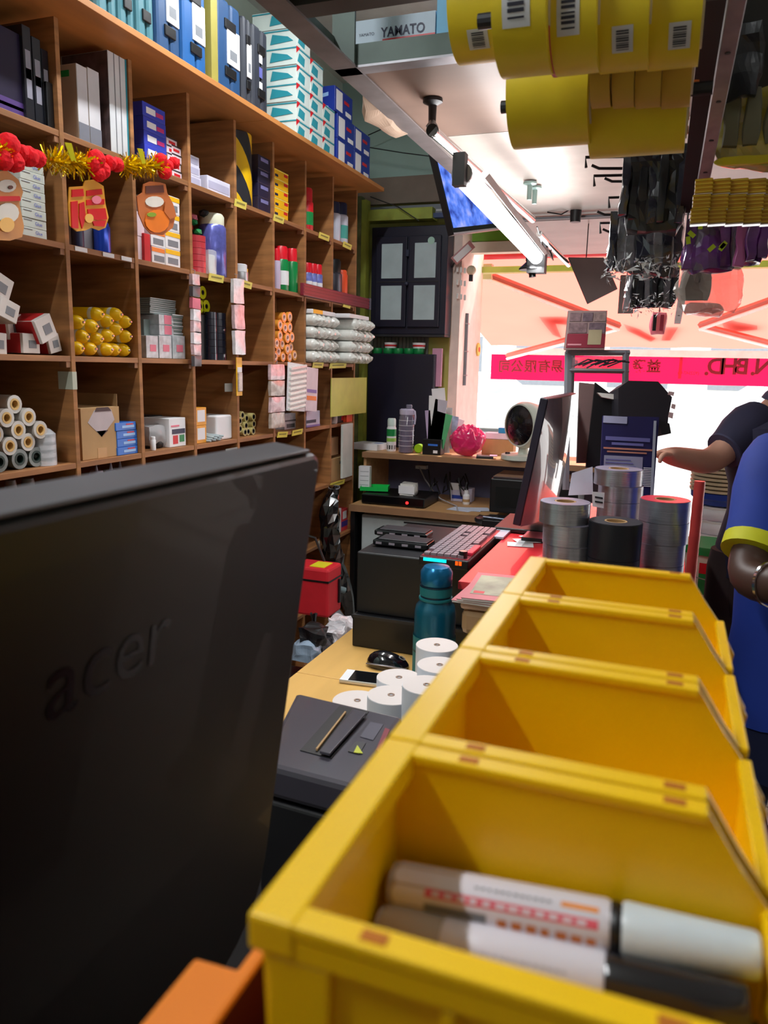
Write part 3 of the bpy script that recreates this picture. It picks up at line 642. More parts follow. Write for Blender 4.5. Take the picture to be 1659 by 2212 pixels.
# lower rows right of the monitor
carton('catalogue', 'white catalogues with red spines on a low shelf', 'book', (724, 1100, 737, 1152), PAPER, ZB[2]+.0008, -1.63, .2)
carton('catalogue', 'red and violet spined catalogue on the low shelf', 'book', (741, 1098, 754, 1150), M('spine_red', (214, 60, 70), .5), ZB[2]+.0008, -1.63, .2, prints=((0, .2, 1, .45, MATS['band_violet']), (.2, .55, .8, .9, PAPER)))
# price tags on board edges
tags = [(452, 484, 603, 6, 'yellow price tag below the violet spray can'), (508, 533, 440, 7, 'yellow price tag under the striped roll'), (592, 614, 469, 7, 'yellow price tag under the small yellow boxes'),
        (516, 545, 620, 6, 'yellow price tag under the silver can'), (690, 712, 508, 7, 'yellow price tag right of the red spray can'), (742, 760, 528, 7, 'yellow price tag under the navy capped cans'),
        (600, 622, 937, 4, 'yellow price tag below the hanging clear packs'), (632, 654, 932, 4, 'yellow price tag below the grey tin'), (742, 758, 662, 6, 'yellow price tag under the trunking end'),
        (676, 699, 792, 5, 'yellow price tag under the left white rolls'), (713, 748, 792, 5, 'yellow price tag under the right white rolls'), (714, 745, 1037, 3, 'bright yellow tag strip on the lowest visible board')]
for a, b, py, k, lab in tags:
    ya, yb = at(a, py, X=SX+.004).y, at(b, py, X=SX+.004).y; zz = ZB[k]-.01
    t = thing('price_tag', lab, 'tag', (SX+.002, (ya+yb)/2, zz), rot=(random.uniform(-.05, .05), .2, 0))
    part('card', t, TAG, gbox(G(), (0, 0, 0), (.0015, yb-ya, .026)))
    part('print', t, M('tag_print', (150, 140, 60), .6), gbox(G(), (.001, 0, .002), (.0006, (yb-ya)*.7, .006)))
for a, b, py in ((162, 188, 538), (222, 246, 548), (262, 284, 556)):
    ya, yb = at(a, py, X=SX).y, at(b, py, X=SX).y
    solo('shelf_sticker', 'white sticker on the board edge over the sausages, %s' % ('left' if a < 200 else 'middle' if a < 250 else 'right'), 'sticker', PAPER, gab(G(), (SX, ya, ZB[6]-.014), (SX+.001, yb, ZB[6]-.002)), group='white stickers on the board edge')
# hanging packs on the uprights
def hang_strip(name, label, px, mats, n, X=SX+.02, cat='packet', rx=0):
    x0, y0, x1, y1 = px; ya, yb, za, zb = face(x0, y0, x1, y1, X)
    t = thing(name, label, cat, (X, (ya+yb)/2, za), rot=(rx, 0, 0)); h = (zb-za)/n; w = yb-ya
    for k in range(n):
        part('packet', t, mats[k % len(mats)], gcrumple(G(), (0, 0, (k+.5)*h), (.018, w, h*.96), .003, seed=k+x0), smooth=True)
    part('wire_hook', t, STEEL, gtube(G(), [(0, 0, n*h-.01), (.003, 0, n*h+.012), (-.01, 0, n*h+.016)], .0015, 6))
    return t
PS = M('packet_pink_white', (214, 186, 190), .25, var=.3, scale=40, coat=.5); PW = M('packet_white', (226, 224, 228), .2, var=.12, scale=60, coat=.6, bump=.4); PD = M('packet_dark', (90, 88, 92), .3)
hang_strip('hanging_packets', 'long strip of pink and grey packets hanging on third upright', (414, 592, 430, 792), (PD, PS, PW, PS, PW, MATS['pink_print']), 8)
hang_strip('hanging_packets', 'long pink and white packet strip hanging on fourth upright', (505, 602, 527, 767), (PW, PS, PW), 3, rx=radians(2))
hang_strip('hanging_packets', 'grey clear packets hanging left of the white card pack', (583, 786, 612, 925), (M('packet_beige', (186, 172, 162), .25, var=.3, scale=50, coat=.5), PS), 4, SX+.03)
t = thing('hanging_pack', 'yellow carded pack hanging below the fourth upright', 'packet', at(517, 855, X=SX+.015))
zz = at(517, 772, X=SX+.015).z-t.location.z
part('card', t, YB, gbox(G(), (0, 0, zz/2), (.003, .042, zz), None), bevel=.001)
part('window', t, M('packet_beige'), gbox(G(), (.004, 0, zz*.36), (.008, .03, zz*.5)), bevel=.003)
part('label_white', t, PAPER, gbox(G(), (.003, 0, zz*.68), (.003, .03, zz*.13)))
ya, yb, za, zb = face(618, 782, 657, 885, SX+.03)
t = thing('hanging_card_pack', 'shiny white blister card hanging over the sixth cell', 'packet', (SX+.03, ya, za), rot=(radians(-4), 0, 0))
part('card', t, PAPER, gab(G(), (0, 0, 0), (.004, yb-ya, zb-za)))
bm = G()
for q in range(9): gbox(bm, (.008, (yb-ya)*.5, (zb-za)*(.08+q*.105)), (.012, (yb-ya)*.9, (zb-za)*.07), Matrix.Rotation(.15, 3, 'X'))
part('blister', t, FILM, bm, bevel=.003)
ya, yb, za, zb = face(658, 792, 683, 886, SX+.025)
t = thing('hanging_card_pack', 'pinkish printed card pack hanging right of the shiny one', 'packet', (SX+.025, ya, za), rot=(radians(-4), 0, 0))
part('card', t, M('card_pinkish', (222, 208, 216), .45), gab(G(), (0, 0, 0), (.004, yb-ya, zb-za)))
part('print', t, OR2, gab(G(), (.004, .01, .05), (.005, yb-ya-.012, .07)))
part('print', t, MATS['lilac_deep'], gab(G(), (.004, .012, .085), (.005, yb-ya-.012, .1)))
# yellow green card in the last cell
ya, yb, za, zb = face(714, 816, 790, 896, SX+.02)
solo('plastic_sheet', 'yellow green plastic sheet hanging in front of the last cell', 'sheet', M('yellow_green_sheet', (196, 200, 92), .4), gab(G(), (-.002, ya, za), (.002, yb, zb)), loc=(SX+.022, 0, 0))
for (x, y0, y1, lab) in ((497, 1000-18, 1000-2, 'pale price note on the dim divider over the monitor'),):
    ya, yb, za, zb = face(488, 968, 513, 984, SX+.003)
    solo('paper_note', lab, 'note', M('note_dim', (150, 152, 146), .7), gab(G(), (SX+.001, ya, za), (SX+.003, yb, zb)))
ya, yb, za, zb = face(486, 828, 503, 846, SX-.02)
solo('paper_note', 'small pale note hanging inside the fourth cell', 'note', MATS['note_dim'], gab(G(), (SX-.022, ya, za), (SX-.02, yb, zb)))
# ---------------------------------------------------------------- on top of the plank
z = ZB[8]+.0188; XP = -1.535
def tool_case(label, a, b, ytop, ybot, m, lab=True, latch=BLACK, th=.30, handle=True, mats=None):
    ya, yb = at(a, ybot, X=XP).y, at(b, ybot, X=XP).y; w = yb-ya; h = .30
    t = thing('tool_case', label, 'tool case', (XP-.14, (ya+yb)/2, z), group='tool cases on the top plank')
    part('shell', t, m, gab(G(), (-.13, -w/2, .006), (.13, w/2*.1, h)), bevel=.012)
    part('lid', t, m, gab(G(), (-.13, w/2*.14, .006), (.13, w/2, h)), bevel=.012)
    part('foot', t, latch, gab(G(), (.06, -w/2*.9, 0), (.128, w/2*.9, .02)), bevel=.004)
    part('latch', t, latch, gab(G(), (.128, -w*.2, h*.2), (.136, w*.25, h*.3)), bevel=.002)
    part('latch', t, latch, gab(G(), (.128, -w*.2, h*.7), (.136, w*.25, h*.8)), bevel=.002)
    if lab:
        part('label', t, PAPER, gab(G(), (.13, -w*.1, h*.34), (.1335, w*.42, h*.72)))
        part('label_print', t, GREYP, gab(G(), (.1336, w*.0, h*.4), (.134, w*.3, h*.5)))
    return t
CT = M('case_teal', (64, 116, 128), .4); CB = M('case_blue', (34, 70, 112), .4); CB2 = M('case_bright_blue', (30, 88, 150), .38); CG = M('case_charcoal', (46, 50, 60), .45)
tool_case('teal case with dark latches, nearest at the top edge', 214, 258, 0, -30, CT, False)
tool_case('teal case standing second from the near end of the plank', 262, 298, 0, 36, CT, False)
tool_case('teal blue case with a dark foot, third on the plank', 302, 340, 0, 66, CT, False)
tool_case('steel blue case with tall white label, fourth on plank', 346, 396, 0, 100, CB)
tool_case('bright blue case with narrow label before the olive folder', 402, 452, 0, 140, CB2)
carton('folder', 'olive folder standing between the blue cases', 'folder', (456, -60, 470, 168), M('olive', (150, 140, 62), .5), z, XP, .2)
tool_case('slate blue case with white label after the olive folder', 476, 526, 0, 186, CB)
tool_case('charcoal case with pale strip, second from far end', 532, 549, 20, 204, CG)
t = tool_case('charcoal case with violet lettering, farthest of the row', 552, 584, 30, 226, CG, False)
for q in range(3): part('lettering', t, (PAPER, M('case_violet', (96, 100, 170), .4), PAPER)[q], gab(G(), (.13, -.01, .08+q*.05), (.1312, .012, .115+q*.05)))
# teal and white drill boxes
DB = M('drill_box_white', (206, 218, 214), .45)
def drillbox(label, ya, yb, za, zb, grp, m=DB, x=XP, blue=False):
    w, h = yb-ya, zb-za; d = .2 if not blue else .16
    t = thing('tool_box_carton', label, 'box', (x-d/2, (ya+yb)/2, za), group=grp)
    part('body', t, m, gab(G(), (-d/2, -w/2+.0008, 0), (d/2, w/2-.0008, h-.001)), bevel=.001)
    if not blue:
        part('print', t, TEAL, gprism(G(), [(d/2, -w*.42, h*.2), (d/2, w*.05, h*.12), (d/2, w*.1, h*.6), (d/2, -w*.3, h*.7)], (.0008, 0, 0)))
        part('print', t, TEAL, gab(G(), (d/2, -w/2, h*.86), (d/2+.0008, w/2, h*.95)))
        part('corner_print', t, RED, gprism(G(), [(d/2, -w/2, h*.98), (d/2, -w*.25, h*.98), (d/2, -w/2, h*.6)], (.001, 0, 0)))
        part('print', t, TEAL, gprism(G(), [(-d*.1, -w/2, h*.2), (d*.42, -w/2, h*.3), (d*.3, -w/2, h*.55), (-d*.05, -w/2, h*.75)], (0, -.0012, 0)))
        part('print', t, TEAL, gprism(G(), [(-d/2, -w/2, h*.86), (d/2, -w/2, h*.86), (d/2, -w/2, h*.93), (-d/2, -w/2, h*.93)], (0, -.0012, 0)))
    else:
        part('label', t, PAPER, gab(G(), (d/2, -w*.42, h*.1), (d/2+.0008, -w*.08, h*.9)))
        part('print', t, RED, gab(G(), (d/2, w*.02, h*.55), (d/2+.0008, w*.3, h*.68)))
        part('label', t, PAPER, gab(G(), (d/2, w*.1, h*.1), (d/2+.0008, w*.42, h*.28)))
        part('print', t, M('pale_blue_print'), gprism(G(), [(-d*.3, -w/2, h*.45), (d*.3, -w/2, h*.6), (d*.3, -w/2, h*.75), (-d*.3, -w/2, h*.6)], (0, -.001, 0)))
        part('print', t, M('pale_blue_print'), gab(G(), (-d*.4, -w/2-.001, h*.12), (d*.3, -w/2, h*.2)))
y0_ = yat(640, XP, 2.45); y1_ = yat(666, XP, 2.45); cw = (yat(722, XP, 2.42)-y0_)/3
hh = .068
for c, n_ in enumerate((7, 5, 3)):
    for k in range(n_):
        drillbox('white and teal drill box, %s column, %s' % (('near', 'middle', 'far')[c], ordn(k, n_)), y0_+c*cw+(.004 if k % 2 else 0), y0_+(c+1)*cw, z+k*hh, z+(k+1)*hh, 'drill boxes on the top plank')
BB = M('deep_blue_card', (28, 52, 150), .35)
y2_ = yat(728, XP, 2.45); cb = (yat(798, XP, 2.42)-y2_)/2; hb_ = .105
for c, n_ in enumerate((3, 2)):
    for k in range(n_):
        drillbox('deep blue tool box, %s column, %s' % (('near', 'far')[c], ordn(k, n_)), y2_+c*cb-(.03 if k > 1 else 0), y2_+(c+1)*cb-(.03 if k > 1 else 0), z+k*hb_, z+(k+1)*hb_, 'blue boxes at plank end', BB, blue=True)
# ---------------------------------------------------------------- garland and ornaments
XG = -1.52
gp = [at(px, py, X=XG) for px, py in ((-60, 335), (0, 330), (50, 338), (100, 346), (150, 352), (205, 356), (260, 358), (320, 358), (385, 360))]
gar = thing('tinsel_garland', 'red pompom and gold tinsel garland strung across the shelf', 'garland', gp[4])
part('cord', gar, GOLD, gtube(G(), gp, .002, 6), W=True)
def tinsel(pa, pb, n, seed):
    bm = G(); rr = random.Random(seed)
    for i in range(n):
        c = pa.lerp(pb, rr.random()); d = Vector((rr.gauss(0, 1), rr.gauss(0, .8), rr.gauss(0, 1))).normalized(); L = rr.uniform(.022, .045)
        s = d.cross(Vector((rr.random(), rr.random(), rr.random()))).normalized()*.0022
        v = [bm.verts.new(c-s), bm.verts.new(c+s), bm.verts.new(c+s+d*L), bm.verts.new(c-s+d*L)]; bm.faces.new(v)
    return bm
for i, (a, b) in enumerate((((98, 345), (200, 356)), ((262, 358), (342, 358)), ((-50, 335), (4, 330)))):
    part('tinsel', gar, GOLD, tinsel(at(*a, X=XG), at(*b, X=XG), 420, i), kind='stuff', W=True)
for (px, py) in ((152, 330), (306, 340)):
    p = at(px, py, X=XG+.03); part('foil_bow', gar, M('gold_bright', (255, 240, 60), .15, metal=.6, var=0), gprism(G(), [p+Vector((0, -.02, .02)), p+Vector((0, .004, .024)), p+Vector((0, .018, -.016)), p+Vector((0, .002, -.02))], (.001, .001, 0)), W=True)
FUZZ = M('pompom_red', (232, 6, 26), .9, var=.15, scale=120)
for (px, py, r) in ((18, 312, .026), (30, 350, .024), (5, 345, .024), (45, 330, .02), (62, 338, .024), (80, 343, .021), (208, 343, .024), (220, 368, .023), (200, 355, .02), (236, 352, .02), (252, 356, .02), (212, 375, .021), (348, 346, .02), (356, 372, .021), (376, 352, .018), (362, 358, .018)):
    bm = gsph(G(), at(px, py, X=XG+.012), r, 3)
    for v in bm.verts: v.co += noise.noise_vector(v.co*220)*.0028
    part('pompom', gar, FUZZ, bm, W=True)
def outline_part(t, name, mat, X, pts, th, dx=0):
    P = [at(px, py, X=X) for px, py in pts]
    return part(name, t, mat, gprism(G(), [p+Vector((dx, 0, 0)) for p in P], (th, 0, 0)), W=True)
def blob(cx, cy, rx, ry, n=14, a0=0):
    return [(cx+rx*cos(a0+2*pi*i/n), cy+ry*sin(a0+2*pi*i/n)) for i in range(n)]
XO = -1.515
t = thing('hanging_ornament', 'red and gold festive lettering ornament hanging from the garland', 'ornament', at(190, 497, X=XO))
outline_part(t, 'plate', M('ornament_gold', (226, 160, 46), .35), XO, [(148, 404), (178, 402), (182, 390), (200, 388), (222, 402), (226, 440), (233, 470), (226, 492), (212, 498), (196, 492), (182, 498), (164, 500), (150, 488), (146, 440)], .003)
for pts in ([(152, 410), (176, 408), (178, 424), (152, 426)], [(184, 412), (216, 408), (218, 420), (184, 424)], [(150, 436), (164, 434), (166, 494), (152, 492)], [(168, 440), (178, 436), (182, 470), (174, 494), (168, 470)], [(184, 432), (222, 430), (222, 442), (184, 444)], [(186, 452), (224, 450), (228, 474), (206, 476), (188, 470)], [(196, 478), (226, 476), (222, 490), (200, 488)]):
    outline_part(t, 'stroke', M('ornament_red', (206, 20, 32), .3), XO, pts, .003, .003)
outline_part(t, 'coin', M('ornament_yellow', (236, 180, 90), .35), XO, blob(188, 472, 9, 10), .003, .0055)
outline_part(t, 'flower', PINK, XO, blob(204, 432, 10, 9), .003, .0055)
part('thread', t, GOLD, gtube(G(), [at(192, 390, X=XO), at(190, 358, X=XG)], .001, 5), W=True)
t = thing('hanging_ornament', 'hanging cardboard cutout of a cat holding a tangerine', 'ornament', at(335, 508, X=XO))
outline_part(t, 'plate', M('cutout_brown', (190, 104, 48), .45), XO, [(308, 398), (322, 392), (345, 394), (356, 398), (360, 418), (372, 440), (378, 462), (372, 492), (350, 508), (325, 506), (310, 490), (298, 462), (294, 424), (306, 416)], .003)
outline_part(t, 'hat', M('cutout_dark', (96, 44, 28), .5), XO, [(312, 402), (350, 400), (352, 416), (312, 418)], .002, .003)
outline_part(t, 'face', M('cutout_white', (222, 216, 206), .5), XO, blob(331, 436, 20, 12), .002, .0035)
outline_part(t, 'tangerine', M('cutout_orange', (232, 120, 24), .4), XO, blob(336, 478, 26, 25), .003, .004)
outline_part(t, 'leaf', M('cutout_leaf', (130, 160, 40), .5), XO, blob(322, 464, 10, 5, a0=.3), .002, .008)
outline_part(t, 'arm', MATS['cutout_brown'], XO, [(352, 436), (372, 452), (376, 468), (362, 474), (350, 458)], .002, .007)
part('thread', t, GOLD, gtube(G(), [at(333, 394, X=XO), at(330, 358, X=XG)], .001, 5), W=True)
t = thing('hanging_ornament', 'hanging cardboard cutout of a smiling animal at frame edge', 'ornament', at(15, 515, X=XO))
outline_part(t, 'plate', M('cutout_tan', (206, 140, 76), .45), XO, [(-20, 372), (12, 368), (38, 388), (48, 415), (40, 440), (50, 490), (46, 512), (20, 520), (-22, 518), (-30, 440)], .003)
outline_part(t, 'face', MATS['cutout_white'], XO, blob(12, 402, 20, 14), .002, .003)
outline_part(t, 'belly', MATS['cutout_white'], XO, blob(14, 460, 24, 22), .002, .003)
outline_part(t, 'scarf', MATS['ornament_red'], XO, [(-20, 424), (38, 424), (40, 434), (-20, 436)], .003, .004)
outline_part(t, 'coin', MATS['ornament_yellow'], XO, blob(10, 486, 16, 16), .002, .006)
outline_part(t, 'nose', MATS['cutout_dark'], XO, blob(18, 405, 5, 4), .002, .006)
# ---------------------------------------------------------------- far wall: lime frame, slotted angle, hanging cabinet, fridge
a, b = at(775, 455, Y=4.3), at(972, 455, Y=4.3)
t = thing('slotted_angle', 'grey slotted angle iron bar with blue edge above the cabinet', 'bar', ((a.x+b.x)/2, 4.33, a.z-.03)); L = b.x-a.x
part('bar', t, M('slotted_iron', (112, 116, 122), .5, metal=.3), gab(G(), (-L/2, -.003, 0), (L/2, 0, .05)))
part('flange', t, M('blue_dust', (62, 78, 120), .6), gab(G(), (-L/2, -.04, -.028), (L/2, 0, -.004)))
for q in range(8):
    if q: part('slot', t, M('slot_light', (206, 206, 206), .6), gab(G(), (-L/2+q*L/8-.02, -.0045, .012), (-L/2+q*L/8+.022, -.003, .022)))
a = at(778, 470, Y=4.25)
t = thing('wall_frame_post', 'chipped lime green post at the end of the shelf', 'post', (a.x+.02, 4.27, 0))
part('post', t, M('lime_chipped', (104, 112, 70), .7, var=.4, scale=14), gab(G(), (-.045, -.03, 0), (-.01, .02, 2.44)))
part('post_edge', t, M('lime_bright', (146, 158, 60), .6, var=.2), gab(G(), (-.008, -.03, 0), (.022, .03, 2.42)))
part('rail', t, M('lime_bright'), gab(G(), (-.01, .0, 2.31), (.40, .1, 2.37)))
# wall cabinet
CX0, CX1 = at(799, 600, Y=4.26).x, at(963, 600, Y=4.26).x
CZ1, CZ0 = at(880, 487, Y=4.26).z, at(880, 722, Y=4.26).z
cm = M('cabinet_navy_black', (18, 20, 42), .4)
t = thing('wall_cabinet', 'navy black two door cabinet with four pale panels', 'cabinet', ((CX0+CX1)/2, 4.33, CZ0)); W_ = CX1-CX0; H_ = CZ1-CZ0
part('body', t, cm, gab(G(), (-W_/2, -.05, 0), (W_/2, .07, H_)), bevel=.004)
for s in (-1, 1):
    x0, x1 = sorted((s*.006, s*(W_/2-.035)))
    d = part('door', t, cm, gab(G(), (x0, -.07, .04), (x1, -.05, H_-.055)), bevel=.003)
    for (u0, u1) in ((.08, .46), (.54, .92)):
        hz = H_-.095; z0_, z1_ = .04+hz*u0, .04+hz*u1
        part('panel', d, M('cabinet_panel', (178, 196, 200), .4), gab(G(), (x0+.035, -.0735, z0_), (x1-.025, -.07, z1_)), bevel=.002)
part('cross_rail', t, DARK, gab(G(), (-W_/2+.04, -.0725, H_*.485), (W_/2-.04, -.07, H_*.495)))
part('knob', t, M('knob_dark', (50, 56, 76), .3), gsph(G(), (0, -.078, H_*.47), .012, 2), smooth=True)
part('latch', t, M('knob_dark'), gab(G(), (-.008, -.078, H_*.72), (.008, -.07, H_*.78)))
part('sticker', t, M('sticker_mint', (170, 206, 190), .5), gcyl(G(), (W_/2-.09, -.052, H_-.085+.0), (W_/2-.09, -.0745, H_-.085), .02), smooth=True)
part('bottom_lip', t, DARK, gab(G(), (-W_/2, -.055, -.012), (W_/2, .06, 0)))
# ribbed roller panel behind the space under the cabinet
a, b = at(800, 725, Y=4.39), at(925, 765, Y=4.39)
t = thing('roller_shutter', 'grey ribbed panel between the cabinet and the dark cupboard', 'panel', ((a.x+b.x)/2, 4.395, b.z)); W_ = b.x-a.x
for q in range(16): part('slat', t, M('rib_grey', (112, 110, 100), .6), gab(G(), (-W_/2+q*W_/16+.001, -.008, 0), (-W_/2+(q+1)*W_/16-.002, .004, a.z-b.z+.03)))
# dark cupboard panel standing on the far table
FT = 1.0304
a, b = at(795, 763, Y=4.30), at(940, 763, Y=4.30)
t = thing('dark_cupboard', 'tall plain navy black cupboard standing on the far table', 'cupboard', ((a.x+b.x)/2, 4.34, FT)); W_ = b.x-a.x; H_ = a.z-FT
part('body', t, cm, gab(G(), (-W_/2, -.04, 0), (W_/2, .05, H_)), bevel=.003)
part('door', t, cm, gab(G(), (-W_/2+.004, -.046, .004), (W_/2-.004, -.041, H_-.004)), bevel=.002)
GC = M('pot_green', (10, 130, 66), .4)
for i, px in enumerate((815, 839, 861, 884, 905)):
    p = at(px, 762, Y=4.33)
    t = thing('green_lidded_pot', 'green lidded pot on top of the dark cupboard, %s' % ('leftmost', 'second from left', 'middle', 'second from right', 'rightmost')[i], 'pot', (p.x, 4.33, FT+H_), group='green pots on the cupboard')
    part('lid', t, GC, glathe(G(), [(.029, 0), (.031, .003), (.031, .028), (.028, .032)], 20), smooth=True)
for i, px in enumerate((844, 905)):
    p = at(px, 748, Y=4.345)
    t = thing('white_tub', 'white tub with red print on the green pots, %s' % ('left', 'right')[i], 'tub', (p.x, 4.345, FT+H_+.032), group='white tubs over green pots')
    part('tub', t, PAPER, glathe(G(), [(.034, 0), (.038, .032)], 20), smooth=True)
    part('print', t, RED, glathe(G(), [(.0365, .01), (.0375, .02)], 20, caps=False), smooth=True)
p = at(922, 765, Y=4.30); can('small_bottle', 'tiny clear bottle with pale cap right of the green pots', (917, 735, 930, 762), M('bottle_clearish', (170, 180, 196), .2), PAPER, FT+H_, p.x, cat='bottle') if False else None
t = thing('pink_board', 'pale pink panel edge right of the dark cupboard', 'panel', at(942, 835, Y=4.34))
pa, pb = at(931, 752, Y=4.34), at(953, 835, Y=4.34)
part('board', t, M('pink_panel', (206, 150, 178), .5), gab(G(), (pa.x-t.location.x+.012, -.01, 0), (pb.x-t.location.x, .01, pa.z-pb.z)), bevel=.002)
# ---------------------------------------------------------------- far table with hutch
TW = M('table_wood', (196, 152, 104), .45, var=.12, scale=5, stretch=(.6, 6, 6)); TWE = M('table_wood_dark', (150, 112, 80), .5)
xL = -1.60; xR = -.10
t = thing('computer_table', 'wooden computer table with upper shelf against the far wall', 'table', (-.9, 4.1, 0))
part('upper_top', t, TW, gab(G(), (xL, 3.98, FT-.028), (xR, 4.38, FT-.0004)), bevel=.002, W=True)
part('upper_edge', t, TWE, gab(G(), (xL, 3.972, FT-.03), (xR, 3.979, FT-.0006)), W=True)
part('desk_top', t, TW, gab(G(), (xL, 3.80, .735), (xR, 4.38, .76)), bevel=.002, W=True)
part('desk_edge', t, TWE, gab(G(), (xL, 3.792, .725), (xR, 3.799, .761)), W=True)
part('back_panel', t, M('hutch_back', (96, 98, 128), .6), gab(G(), (xL, 4.37, .3), (xR, 4.385, FT-.03)), W=True)
for x in (xL+.01, -.12): part('side_panel', t, BLACK, gab(G(), (x-.01, 3.82, 0), (x+.015, 4.37, .734)), W=True)
part('hutch_side', t, TW, gab(G(), (xL, 4.0, .76), (xL+.016, 4.37, FT-.03)), W=True)
a, b = at(778, 1105, Y=3.85), at(1035, 1180, Y=3.85)
t = thing('drawer_unit', 'pale grey drawer unit under the far computer table', 'drawer', (-1.10, 4.02, 0)); W_ = .9
part('body', t, M('drawer_grey', (186, 196, 196), .5), gab(G(), (-W_/2, -.16, .02), (W_/2, .2, .70)), bevel=.003)
for q in range(3):
    d = part('drawer_front', t, M('drawer_grey'), gab(G(), (-W_/2+.006, -.172, .04+q*.22), (W_/2-.006, -.161, .245+q*.22)), bevel=.003)
    part('pull', d, DARK, gab(G(), (-.2, -.175, .235+q*.22), (.2, -.1722, .243+q*.22)))
# things on the far table, upper level
def on(px, py, Y): return at(px, py, Y=Y)
yb_ = 4.08
p = on(795, 962, 4.12)
t, w_, h_ = None, None, None
t = thing('tablet_box', 'flat white box lying at the left of the far table', 'box', (p.x, 4.14, FT), rz=-.15)
part('body', t, PAPER, gab(G(), (-.085, -.07, 0), (.09, .08, .035)), bevel=.002)
part('print', t, M('blue_orange_print', (90, 120, 190), .5), gab(G(), (.03, .0, .035), (.08, .03, .0358)))
p = on(845, 968, 4.10)
t = thing('spray_can', 'white and green spray can on the far table', 'spray can', (p.x, 4.10, FT))
part('body', t, PAPER, glathe(G(), [(.025, 0), (.027, .005), (.027, .13), (.02, .145)], 20), smooth=True)
part('band', t, GREEN, glathe(G(), [(.0275, .085), (.0275, .125)], 20, caps=False), smooth=True)
part('swoosh', t, BLACK, glathe(G(), [(.0275, .012), (.0275, .035)], 12, caps=False), smooth=True)
part('leaf_print', t, M('light_green', (150, 200, 90), .4), glathe(G(), [(.0277, .055), (.0277, .075)], 20, caps=False), smooth=True)
part('cap', t, M('cap_mint_white', (206, 224, 218), .4), glathe(G(), [(.024, .142), (.024, .175), (.02, .185)], 20), smooth=True)
p = on(877, 970, 4.06)
t = thing('water_bottle', 'clear lilac water bottle with measuring lines on far table', 'bottle', (p.x, 4.06, FT))
part('body', t, M('bottle_smoky', (120, 112, 136), .1, alpha=.72, var=0, coat=1), glathe(G(), [(.036, 0), (.042, .006), (.043, .2), (.036, .215)], 24), smooth=True)
for q in range(6): part('measure_line', t, M('measure_white', (220, 214, 226), .4), glathe(G(), [(.0435, .04+q*.028), (.0435, .0425+q*.028)], 24, caps=False))
part('cap', t, M('cap_lavender', (196, 190, 216), .35), glathe(G(), [(.04, .212), (.041, .218), (.041, .238), (.034, .244)], 24), smooth=True)
part('spout', t, M('spout_smoky', (120, 118, 136), .25), glathe(G(), [(.016, .244), (.018, .262), (.014, .268)], 16, (.012, 0, 0)), smooth=True)
part('loop', t, M('cap_lavender'), gtube(G(), [(.034, 0, .236), (.046, 0, .232), (.05, 0, .2), (.046, 0, .16)], .005, 8), smooth=True)
p = on(903, 965, 4.07)
t = thing('tape_measure', 'small lime green round tape beside the water bottle', 'tape', (p.x, 4.09, FT+.026))
part('case', t, M('lime_gloss', (150, 196, 20), .4), gcyl(G(), (0, -.018, 0), (0, .018, 0), .025), smooth=True, bevel=.003)
p = on(933, 972, 4.04)
t = thing('pen_holder', 'black box holder with blue lettering and papers inside', 'holder', (p.x, 4.07, FT))
part('box', t, BLACK, gab(G(), (-.052, -.04, 0), (.052, .04, .085)), bevel=.002)
part('lettering', t, M('ink_bright_blue', (60, 120, 220), .4), gab(G(), (-.02, -.0408, .05), (.035, -.04, .06)))
part('label', t, PAPER, gab(G(), (.01, -.0408, .01), (.035, -.04, .026)))
for q, (dx, dz, m) in enumerate(((-.03, .2, M('paper_lilac', (190, 170, 206), .5)), (-.01, .28, PAPER), (.02, .26, M('leaflet_pale', (196, 190, 204), .5)), (.035, .19, M('green_stick', (90, 180, 120), .5)))):
    part('leaflet', t, m, gbox(G(), (dx, .0, dz/2+.04), (.03+.02*q, .003, dz), Matrix.Rotation(.12*(q-1), 3, 'Y')))
p = on(950, 900, 4.12)
t = thing('leaflet_fan', 'upright fan of curled leaflets beside the pen holder', 'leaflet', (p.x+.02, 4.14, FT), group=None)
for q in range(4):
    part('leaflet', t, (PAPER, M('magazine_print'), M('leaflet_blue', (170, 190, 220), .4, var=.3, scale=30), PAPER)[q], gbox(G(), (q*.03-.02, q*.008, .12+.03*(q < 2)+(.03 if q < 1 else 0)), (.075-.012*q, .002, .24-.03*q+(.12 if q < 1 else 0)), Matrix.Rotation(-.12+.14*q, 3, 'Y')))
p = on(1005, 975, 4.05)
t = thing('plastic_bag', 'crumpled bright pink plastic bag on the far table', 'bag', (p.x, 4.08, FT))
bm = gsph(G(), (0, 0, .082), .09, 4, (1.05, .8, .92))
for v in bm.verts:
    n_ = noise.noise(v.co*26)*.018+abs(noise.noise(v.co*60))*.008; v.co += v.co.normalized()*n_
    if v.co.z > .12: v.co.z += noise.noise(v.co*40+Vector((3, 1, 0)))*.03
    v.co.z = max(v.co.z, 0)
part('bag', t, M('bag_pink', (236, 40, 112), .25, alpha=.93, var=.12, scale=20, coat=.6), bm, smooth=False)
part('knot', t, M('bag_pink'), gcrumple(G(), (.05, 0, .05), (.05, .05, .03), .012, seed=4), smooth=False)
p = on(1050, 975, 4.03)
t = thing('pocket_notebook', 'dark pocket book with pink cover beside the bag', 'notebook', (p.x, 4.03, FT), rz=.2)
part('cover', t, DARK, gab(G(), (-.05, -.03, 0), (.04, .04, .014)), bevel=.002)
part('page_edge', t, M('pink_panel'), gab(G(), (.02, -.03, .014), (.06, .03, .018)), bevel=.001)
p = on(1072, 962, 4.3)
t = thing('cardboard_box', 'small brown box behind the fan stand with papers above', 'box', (p.x+.02, 4.28, FT))
part('box', t, CARD, gab(G(), (-.09, -.04, 0), (.09, .04, .085)), bevel=.002)
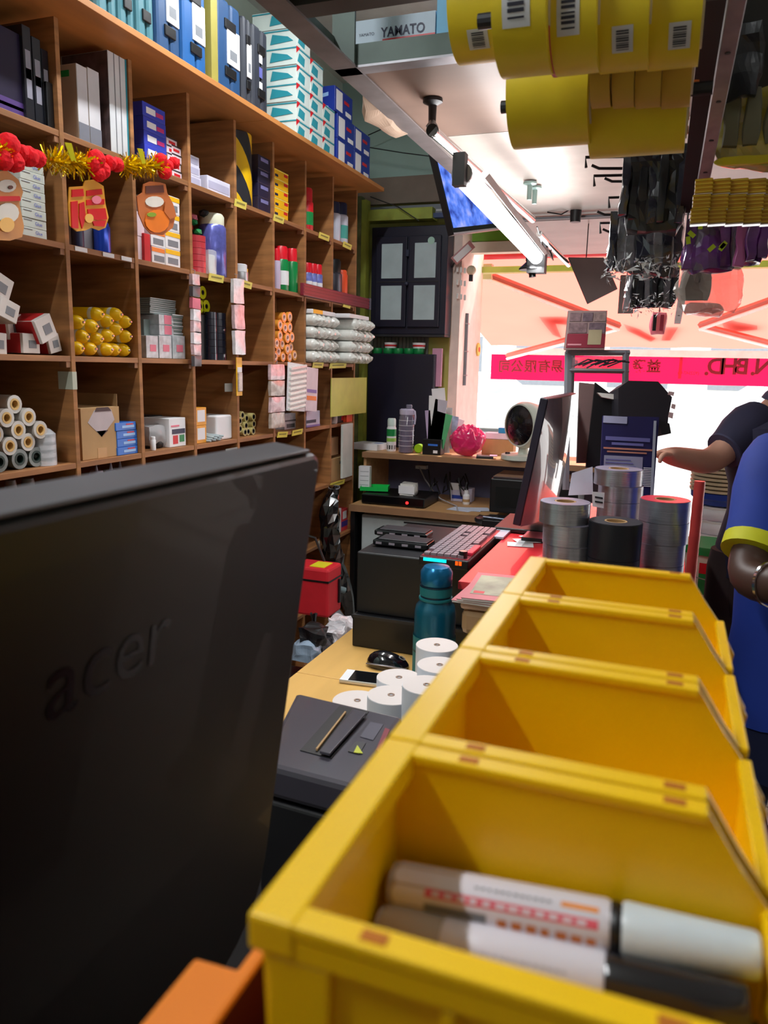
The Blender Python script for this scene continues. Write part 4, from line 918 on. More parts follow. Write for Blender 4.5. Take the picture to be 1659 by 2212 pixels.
part('paper_pile', t, M('pale_lilac_paper', (226, 220, 236), .5), gab(G(), (-.075, -.035, .086), (.075, .035, .12)), bevel=.002)
part('blue_corner', t, M('cyan_print', (40, 150, 210), .4), gab(G(), (.0, -.036, .121), (.04, .01, .15)))
# fan
p = on(1108, 975, 3.98)
t = thing('air_circulator_fan', 'round off white air circulator fan with dark grille', 'fan', (p.x+.02, 4.06, FT))
FW_ = M('fan_body', (196, 204, 192), .4, var=.03)
part('base', t, FW_, glathe(G(), [(.1, 0), (.108, .006), (.105, .028), (.08, .034)], 32, sy=.9), smooth=True)
part('foot_pad', t, BLACK, glathe(G(), [(.095, -.0), (.099, .004)], 28, sy=.9))
part('button', t, BLACK, glathe(G(), [(.014, .03), (.012, .042)], 14, (-.055, -.04, 0)), smooth=True)
part('neck', t, FW_, gcyl(G(), (.02, 0, .03), (.02, 0, .1), .03, .022), smooth=True)
hd = Vector((-.6, -.8, -.0)).normalized(); c0 = Vector((.03, .0, .185))
part('head_shell', t, FW_, glathe(G(), [(.035, -.115), (.08, -.1), (.108, -.06), (.121, -.005), (.122, .03), (.112, .055)], 36, c0, hd), smooth=True)
part('grille_well', t, M('fan_dark', (14, 14, 22), .2, coat=.5), glathe(G(), [(.111, .052), (.07, .07), (.02, .078)], 36, c0, hd), smooth=True)
bm = G(); gx, gy = frame_of(hd)
for q in range(40):
    aa = 2*pi*q/40; pts = []
    for k in range(5):
        r_ = .022+k*.021; a2 = aa+k*.16; pts.append(c0+hd*(.080-.006*k*k*.35)+(gx*cos(a2)+gy*sin(a2))*r_)
    gtube(bm, pts, .0011, 4)
part('grille', t, M('grille_black', (30, 30, 40), .25), bm, smooth=True)
part('hub', t, BLACK, glathe(G(), [(.024, .074), (.022, .084), (.004, .088)], 20, c0, hd), smooth=True)
for q in range(5):
    a2 = 2*pi*q/5; d_ = gx*cos(a2)+gy*sin(a2); e_ = -gx*sin(a2)+gy*cos(a2)
    part('blade', t, M('blade_smoke', (60, 56, 70), .3), gprism(G(), [c0+hd*.03+d_*.02, c0+hd*.045+d_*.06+e_*.03, c0+hd*.04+d_*.098+e_*.03, c0+hd*.02+d_*.098-e_*.02], hd*.002))
# middle level
DZ = .7604
p = on(795, 1055, 3.98)
t = thing('green_tray', 'bright green flat plastic tray at the desk left', 'tray', (p.x+.03, 3.97, DZ+.062), rz=.25)
part('base', t, M('tray_green', (10, 190, 80), .4), gab(G(), (-.06, -.05, 0), (.09, .06, .004)), bevel=.001)
for a_, b_ in (((-.06, -.053, 0), (.09, -.05, .022)), ((-.06, .06, 0), (.09, .063, .022)), ((-.063, -.053, 0), (-.06, .063, .022)), ((.09, -.053, 0), (.093, .063, .022))): part('rim', t, M('tray_green'), gab(G(), a_, b_))
t = thing('paper_pad', 'upright white printed carton standing in green tray', 'box', (at(787, 1045, Y=3.96).x, 3.965, DZ+.067), rz=.1)
part('body', t, PAPER, gab(G(), (-.032, -.015, 0), (.032, .025, .125)), bevel=.001)
for q in range(4): part('print_line', t, GREYP, gab(G(), (-.022, -.0158, .02+q*.025), (.026, -.015, .022+q*.025)))
p = on(850, 1085, 3.86)
t = thing('video_recorder', 'flat black recorder box with glowing red button', 'recorder', (at(850, 1085, Y=3.84).x, 3.98, DZ))
part('body', t, BLACK, gab(G(), (-.19, -.13, .004), (.17, .14, .055)), bevel=.004)
part('front_bar', t, M('glossy_black', (10, 10, 14), .15), gab(G(), (-.185, -.134, .01), (.165, -.13, .05)), bevel=.001)
part('power_light', t, M('led_red', (255, 30, 30), .4, emit=4), gcyl(G(), (.075, -.134, .026), (.075, -.137, .026), .008), smooth=True)
part('foot', t, DARK, gab(G(), (-.17, -.12, 0), (-.14, .12, .004)))
part('foot', t, DARK, gab(G(), (.12, -.12, 0), (.15, .12, .004)))
t = thing('wrapped_packet', 'small white wrapped packet lying on the black recorder', 'packet', (at(882, 1060, Y=3.92).x, 3.93, DZ+.055))
part('wrap', t, FILM, gcrumple(G(), (0, 0, .034), (.1, .08, .068), .004, seed=12), smooth=True)
part('label', t, PAPER, gab(G(), (-.045, -.043, .012), (.045, -.04, .055)))
t = thing('adapter_box', 'white and violet open box with cables behind recorder', 'box', (at(962, 1065, Y=4.05).x+.05, 4.2, DZ))
part('body', t, M('lilac_white'), gab(G(), (-.05, -.03, 0), (.07, .04, .075)), bevel=.002)
part('flap', t, PAPER, gbox(G(), (-.03, -.03, .07), (.05, .002, .07), Matrix.Rotation(.2, 3, 'X')))
part('print', t, BLUE, gab(G(), (-.045, -.0308, .015), (.06, -.03, .035)))
t = thing('white_bottle', 'little white bottle on the desk under upper shelf', 'bottle', (at(1004, 1060, Y=4.06).x, 4.1, DZ))
part('body', t, PAPER, glathe(G(), [(.018, 0), (.02, .004), (.02, .05), (.012, .06)], 16), smooth=True)
part('cap', t, PAPER, glathe(G(), [(.013, .06), (.013, .078)], 14), smooth=True)
part('label', t, CARD, glathe(G(), [(.0205, .015), (.0205, .03)], 16, caps=False))
t = thing('loose_papers', 'loose white papers spread on the desk under shelf', 'paper', (at(1010, 1088, Y=3.9).x, 3.93, DZ))
for q in range(3): part('sheet', t, M('sheet_bluish', (206, 214, 232), .6), gbox(G(), (-.04+q*.04, q*.015, .001+q*.0012), (.13, .1, .0008), Matrix.Rotation(.3*q-.2, 3, 'Z')))
cab = thing('power_cable', 'pale grey cable hanging from the hutch to the desk', 'cable', at(930, 1040, Y=4.2))
part('cable', cab, M('cable_pale', (176, 172, 176), .5), gtube(G(), [at(905, 1008, Y=4.3), at(918, 1035, Y=4.28), at(935, 1060, Y=4.2), at(952, 1078, Y=4.1)]+[Vector((at(985, 1098, Y=3.9).x-.02, 3.99, DZ+.005)), Vector((at(985, 1098, Y=3.9).x+.02, 3.86, DZ+.005))], .004, 6), smooth=True, W=True)
part('plug', cab, PAPER, gab(G(), at(902, 1004, Y=4.34), at(920, 1014, Y=4.30)), W=True)
cab = thing('black_cables', 'tangle of black cables under the upper shelf', 'cable', at(960, 1035, Y=4.25))
for q in range(7):
    pts = [at(930+q*14+random.uniform(-12, 12), 1015+30*abs(sin(k*1.1+q))+8*k, Y=4.22-.03*k) for k in range(5)]
    part('cable', cab, BLACK, gtube(G(), pts, .004, 6), smooth=True, W=True)
# black cash drawer and PC to the right of desk level
p = on(1110, 1090, 3.55)
t = thing('black_printer', 'black document printer with glossy red reflecting lid', 'printer', (at(1115, 1100, Y=3.75).x, 3.85, .80))
part('body', t, BLACK, gab(G(), (-.13, -.13, 0), (.30, .15, .17)), bevel=.006)
part('lid', t, M('lid_gloss', (70, 52, 56), .08, coat=1), gab(G(), (-.12, -.12, .171), (.29, .14, .18)), bevel=.002)
part('front_panel', t, M('glossy_black'), gab(G(), (-.1, -.133, .03), (.02, -.13, .13)))
part('output_slot', t, DARK, gab(G(), (.04, -.133, .05), (.26, -.13, .06)))
part('paper_tray', t, GREYP, gab(G(), (.1, .05, .18), (.2, .07, .24)))
part('power_light', t, M('led_blue', (60, 60, 255), .4, emit=3), gab(G(), (.14, -.1345, .03), (.16, -.133, .035)))
t = thing('black_tray_unit', 'low black tray with pen lying on it before printer', 'tray', (at(1090, 1120, Y=3.5).x, 3.62, .72))
part('body', t, BLACK, gab(G(), (-.12, -.06, 0), (.25, .1, .07)), bevel=.004)
part('pen', t, M('pen_silver', (150, 160, 180), .3, metal=.5), gcyl(G(), (-.12, -.04, .08), (.1, -.05, .076), .004), smooth=True)
part('cloth', t, BLACK, gcrumple(G(), (-.11, 0, .06), (.12, .1, .03), .01, seed=8), smooth=True)
# ---------------------------------------------------------------- street and awning outside
AW = cloth_translucent('awning_red_cloth', (150, 20, 30), (252, 112, 98), .8)
VA = cloth_translucent('valance_red_cloth', (170, 6, 30), (255, 24, 66), .8)
YF, YW = 6.8, 5.0
vl, vr = at(1060, 765, Y=YF), at(1659, 768, Y=YF)
zf, zv = vl.z, at(1060, 819, Y=YF).z
xl = vl.x; xr = 1.75; zw = 2.22
t = thing('awning', 'red retractable shop awning with folding arms and lettered valance', 'awning', (0, YW, zw))
bm = G(); n = 24; rows = 10; g = []
for j in range(rows+1):
    r_ = []
    for i in range(n+1):
        u, v = i/n, j/rows
        r_.append(bm.verts.new((xl+(xr-xl)*u, YW+.05+(YF-YW-.05)*v, zw+(zf+.075-zw)*v-.05*sin(pi*v)+.004*sin(u*40))))
    g.append(r_)
for j in range(rows):
    for i in range(n): bm.faces.new((g[j][i], g[j][i+1], g[j+1][i+1], g[j+1][i]))
part('canopy', t, AW, bm, smooth=True, W=True)
bm = G()
for i in range(61):
    u = i/60; x = xl+(xr-xl)*u
    bm.verts.new((x, YF+.03+.008*sin(u*50), zf)); bm.verts.new((x, YF+.03+.014*sin(u*50+.6), zv))
bm.verts.ensure_lookup_table()
for i in range(60): bm.faces.new((bm.verts[2*i], bm.verts[2*i+2], bm.verts[2*i+3], bm.verts[2*i+1]))
part('valance', t, VA, bm, smooth=True, W=True)
ALU = M('awning_aluminium', (250, 246, 242), .5)
part('front_bar', t, ALU, gab(G(), (xl, YF-.03, zf), (xr, YF+.028, zf+.055)), W=True)
part('roller', t, M('roller_red', (214, 24, 44), .5), gcyl(G(), (-1.3, YW+.02, zw+.02), (xr, YW+.02, zw+.02), .055), smooth=True, W=True)
for s, sh, el, tip in ((0, (1052, 592), (1338, 703), (1095, 768)), (1, (1800, 600), (1512, 702), (1770, 768))):
    a, b, c = at(*sh, Y=YW+.1), at(*el, Y=5.9), at(*tip, Y=YF-.05)
    bm = G(); gtube(bm, [a, b], .022, 4); part('arm', t, M('arm_red_brown', (196, 96, 80), .4), bm, W=True)
    bm = G(); gtube(bm, [a-Vector((0, 0, .028)), b-Vector((0, 0, .03))], .013, 4); part('arm_bounce_edge', t, ALU, bm, W=True)  # white lower edge: ground bounce under the arm put into the colour
    bm = G(); gtube(bm, [b, c], .02, 4); part('forearm', t, M('arm_red_brown'), bm, W=True)
    bm = G(); gtube(bm, [b-Vector((0, 0, .026)), c-Vector((0, 0, .028))], .012, 4); part('arm_bounce_edge', t, ALU, bm, W=True)
    part('bracket', t, M('bracket_cream', (190, 180, 150), .5), gab(G(), a-Vector((.035, .03, .035)), a+Vector((.035, .03, .06))), W=True)
VT = M('valance_letter', (110, 0, 30), .7)
for ch, px in (('司', 1089), ('公', 1117), ('限', 1146), ('有', 1175), ('易', 1203), ('貿', 1236), ('發', 1381), ('益', 1412)):
    p = at(px, 793, Y=YF+.012); text('letter', t, ch, .112, VT, p, FY, mirror=True, W=True, bold=.032)
[text('letter', t, c_, .175, VT, at(px, 793 if c_ != '.' else 795, Y=YF+.012), FY, mirror=True, W=True, bold=.03) for c_, px in (('.', 1527), ('D', 1546), ('H', 1575), ('B', 1603), ('.', 1627), ('N', 1650))]
text('letter', t, '(922547-U)', .035, VT, at(1487, 806, Y=YF+.012), FY, mirror=True, W=True)
part('seam', t, M('valance_seam', (200, 10, 50), .7), gab(G(), at(1469, 768, Y=YF+.01), at(1471, 818, Y=YF+.018)), W=True)
FD = M('awning_print_faded', (190, 90, 90), .8)
for pts in ([(1170, 672), (1232, 672), (1232, 690), (1205, 688), (1216, 725), (1198, 715)], [(1352, 688), (1385, 700), (1420, 722), (1408, 732), (1360, 705)], [(1440, 694), (1470, 694), (1450, 728), (1432, 728)], [(1560, 672), (1640, 690), (1640, 700), (1572, 706)]):
    P = []
    for px, py in pts:
        # intersection with the canopy plane (slightly above it)
        s_ = (zf+.075-zw)/(YF-YW); p0 = CAM; r = at(px, py, D=1)-CAM
        tt = (zw+s_*(0-YW)+.012-p0.z)/(r.z-s_*r.y); P.append(p0+r*tt)
    part('lettering', t, FD, gprism(G(), P, (0, 0, .002)), W=True)
# street things, washed out by daylight
def car(label, x, y, rz, m):
    t = thing('parked_car', label, 'car', (x, y, 0), rz)
    part('body', t, m, gprism(G(), [(-2.1, -.85, .3), (2.05, -.85, .3), (2.15, -.85, .6), (1.95, -.85, .82), (1.1, -.85, .92), (.5, -.85, 1.4), (-1.1, -.85, 1.45), (-1.8, -.85, .95), (-2.15, -.85, .85)], (0, 1.7, 0)), bevel=.06)
    part('side_window', t, M('car_glass', (150, 160, 170), .2), gprism(G(), [(-1.35, -.865, .95), (.85, -.865, .95), (.45, -.865, 1.33), (-1.0, -.865, 1.36)], (0, 1.73, 0)))
    for sx_ in (-1.35, 1.35):
        for sy_ in (-.86, .68):
            w_ = part('wheel', t, BLACK, gcyl(G(), (sx_, sy_, .32), (sx_, sy_+.18, .32), .32, seg=24), smooth=True)
    part('headlamp', t, PAPER, gab(G(), (2.0, -.8, .6), (2.16, -.5, .72)), bevel=.02)
car('pale silver car parked across the street behind the fan', -4.4, 19, .1, M('car_silver', (226, 228, 232), .5))
car('white car parked across the street behind the navy shirt', 3.0, 19, .05, M('car_white', (226, 228, 230), .3))
t = thing('shop_building', 'pale building across the street, bleached by daylight', 'building', (0, 27, 0))
part('wall', t, M('far_wall', (230, 228, 222), .8), gab(G(), (-16, 0, 0), (14, 4, 7)))
for q in range(9):
    w_ = part('window', t, GREYP, gab(G(), (-14.5+q*3.1, -.06, 1.0), (-12.6+q*3.1, .02, 2.6)))
# ---------------------------------------------------------------- things round the opening
t = thing('wall_television', 'flat screen with bluish camera view hung high by the opening', 'television', (0, 0, 0))
A_, B_, Cc, D_ = at(966, 366, D=3.55), at(980, 507, D=3.55), at(1134, 488, D=4.15), at(1110, 360, D=4.15)
t.location = B_; ex = (Cc-B_).normalized(); ez = (A_-B_); ez = (ez-ex*ez.dot(ex)).normalized(); nn = ex.cross(ez)
if nn.dot(CAM-B_) < 0: nn = -nn
Lx = (Cc-B_).length*1.02; Lz = Lx*.6
P = [B_, B_+ex*Lx, B_+ex*Lx+ez*Lz, B_+ez*Lz]
part('casing', t, BLACK, gprism(G(), P, -nn*.03), W=True)
sm = M('screen_blue', (60, 90, 200), .3, emit=1.0); nt = sm.node_tree; b = nt.nodes['Principled BSDF']
nz = [n for n in nt.nodes if n.type == 'TEX_NOISE'][0]; nz.inputs['Scale'].default_value = 14
rp = nt.nodes.new('ShaderNodeValToRGB'); rp.color_ramp.elements[0].position = .35; rp.color_ramp.elements[0].color = (.01, .02, .16, 1)
e = rp.color_ramp.elements.new(.52); e.color = (.1, .22, .8, 1); rp.color_ramp.elements[1].position = .5; rp.color_ramp.elements[-1].position = .72; rp.color_ramp.elements[-1].color = (.5, .5, .75, 1)
nt.links.new(nz.outputs[0], rp.inputs[0]); nt.links.new(rp.outputs[0], b.inputs['Emission Color'])
k = .012; P2 = [B_+ex*k+ez*.03, B_+ex*(Lx-k)+ez*.03, B_+ex*(Lx-k)+ez*(Lz-k), B_+ex*k+ez*(Lz-k)]
part('screen', t, sm, gprism(G(), [p+nn*.0005 for p in P2], nn*.001), W=True)
part('bottom_bezel', t, M('bezel_silver', (190, 180, 186), .3), gprism(G(), [B_+nn*.002, B_+ex*Lx+nn*.002, B_+ex*Lx+ez*.008+nn*.002, B_+ez*.008+nn*.002], nn*.002), W=True)
p = at(1000, 546, Y=4.36)
t = thing('hanging_phone', 'small white framed device on a bracket by the pillar', 'device', p, rot=(.3, -.75, .2))
part('frame', t, M('frame_pinkish', (190, 130, 130), .4), gab(G(), (-.07, -.004, -.025), (.07, .004, .025)), bevel=.003)
part('screen', t, PAPER, gab(G(), (-.058, -.0055, -.018), (.05, -.004, .018)))
part('bracket', t, BLACK, gtube(G(), [(-.05, 0, 0), (-.09, .01, -.02), (-.12, .03, .0)], .006, 6))
p = at(1018, 584, Y=4.45)
t = thing('round_bulb', 'small round cream bulb beside the awning beam', 'bulb', p)
part('bulb', t, M('bulb_cream', (214, 206, 178), .4), gsph(G(), (0, 0, 0), .028, 2), smooth=True)
part('holder', t, DARK, gcyl(G(), (0, 0, -.025), (0, 0, -.06), .012), smooth=True)
for i, py in enumerate((582, 610, 640)):
    p = at(997, py, Y=4.40)
    t = thing('wall_sockets', 'row of small white switches on the pillar, %s row' % ('upper', 'middle', 'lower')[i], 'switch', p, group='small switches on the pillar')
    for q in range(3): part('switch', t, M('switch_white', (236, 232, 226), .3), gbox(G(), (-.022+q*.022, -.006, -.004*q), (.014, .012, .03)), bevel=.003)
p = at(1009, 755, Y=4.9)
struct('trim_6', MATS['pillar_pink_white'], gab(G(), (pf-.02, 4.801, 0), (pf+.035, 4.93, 2.3)))
p = Vector((pf+.036, 4.87, p.z))
t = thing('round_sign', 'little yellow and red disc on the bright pillar', 'sign', p, rz=pi/2)
part('disc', t, M('disc_yellow', (250, 220, 110), .5), gcyl(G(), (0, 0, 0), (0, -.01, 0), .04), smooth=True)
part('centre', t, RED, gcyl(G(), (0, -.01, 0), (0, -.012, 0), .016), smooth=True)
# ---------------------------------------------------------------- hanging loft of angle iron and plywood
LZ = 2.05; LX0 = -.65; LX1 = 1.5
t = thing('overhead_loft', 'angle iron rack with plywood bottom hung over the counter', 'rack', (.2, 2.4, LZ))
PL1 = M('loft_ply_brown', (128, 104, 92), .5, var=.12, scale=3, stretch=(.5, 3, 1)); PL2 = M('loft_ply_pale', (178, 168, 160), .4, var=.14, scale=6)
ye = at(1480, 545, Z=LZ).y
part('plywood_sheet', t, PL1, gab(G(), (LX0+.03, 1.47, LZ+.004), (LX1, 1.93, LZ+.018)), W=True)
part('plywood_sheet', t, PL2, gab(G(), (LX0+.03, 1.935, LZ+.004), (LX1, 3.0, LZ+.018)), W=True)
part('plywood_sheet', t, PL2, gab(G(), (LX0+.03, 3.004, LZ+.004), (LX1, ye, LZ+.018)), W=True)
part('side_angle', t, ANGLE, gab(G(), (LX0, .95, LZ), (LX0+.004, ye, LZ+.05)), W=True)
part('side_flange', t, M('flange_grey', (120, 112, 112), .5, metal=.2, var=.25), gab(G(), (LX0, .95, LZ-.004), (LX0+.045, ye, LZ)), W=True)
part('front_angle', t, ANGLE, gab(G(), (LX0, 1.44, LZ), (LX1, 1.444, LZ+.036)), W=True)
part('front_flange', t, M('flange_pale', (168, 166, 172), .4, metal=.4, var=.25), gab(G(), (LX0, 1.44, LZ-.004), (LX1, 1.475, LZ)), W=True)
part('cross_angle', t, M('angle_dark', (70, 66, 62), .6, metal=.2), gab(G(), (LX0, 1.19, LZ), (LX1, 1.235, LZ+.05)), W=True)
part('cross_angle', t, M('angle_dark'), gab(G(), (LX0, 3.0, LZ-.006), (LX1, 3.02, LZ)), W=True)
part('cross_bar', t, GREYP, gab(G(), (LX0, 2.95, LZ-.012), (.6, 2.965, LZ-.004)), W=True)
part('post', t, ANGLE, gab(G(), (LX0, 1.43, LZ), (LX0+.045, 1.436, 3.1)), W=True)
part('post', t, ANGLE, gab(G(), (LX0, .95, LZ), (LX0+.04, .956, 3.1)), W=True)
part('post', t, ANGLE, gab(G(), (LX0, ye-.01, LZ), (LX0+.04, ye, 3.1)), W=True)
part('near_plank', t, M('angle_dark'), gab(G(), (LX0+.005, .95, LZ+.02), (LX1, 1.18, LZ+.04)), W=True)
# boxes on the loft
pa, pb = at(765, 70, Y=1.56), at(940, 70, Y=1.56)
t = thing('gauge_box', 'pale blue box with dark lettering and red band on loft', 'box', ((pa.x+pb.x)/2, 1.62, LZ+.021)); w2 = (pb.x-pa.x)/2
zt = at(850, 38, Y=1.56).z-LZ-.018
part('body', t, M('pale_blue_card', (186, 204, 220), .5, var=.06, scale=5), gab(G(), (-w2, -.06, 0), (w2, .12, zt)), bevel=.001)
text('lettering', t, 'YAMATO', .025, M('ink_navy', (40, 44, 76), .5), (w2*.22, -.0608, at(885, 64, Y=1.56).z-LZ-.021), FY, sx=.88, bold=.02)
part('red_band', t, RED, gab(G(), (-w2*.28, -.0608, zt*.02), (w2, -.06, at(870, 79, Y=1.56).z-LZ-.021)))
part('red_band_line', t, PAPER, gab(G(), (-w2*.15, -.0612, zt*.2), (w2*.8, -.0608, zt*.3)))
text('lettering', t, 'YAMATO', .008, M('ink_navy'), (-w2*.68, -.0608, zt*.74), FY)
part('gauge_print', t, RED, gring(G(), .018, .0165, .0006, (-w2*.66, -.0606, zt*.35), (0, -1, 0), 24))
pb2 = at(996, 60, Y=1.56)
t = thing('light_blue_box', 'light blue box beside the lettered white box on loft', 'box', ((pb.x+pb2.x)/2+.03, 1.62, LZ+.021)); w2 = (pb2.x-pb.x)/2+.03
part('body', t, M('sky_card', (110, 184, 224), .5), gab(G(), (-w2+.002, -.06, 0), (w2, .12, zt+.08)), bevel=.001)
part('print', t, BLUE, gab(G(), (-w2*.4, -.0608, zt*.9), (w2*.4, -.06, zt*.94)))
t = thing('brown_paper', 'crumpled brown paper tucked over the loft side angle', 'paper', at(845, 225, X=LX0-.01))
part('sheet', t, M('kraft_paper', (178, 152, 132), .8), gcrumple(G(), (0, 0, 0), (.05, .2, .1), .03, seed=21, freq=14), smooth=False)
# wires on wall behind loft
t = thing('wall_wires', 'thin dark wires sagging across the pale green wall', 'wire', at(880, 330, Y=4.2))
for pts in (((795, 318), (870, 330), (950, 340)), ((795, 292), (840, 272), (860, 268)), ((800, 425), (860, 447), (905, 477))):
    part('wire', t, BLACK, gtube(G(), [at(x, y, Y=4.25) for x, y in pts], .003, 5), W=True)
# fluorescent tube lamp under the loft
LT = 1.885
a, b = at(1000, 378, D=1.52), at(1158, 556, D=2.62)
LX = (a.x+b.x)/2; zz = (a.z+b.z)/2; print('LAMP', a, b)
dv = (b-a)
t = thing('tube_lamp', 'long lit fluorescent tube lamp under the loft plywood', 'lamp', a.lerp(b, .5))
part('tube', t, M('tube_lit', (255, 255, 255), .5, emit=12), gcyl(G(), a, b, .022, seg=20), smooth=True, W=True)
part('batten', t, M('batten_pale', (210, 206, 202), .5), gtube(G(), [a+Vector((.03, .06, .014)), b+Vector((.03, 0, .014))], .009, 4), W=True)
part('end_holder', t, M('holder_grey', (80, 78, 80), .5), gab(G(), a+Vector((-.012, -.035, -.026)), a+Vector((.012, -.012, .034))), W=True)
part('end_ring', t, M('ring_pale', (200, 200, 204), .3), gcyl(G(), a-dv.normalized()*.012, a+dv.normalized()*.01, .021), smooth=True, W=True)
part('end_holder', t, M('holder_black', (24, 24, 26), .5), gab(G(), b+Vector((-.03, 0, -.05)), b+Vector((.03, .05, .05))), W=True)
for up_, en in ((1, 3), (-1, 6)):
    ld = bpy.data.lights.new('tube_light', 'AREA'); ld.shape = 'RECTANGLE'; ld.size = .04; ld.size_y = dv.length; ld.energy = en
    lo = bpy.data.objects.new('tube_light', ld); COL.objects.link(lo); lo.parent = t; lo.location = (0, 0, .03*up_)
    lo.rotation_euler = (pi if up_ > 0 else 0, 0, atan2(dv.y, dv.x)-pi/2 if up_ < 0 else -(atan2(dv.y, dv.x)-pi/2))
# chrome conduit rod with black brackets
a, b = at(934, 282, D=1.45), at(1150, 474, D=2.35)
t = thing('chrome_rod', 'shiny chrome rod hung on a black bracket under loft', 'rod', a.lerp(b, .5))
part('rod', t, CHROME, gcyl(G(), a, b, .0105, seg=14), smooth=True, W=True)
p0 = Vector((a.x, a.y, LZ+.004)); p0 = at(935, 215, Z=LZ+.002)
part('bracket', t, BLACK, glathe(G(), [(.021, .0), (.021, -.006), (.009, -.012), (.008, -.045), (.013, -.052)], 18, p0), smooth=True, W=True)
part('bracket_ring', t, BLACK, gcyl(G(), p0-Vector((0, 0, .045)), a, .007, .012, 14), smooth=True, W=True)
for (px, py, Dd) in ((1143, 432, 2.3), (1153, 458, 2.36)):
    q = at(px, py, D=Dd)
    part('stud', t, M('stud_mint', (150, 176, 170), .4, metal=.3), glathe(G(), [(.02, 0), (.02, -.006), (.008, -.01), (.007, -.05)], 14, (q.x, q.y, LZ)), smooth=True, W=True)
a, b = at(1165, 505, D=2.45), at(1228, 572, D=3.0)
t = thing('chrome_rod', 'short bright chrome rod continuing behind the lamp end', 'rod', a.lerp(b, .5))
part('rod', t, CHROME, gcyl(G(), a, b, .010, seg=12), smooth=True, W=True)
part('wire', t, BLACK, gtube(G(), [at(1160, 490, D=2.42), at(1172, 530, D=2.5), at(1195, 562, D=2.7), at(1188, 540, D=2.7)], .0025, 5), W=True)
p = at(1150, 560, D=2.66)
t = thing('clip_spotlight', 'small black clip spotlight at the far lamp end', 'spotlight', p)
part('clamp', t, BLACK, gab(G(), (-.02, -.02, -.01), (.02, .02, .05)), bevel=.004)
part('shade', t, BLACK, glathe(G(), [(.016, 0), (.022, -.01), (.044, -.03), (.044, -.036)], 18), smooth=True)
part('stem', t, BLACK, gcyl(G(), (0, 0, -.03), (.004, 0, -.06), .012), smooth=True)
p = at(1244, 458, D=2.7)
t = thing('dome_camera', 'small black cup shaped camera under the loft sheet', 'camera', p)
part('body', t, BLACK, glathe(G(), [(.026, .024), (.026, .01), (.02, .006), (.018, -.034)], 18), smooth=True)
part('cable', t, BLACK, gtube(G(), [(0, 0, .02), (-.05, 0, -.006), (-.1, 0, .004)], .0022, 5))
# dark tilted board (hanging speaker panel) and catalogue boards in the opening
def panel(name, label, cat, pts, D, mat, th=.01, group=None):
    P = [at(x, y, D=(D if not isinstance(D, (list, tuple)) else D[i])) for i, (x, y) in enumerate(pts)]
    c = sum(P, Vector())/len(P); t = thing(name, label, cat, c, group=group)
    part('board', t, mat, gprism(G(), [p-c for p in P], FW*th)); return t, P, c
hb1 = panel('hanging_board', 'grey back of a tilted square board hanging in the opening', 'board', [(1228, 556), (1305, 556), (1334, 624), (1270, 656)], 2.95, M('board_back_grey', (128, 116, 116), .6))
hb2 = panel('hanging_board', 'narrow grey board hanging behind the black gloves', 'board', [(1342, 594), (1368, 594), (1368, 676), (1336, 676)], 2.9, M('board_back_grey'))
for hb in (hb1, hb2):
    q = hb[1][0].lerp(hb[1][1], .5); part('hanger_wire', hb[0], DARK, gtube(G(), [q, Vector((q.x, q.y, LZ+.003))], .002, 5), W=True)
t, P, c = panel('catalogue_board', 'framed board of small product pictures above the grey rack', 'board', [(1228, 671), (1312, 671), (1306, 755), (1219, 755)], 2.76, M('board_frame', (150, 128, 126), .5))
o_ = P[3]; u_ = (P[2]-P[3]); v_ = (P[0]-P[3])
def on_panel(t, c, o_, u_, v_, r, m, lift=.003, name='print'):
    u0, v0, u1, v1 = r; q = [o_+u_*a_+v_*b_-FW*lift-c for a_, b_ in ((u0, v0), (u1, v0), (u1, v1), (u0, v1))]
    part(name, t, m, gprism(G(), q, FW*.001))
for k, r in enumerate(((.05, .72, .33, .94), (.37, .72, .62, .94), (.66, .72, .95, .94), (.05, .42, .5, .68), (.55, .42, .95, .68))): on_panel(t, c, o_, u_, v_, r, M('picture_%d' % (k % 3), ((118, 96, 100), (104, 88, 98), (138, 118, 116))[k % 3], .5, var=.4, scale=60), name='picture')
on_panel(t, c, o_, u_, v_, (.03, .04, .97, .4), M('maroon_print', (124, 34, 52), .5), name='maroon_field')
on_panel(t, c, o_, u_, v_, (.55, .12, .88, .5), M('card_beige_dim', (160, 150, 120), .5), .0045, 'card')
on_panel(t, c, o_, u_, v_, (.06, .1, .4, .14), M('pink_line', (190, 130, 140), .5), .0045, 'print_line')
# grey wire rack with films
RK = M('rack_grey', (110, 114, 122), .5)
t = thing('display_rack', 'grey metal display rack on the counter below the picture board', 'rack', at(1290, 900, D=2.8))
def bar(x0, y0, x1, y1, D, r=.011, m=RK, name='bar'): part(name, t, m, gtube(G(), [at(x0, y0, D=D), at(x1, y1, D=D)], r, 4), W=True)
bar(1227, 760, 1222, 1058, 2.8, .012); bar(1352, 760, 1346, 1058, 2.8, .012); bar(1222, 762, 1360, 762, 2.8, .010); bar(1225, 800, 1358, 802, 2.8, .009); bar(1238, 762, 1233, 900, 2.86, .008)
t2, P, c = panel('film_sheet', 'stack of glossy clear film sheets in the grey rack', 'film', [(1238, 772), (1348, 770), (1346, 796), (1236, 797)], 2.72, M('film_smoky', (150, 120, 130), .15, alpha=.35, var=.5, scale=30, coat=1))
for q in range(9):
    x0 = 1240+q*9; y0 = 796-random.random()*8
    part('fold', t2, M('fold_dark', (40, 36, 44), .3), gtube(G(), [at(x0, y0, D=2.7)-c, at(x0+30, y0-8-random.random()*8, D=2.7)-c, at(x0+48, y0-10, D=2.7)-c], .0028, 4))
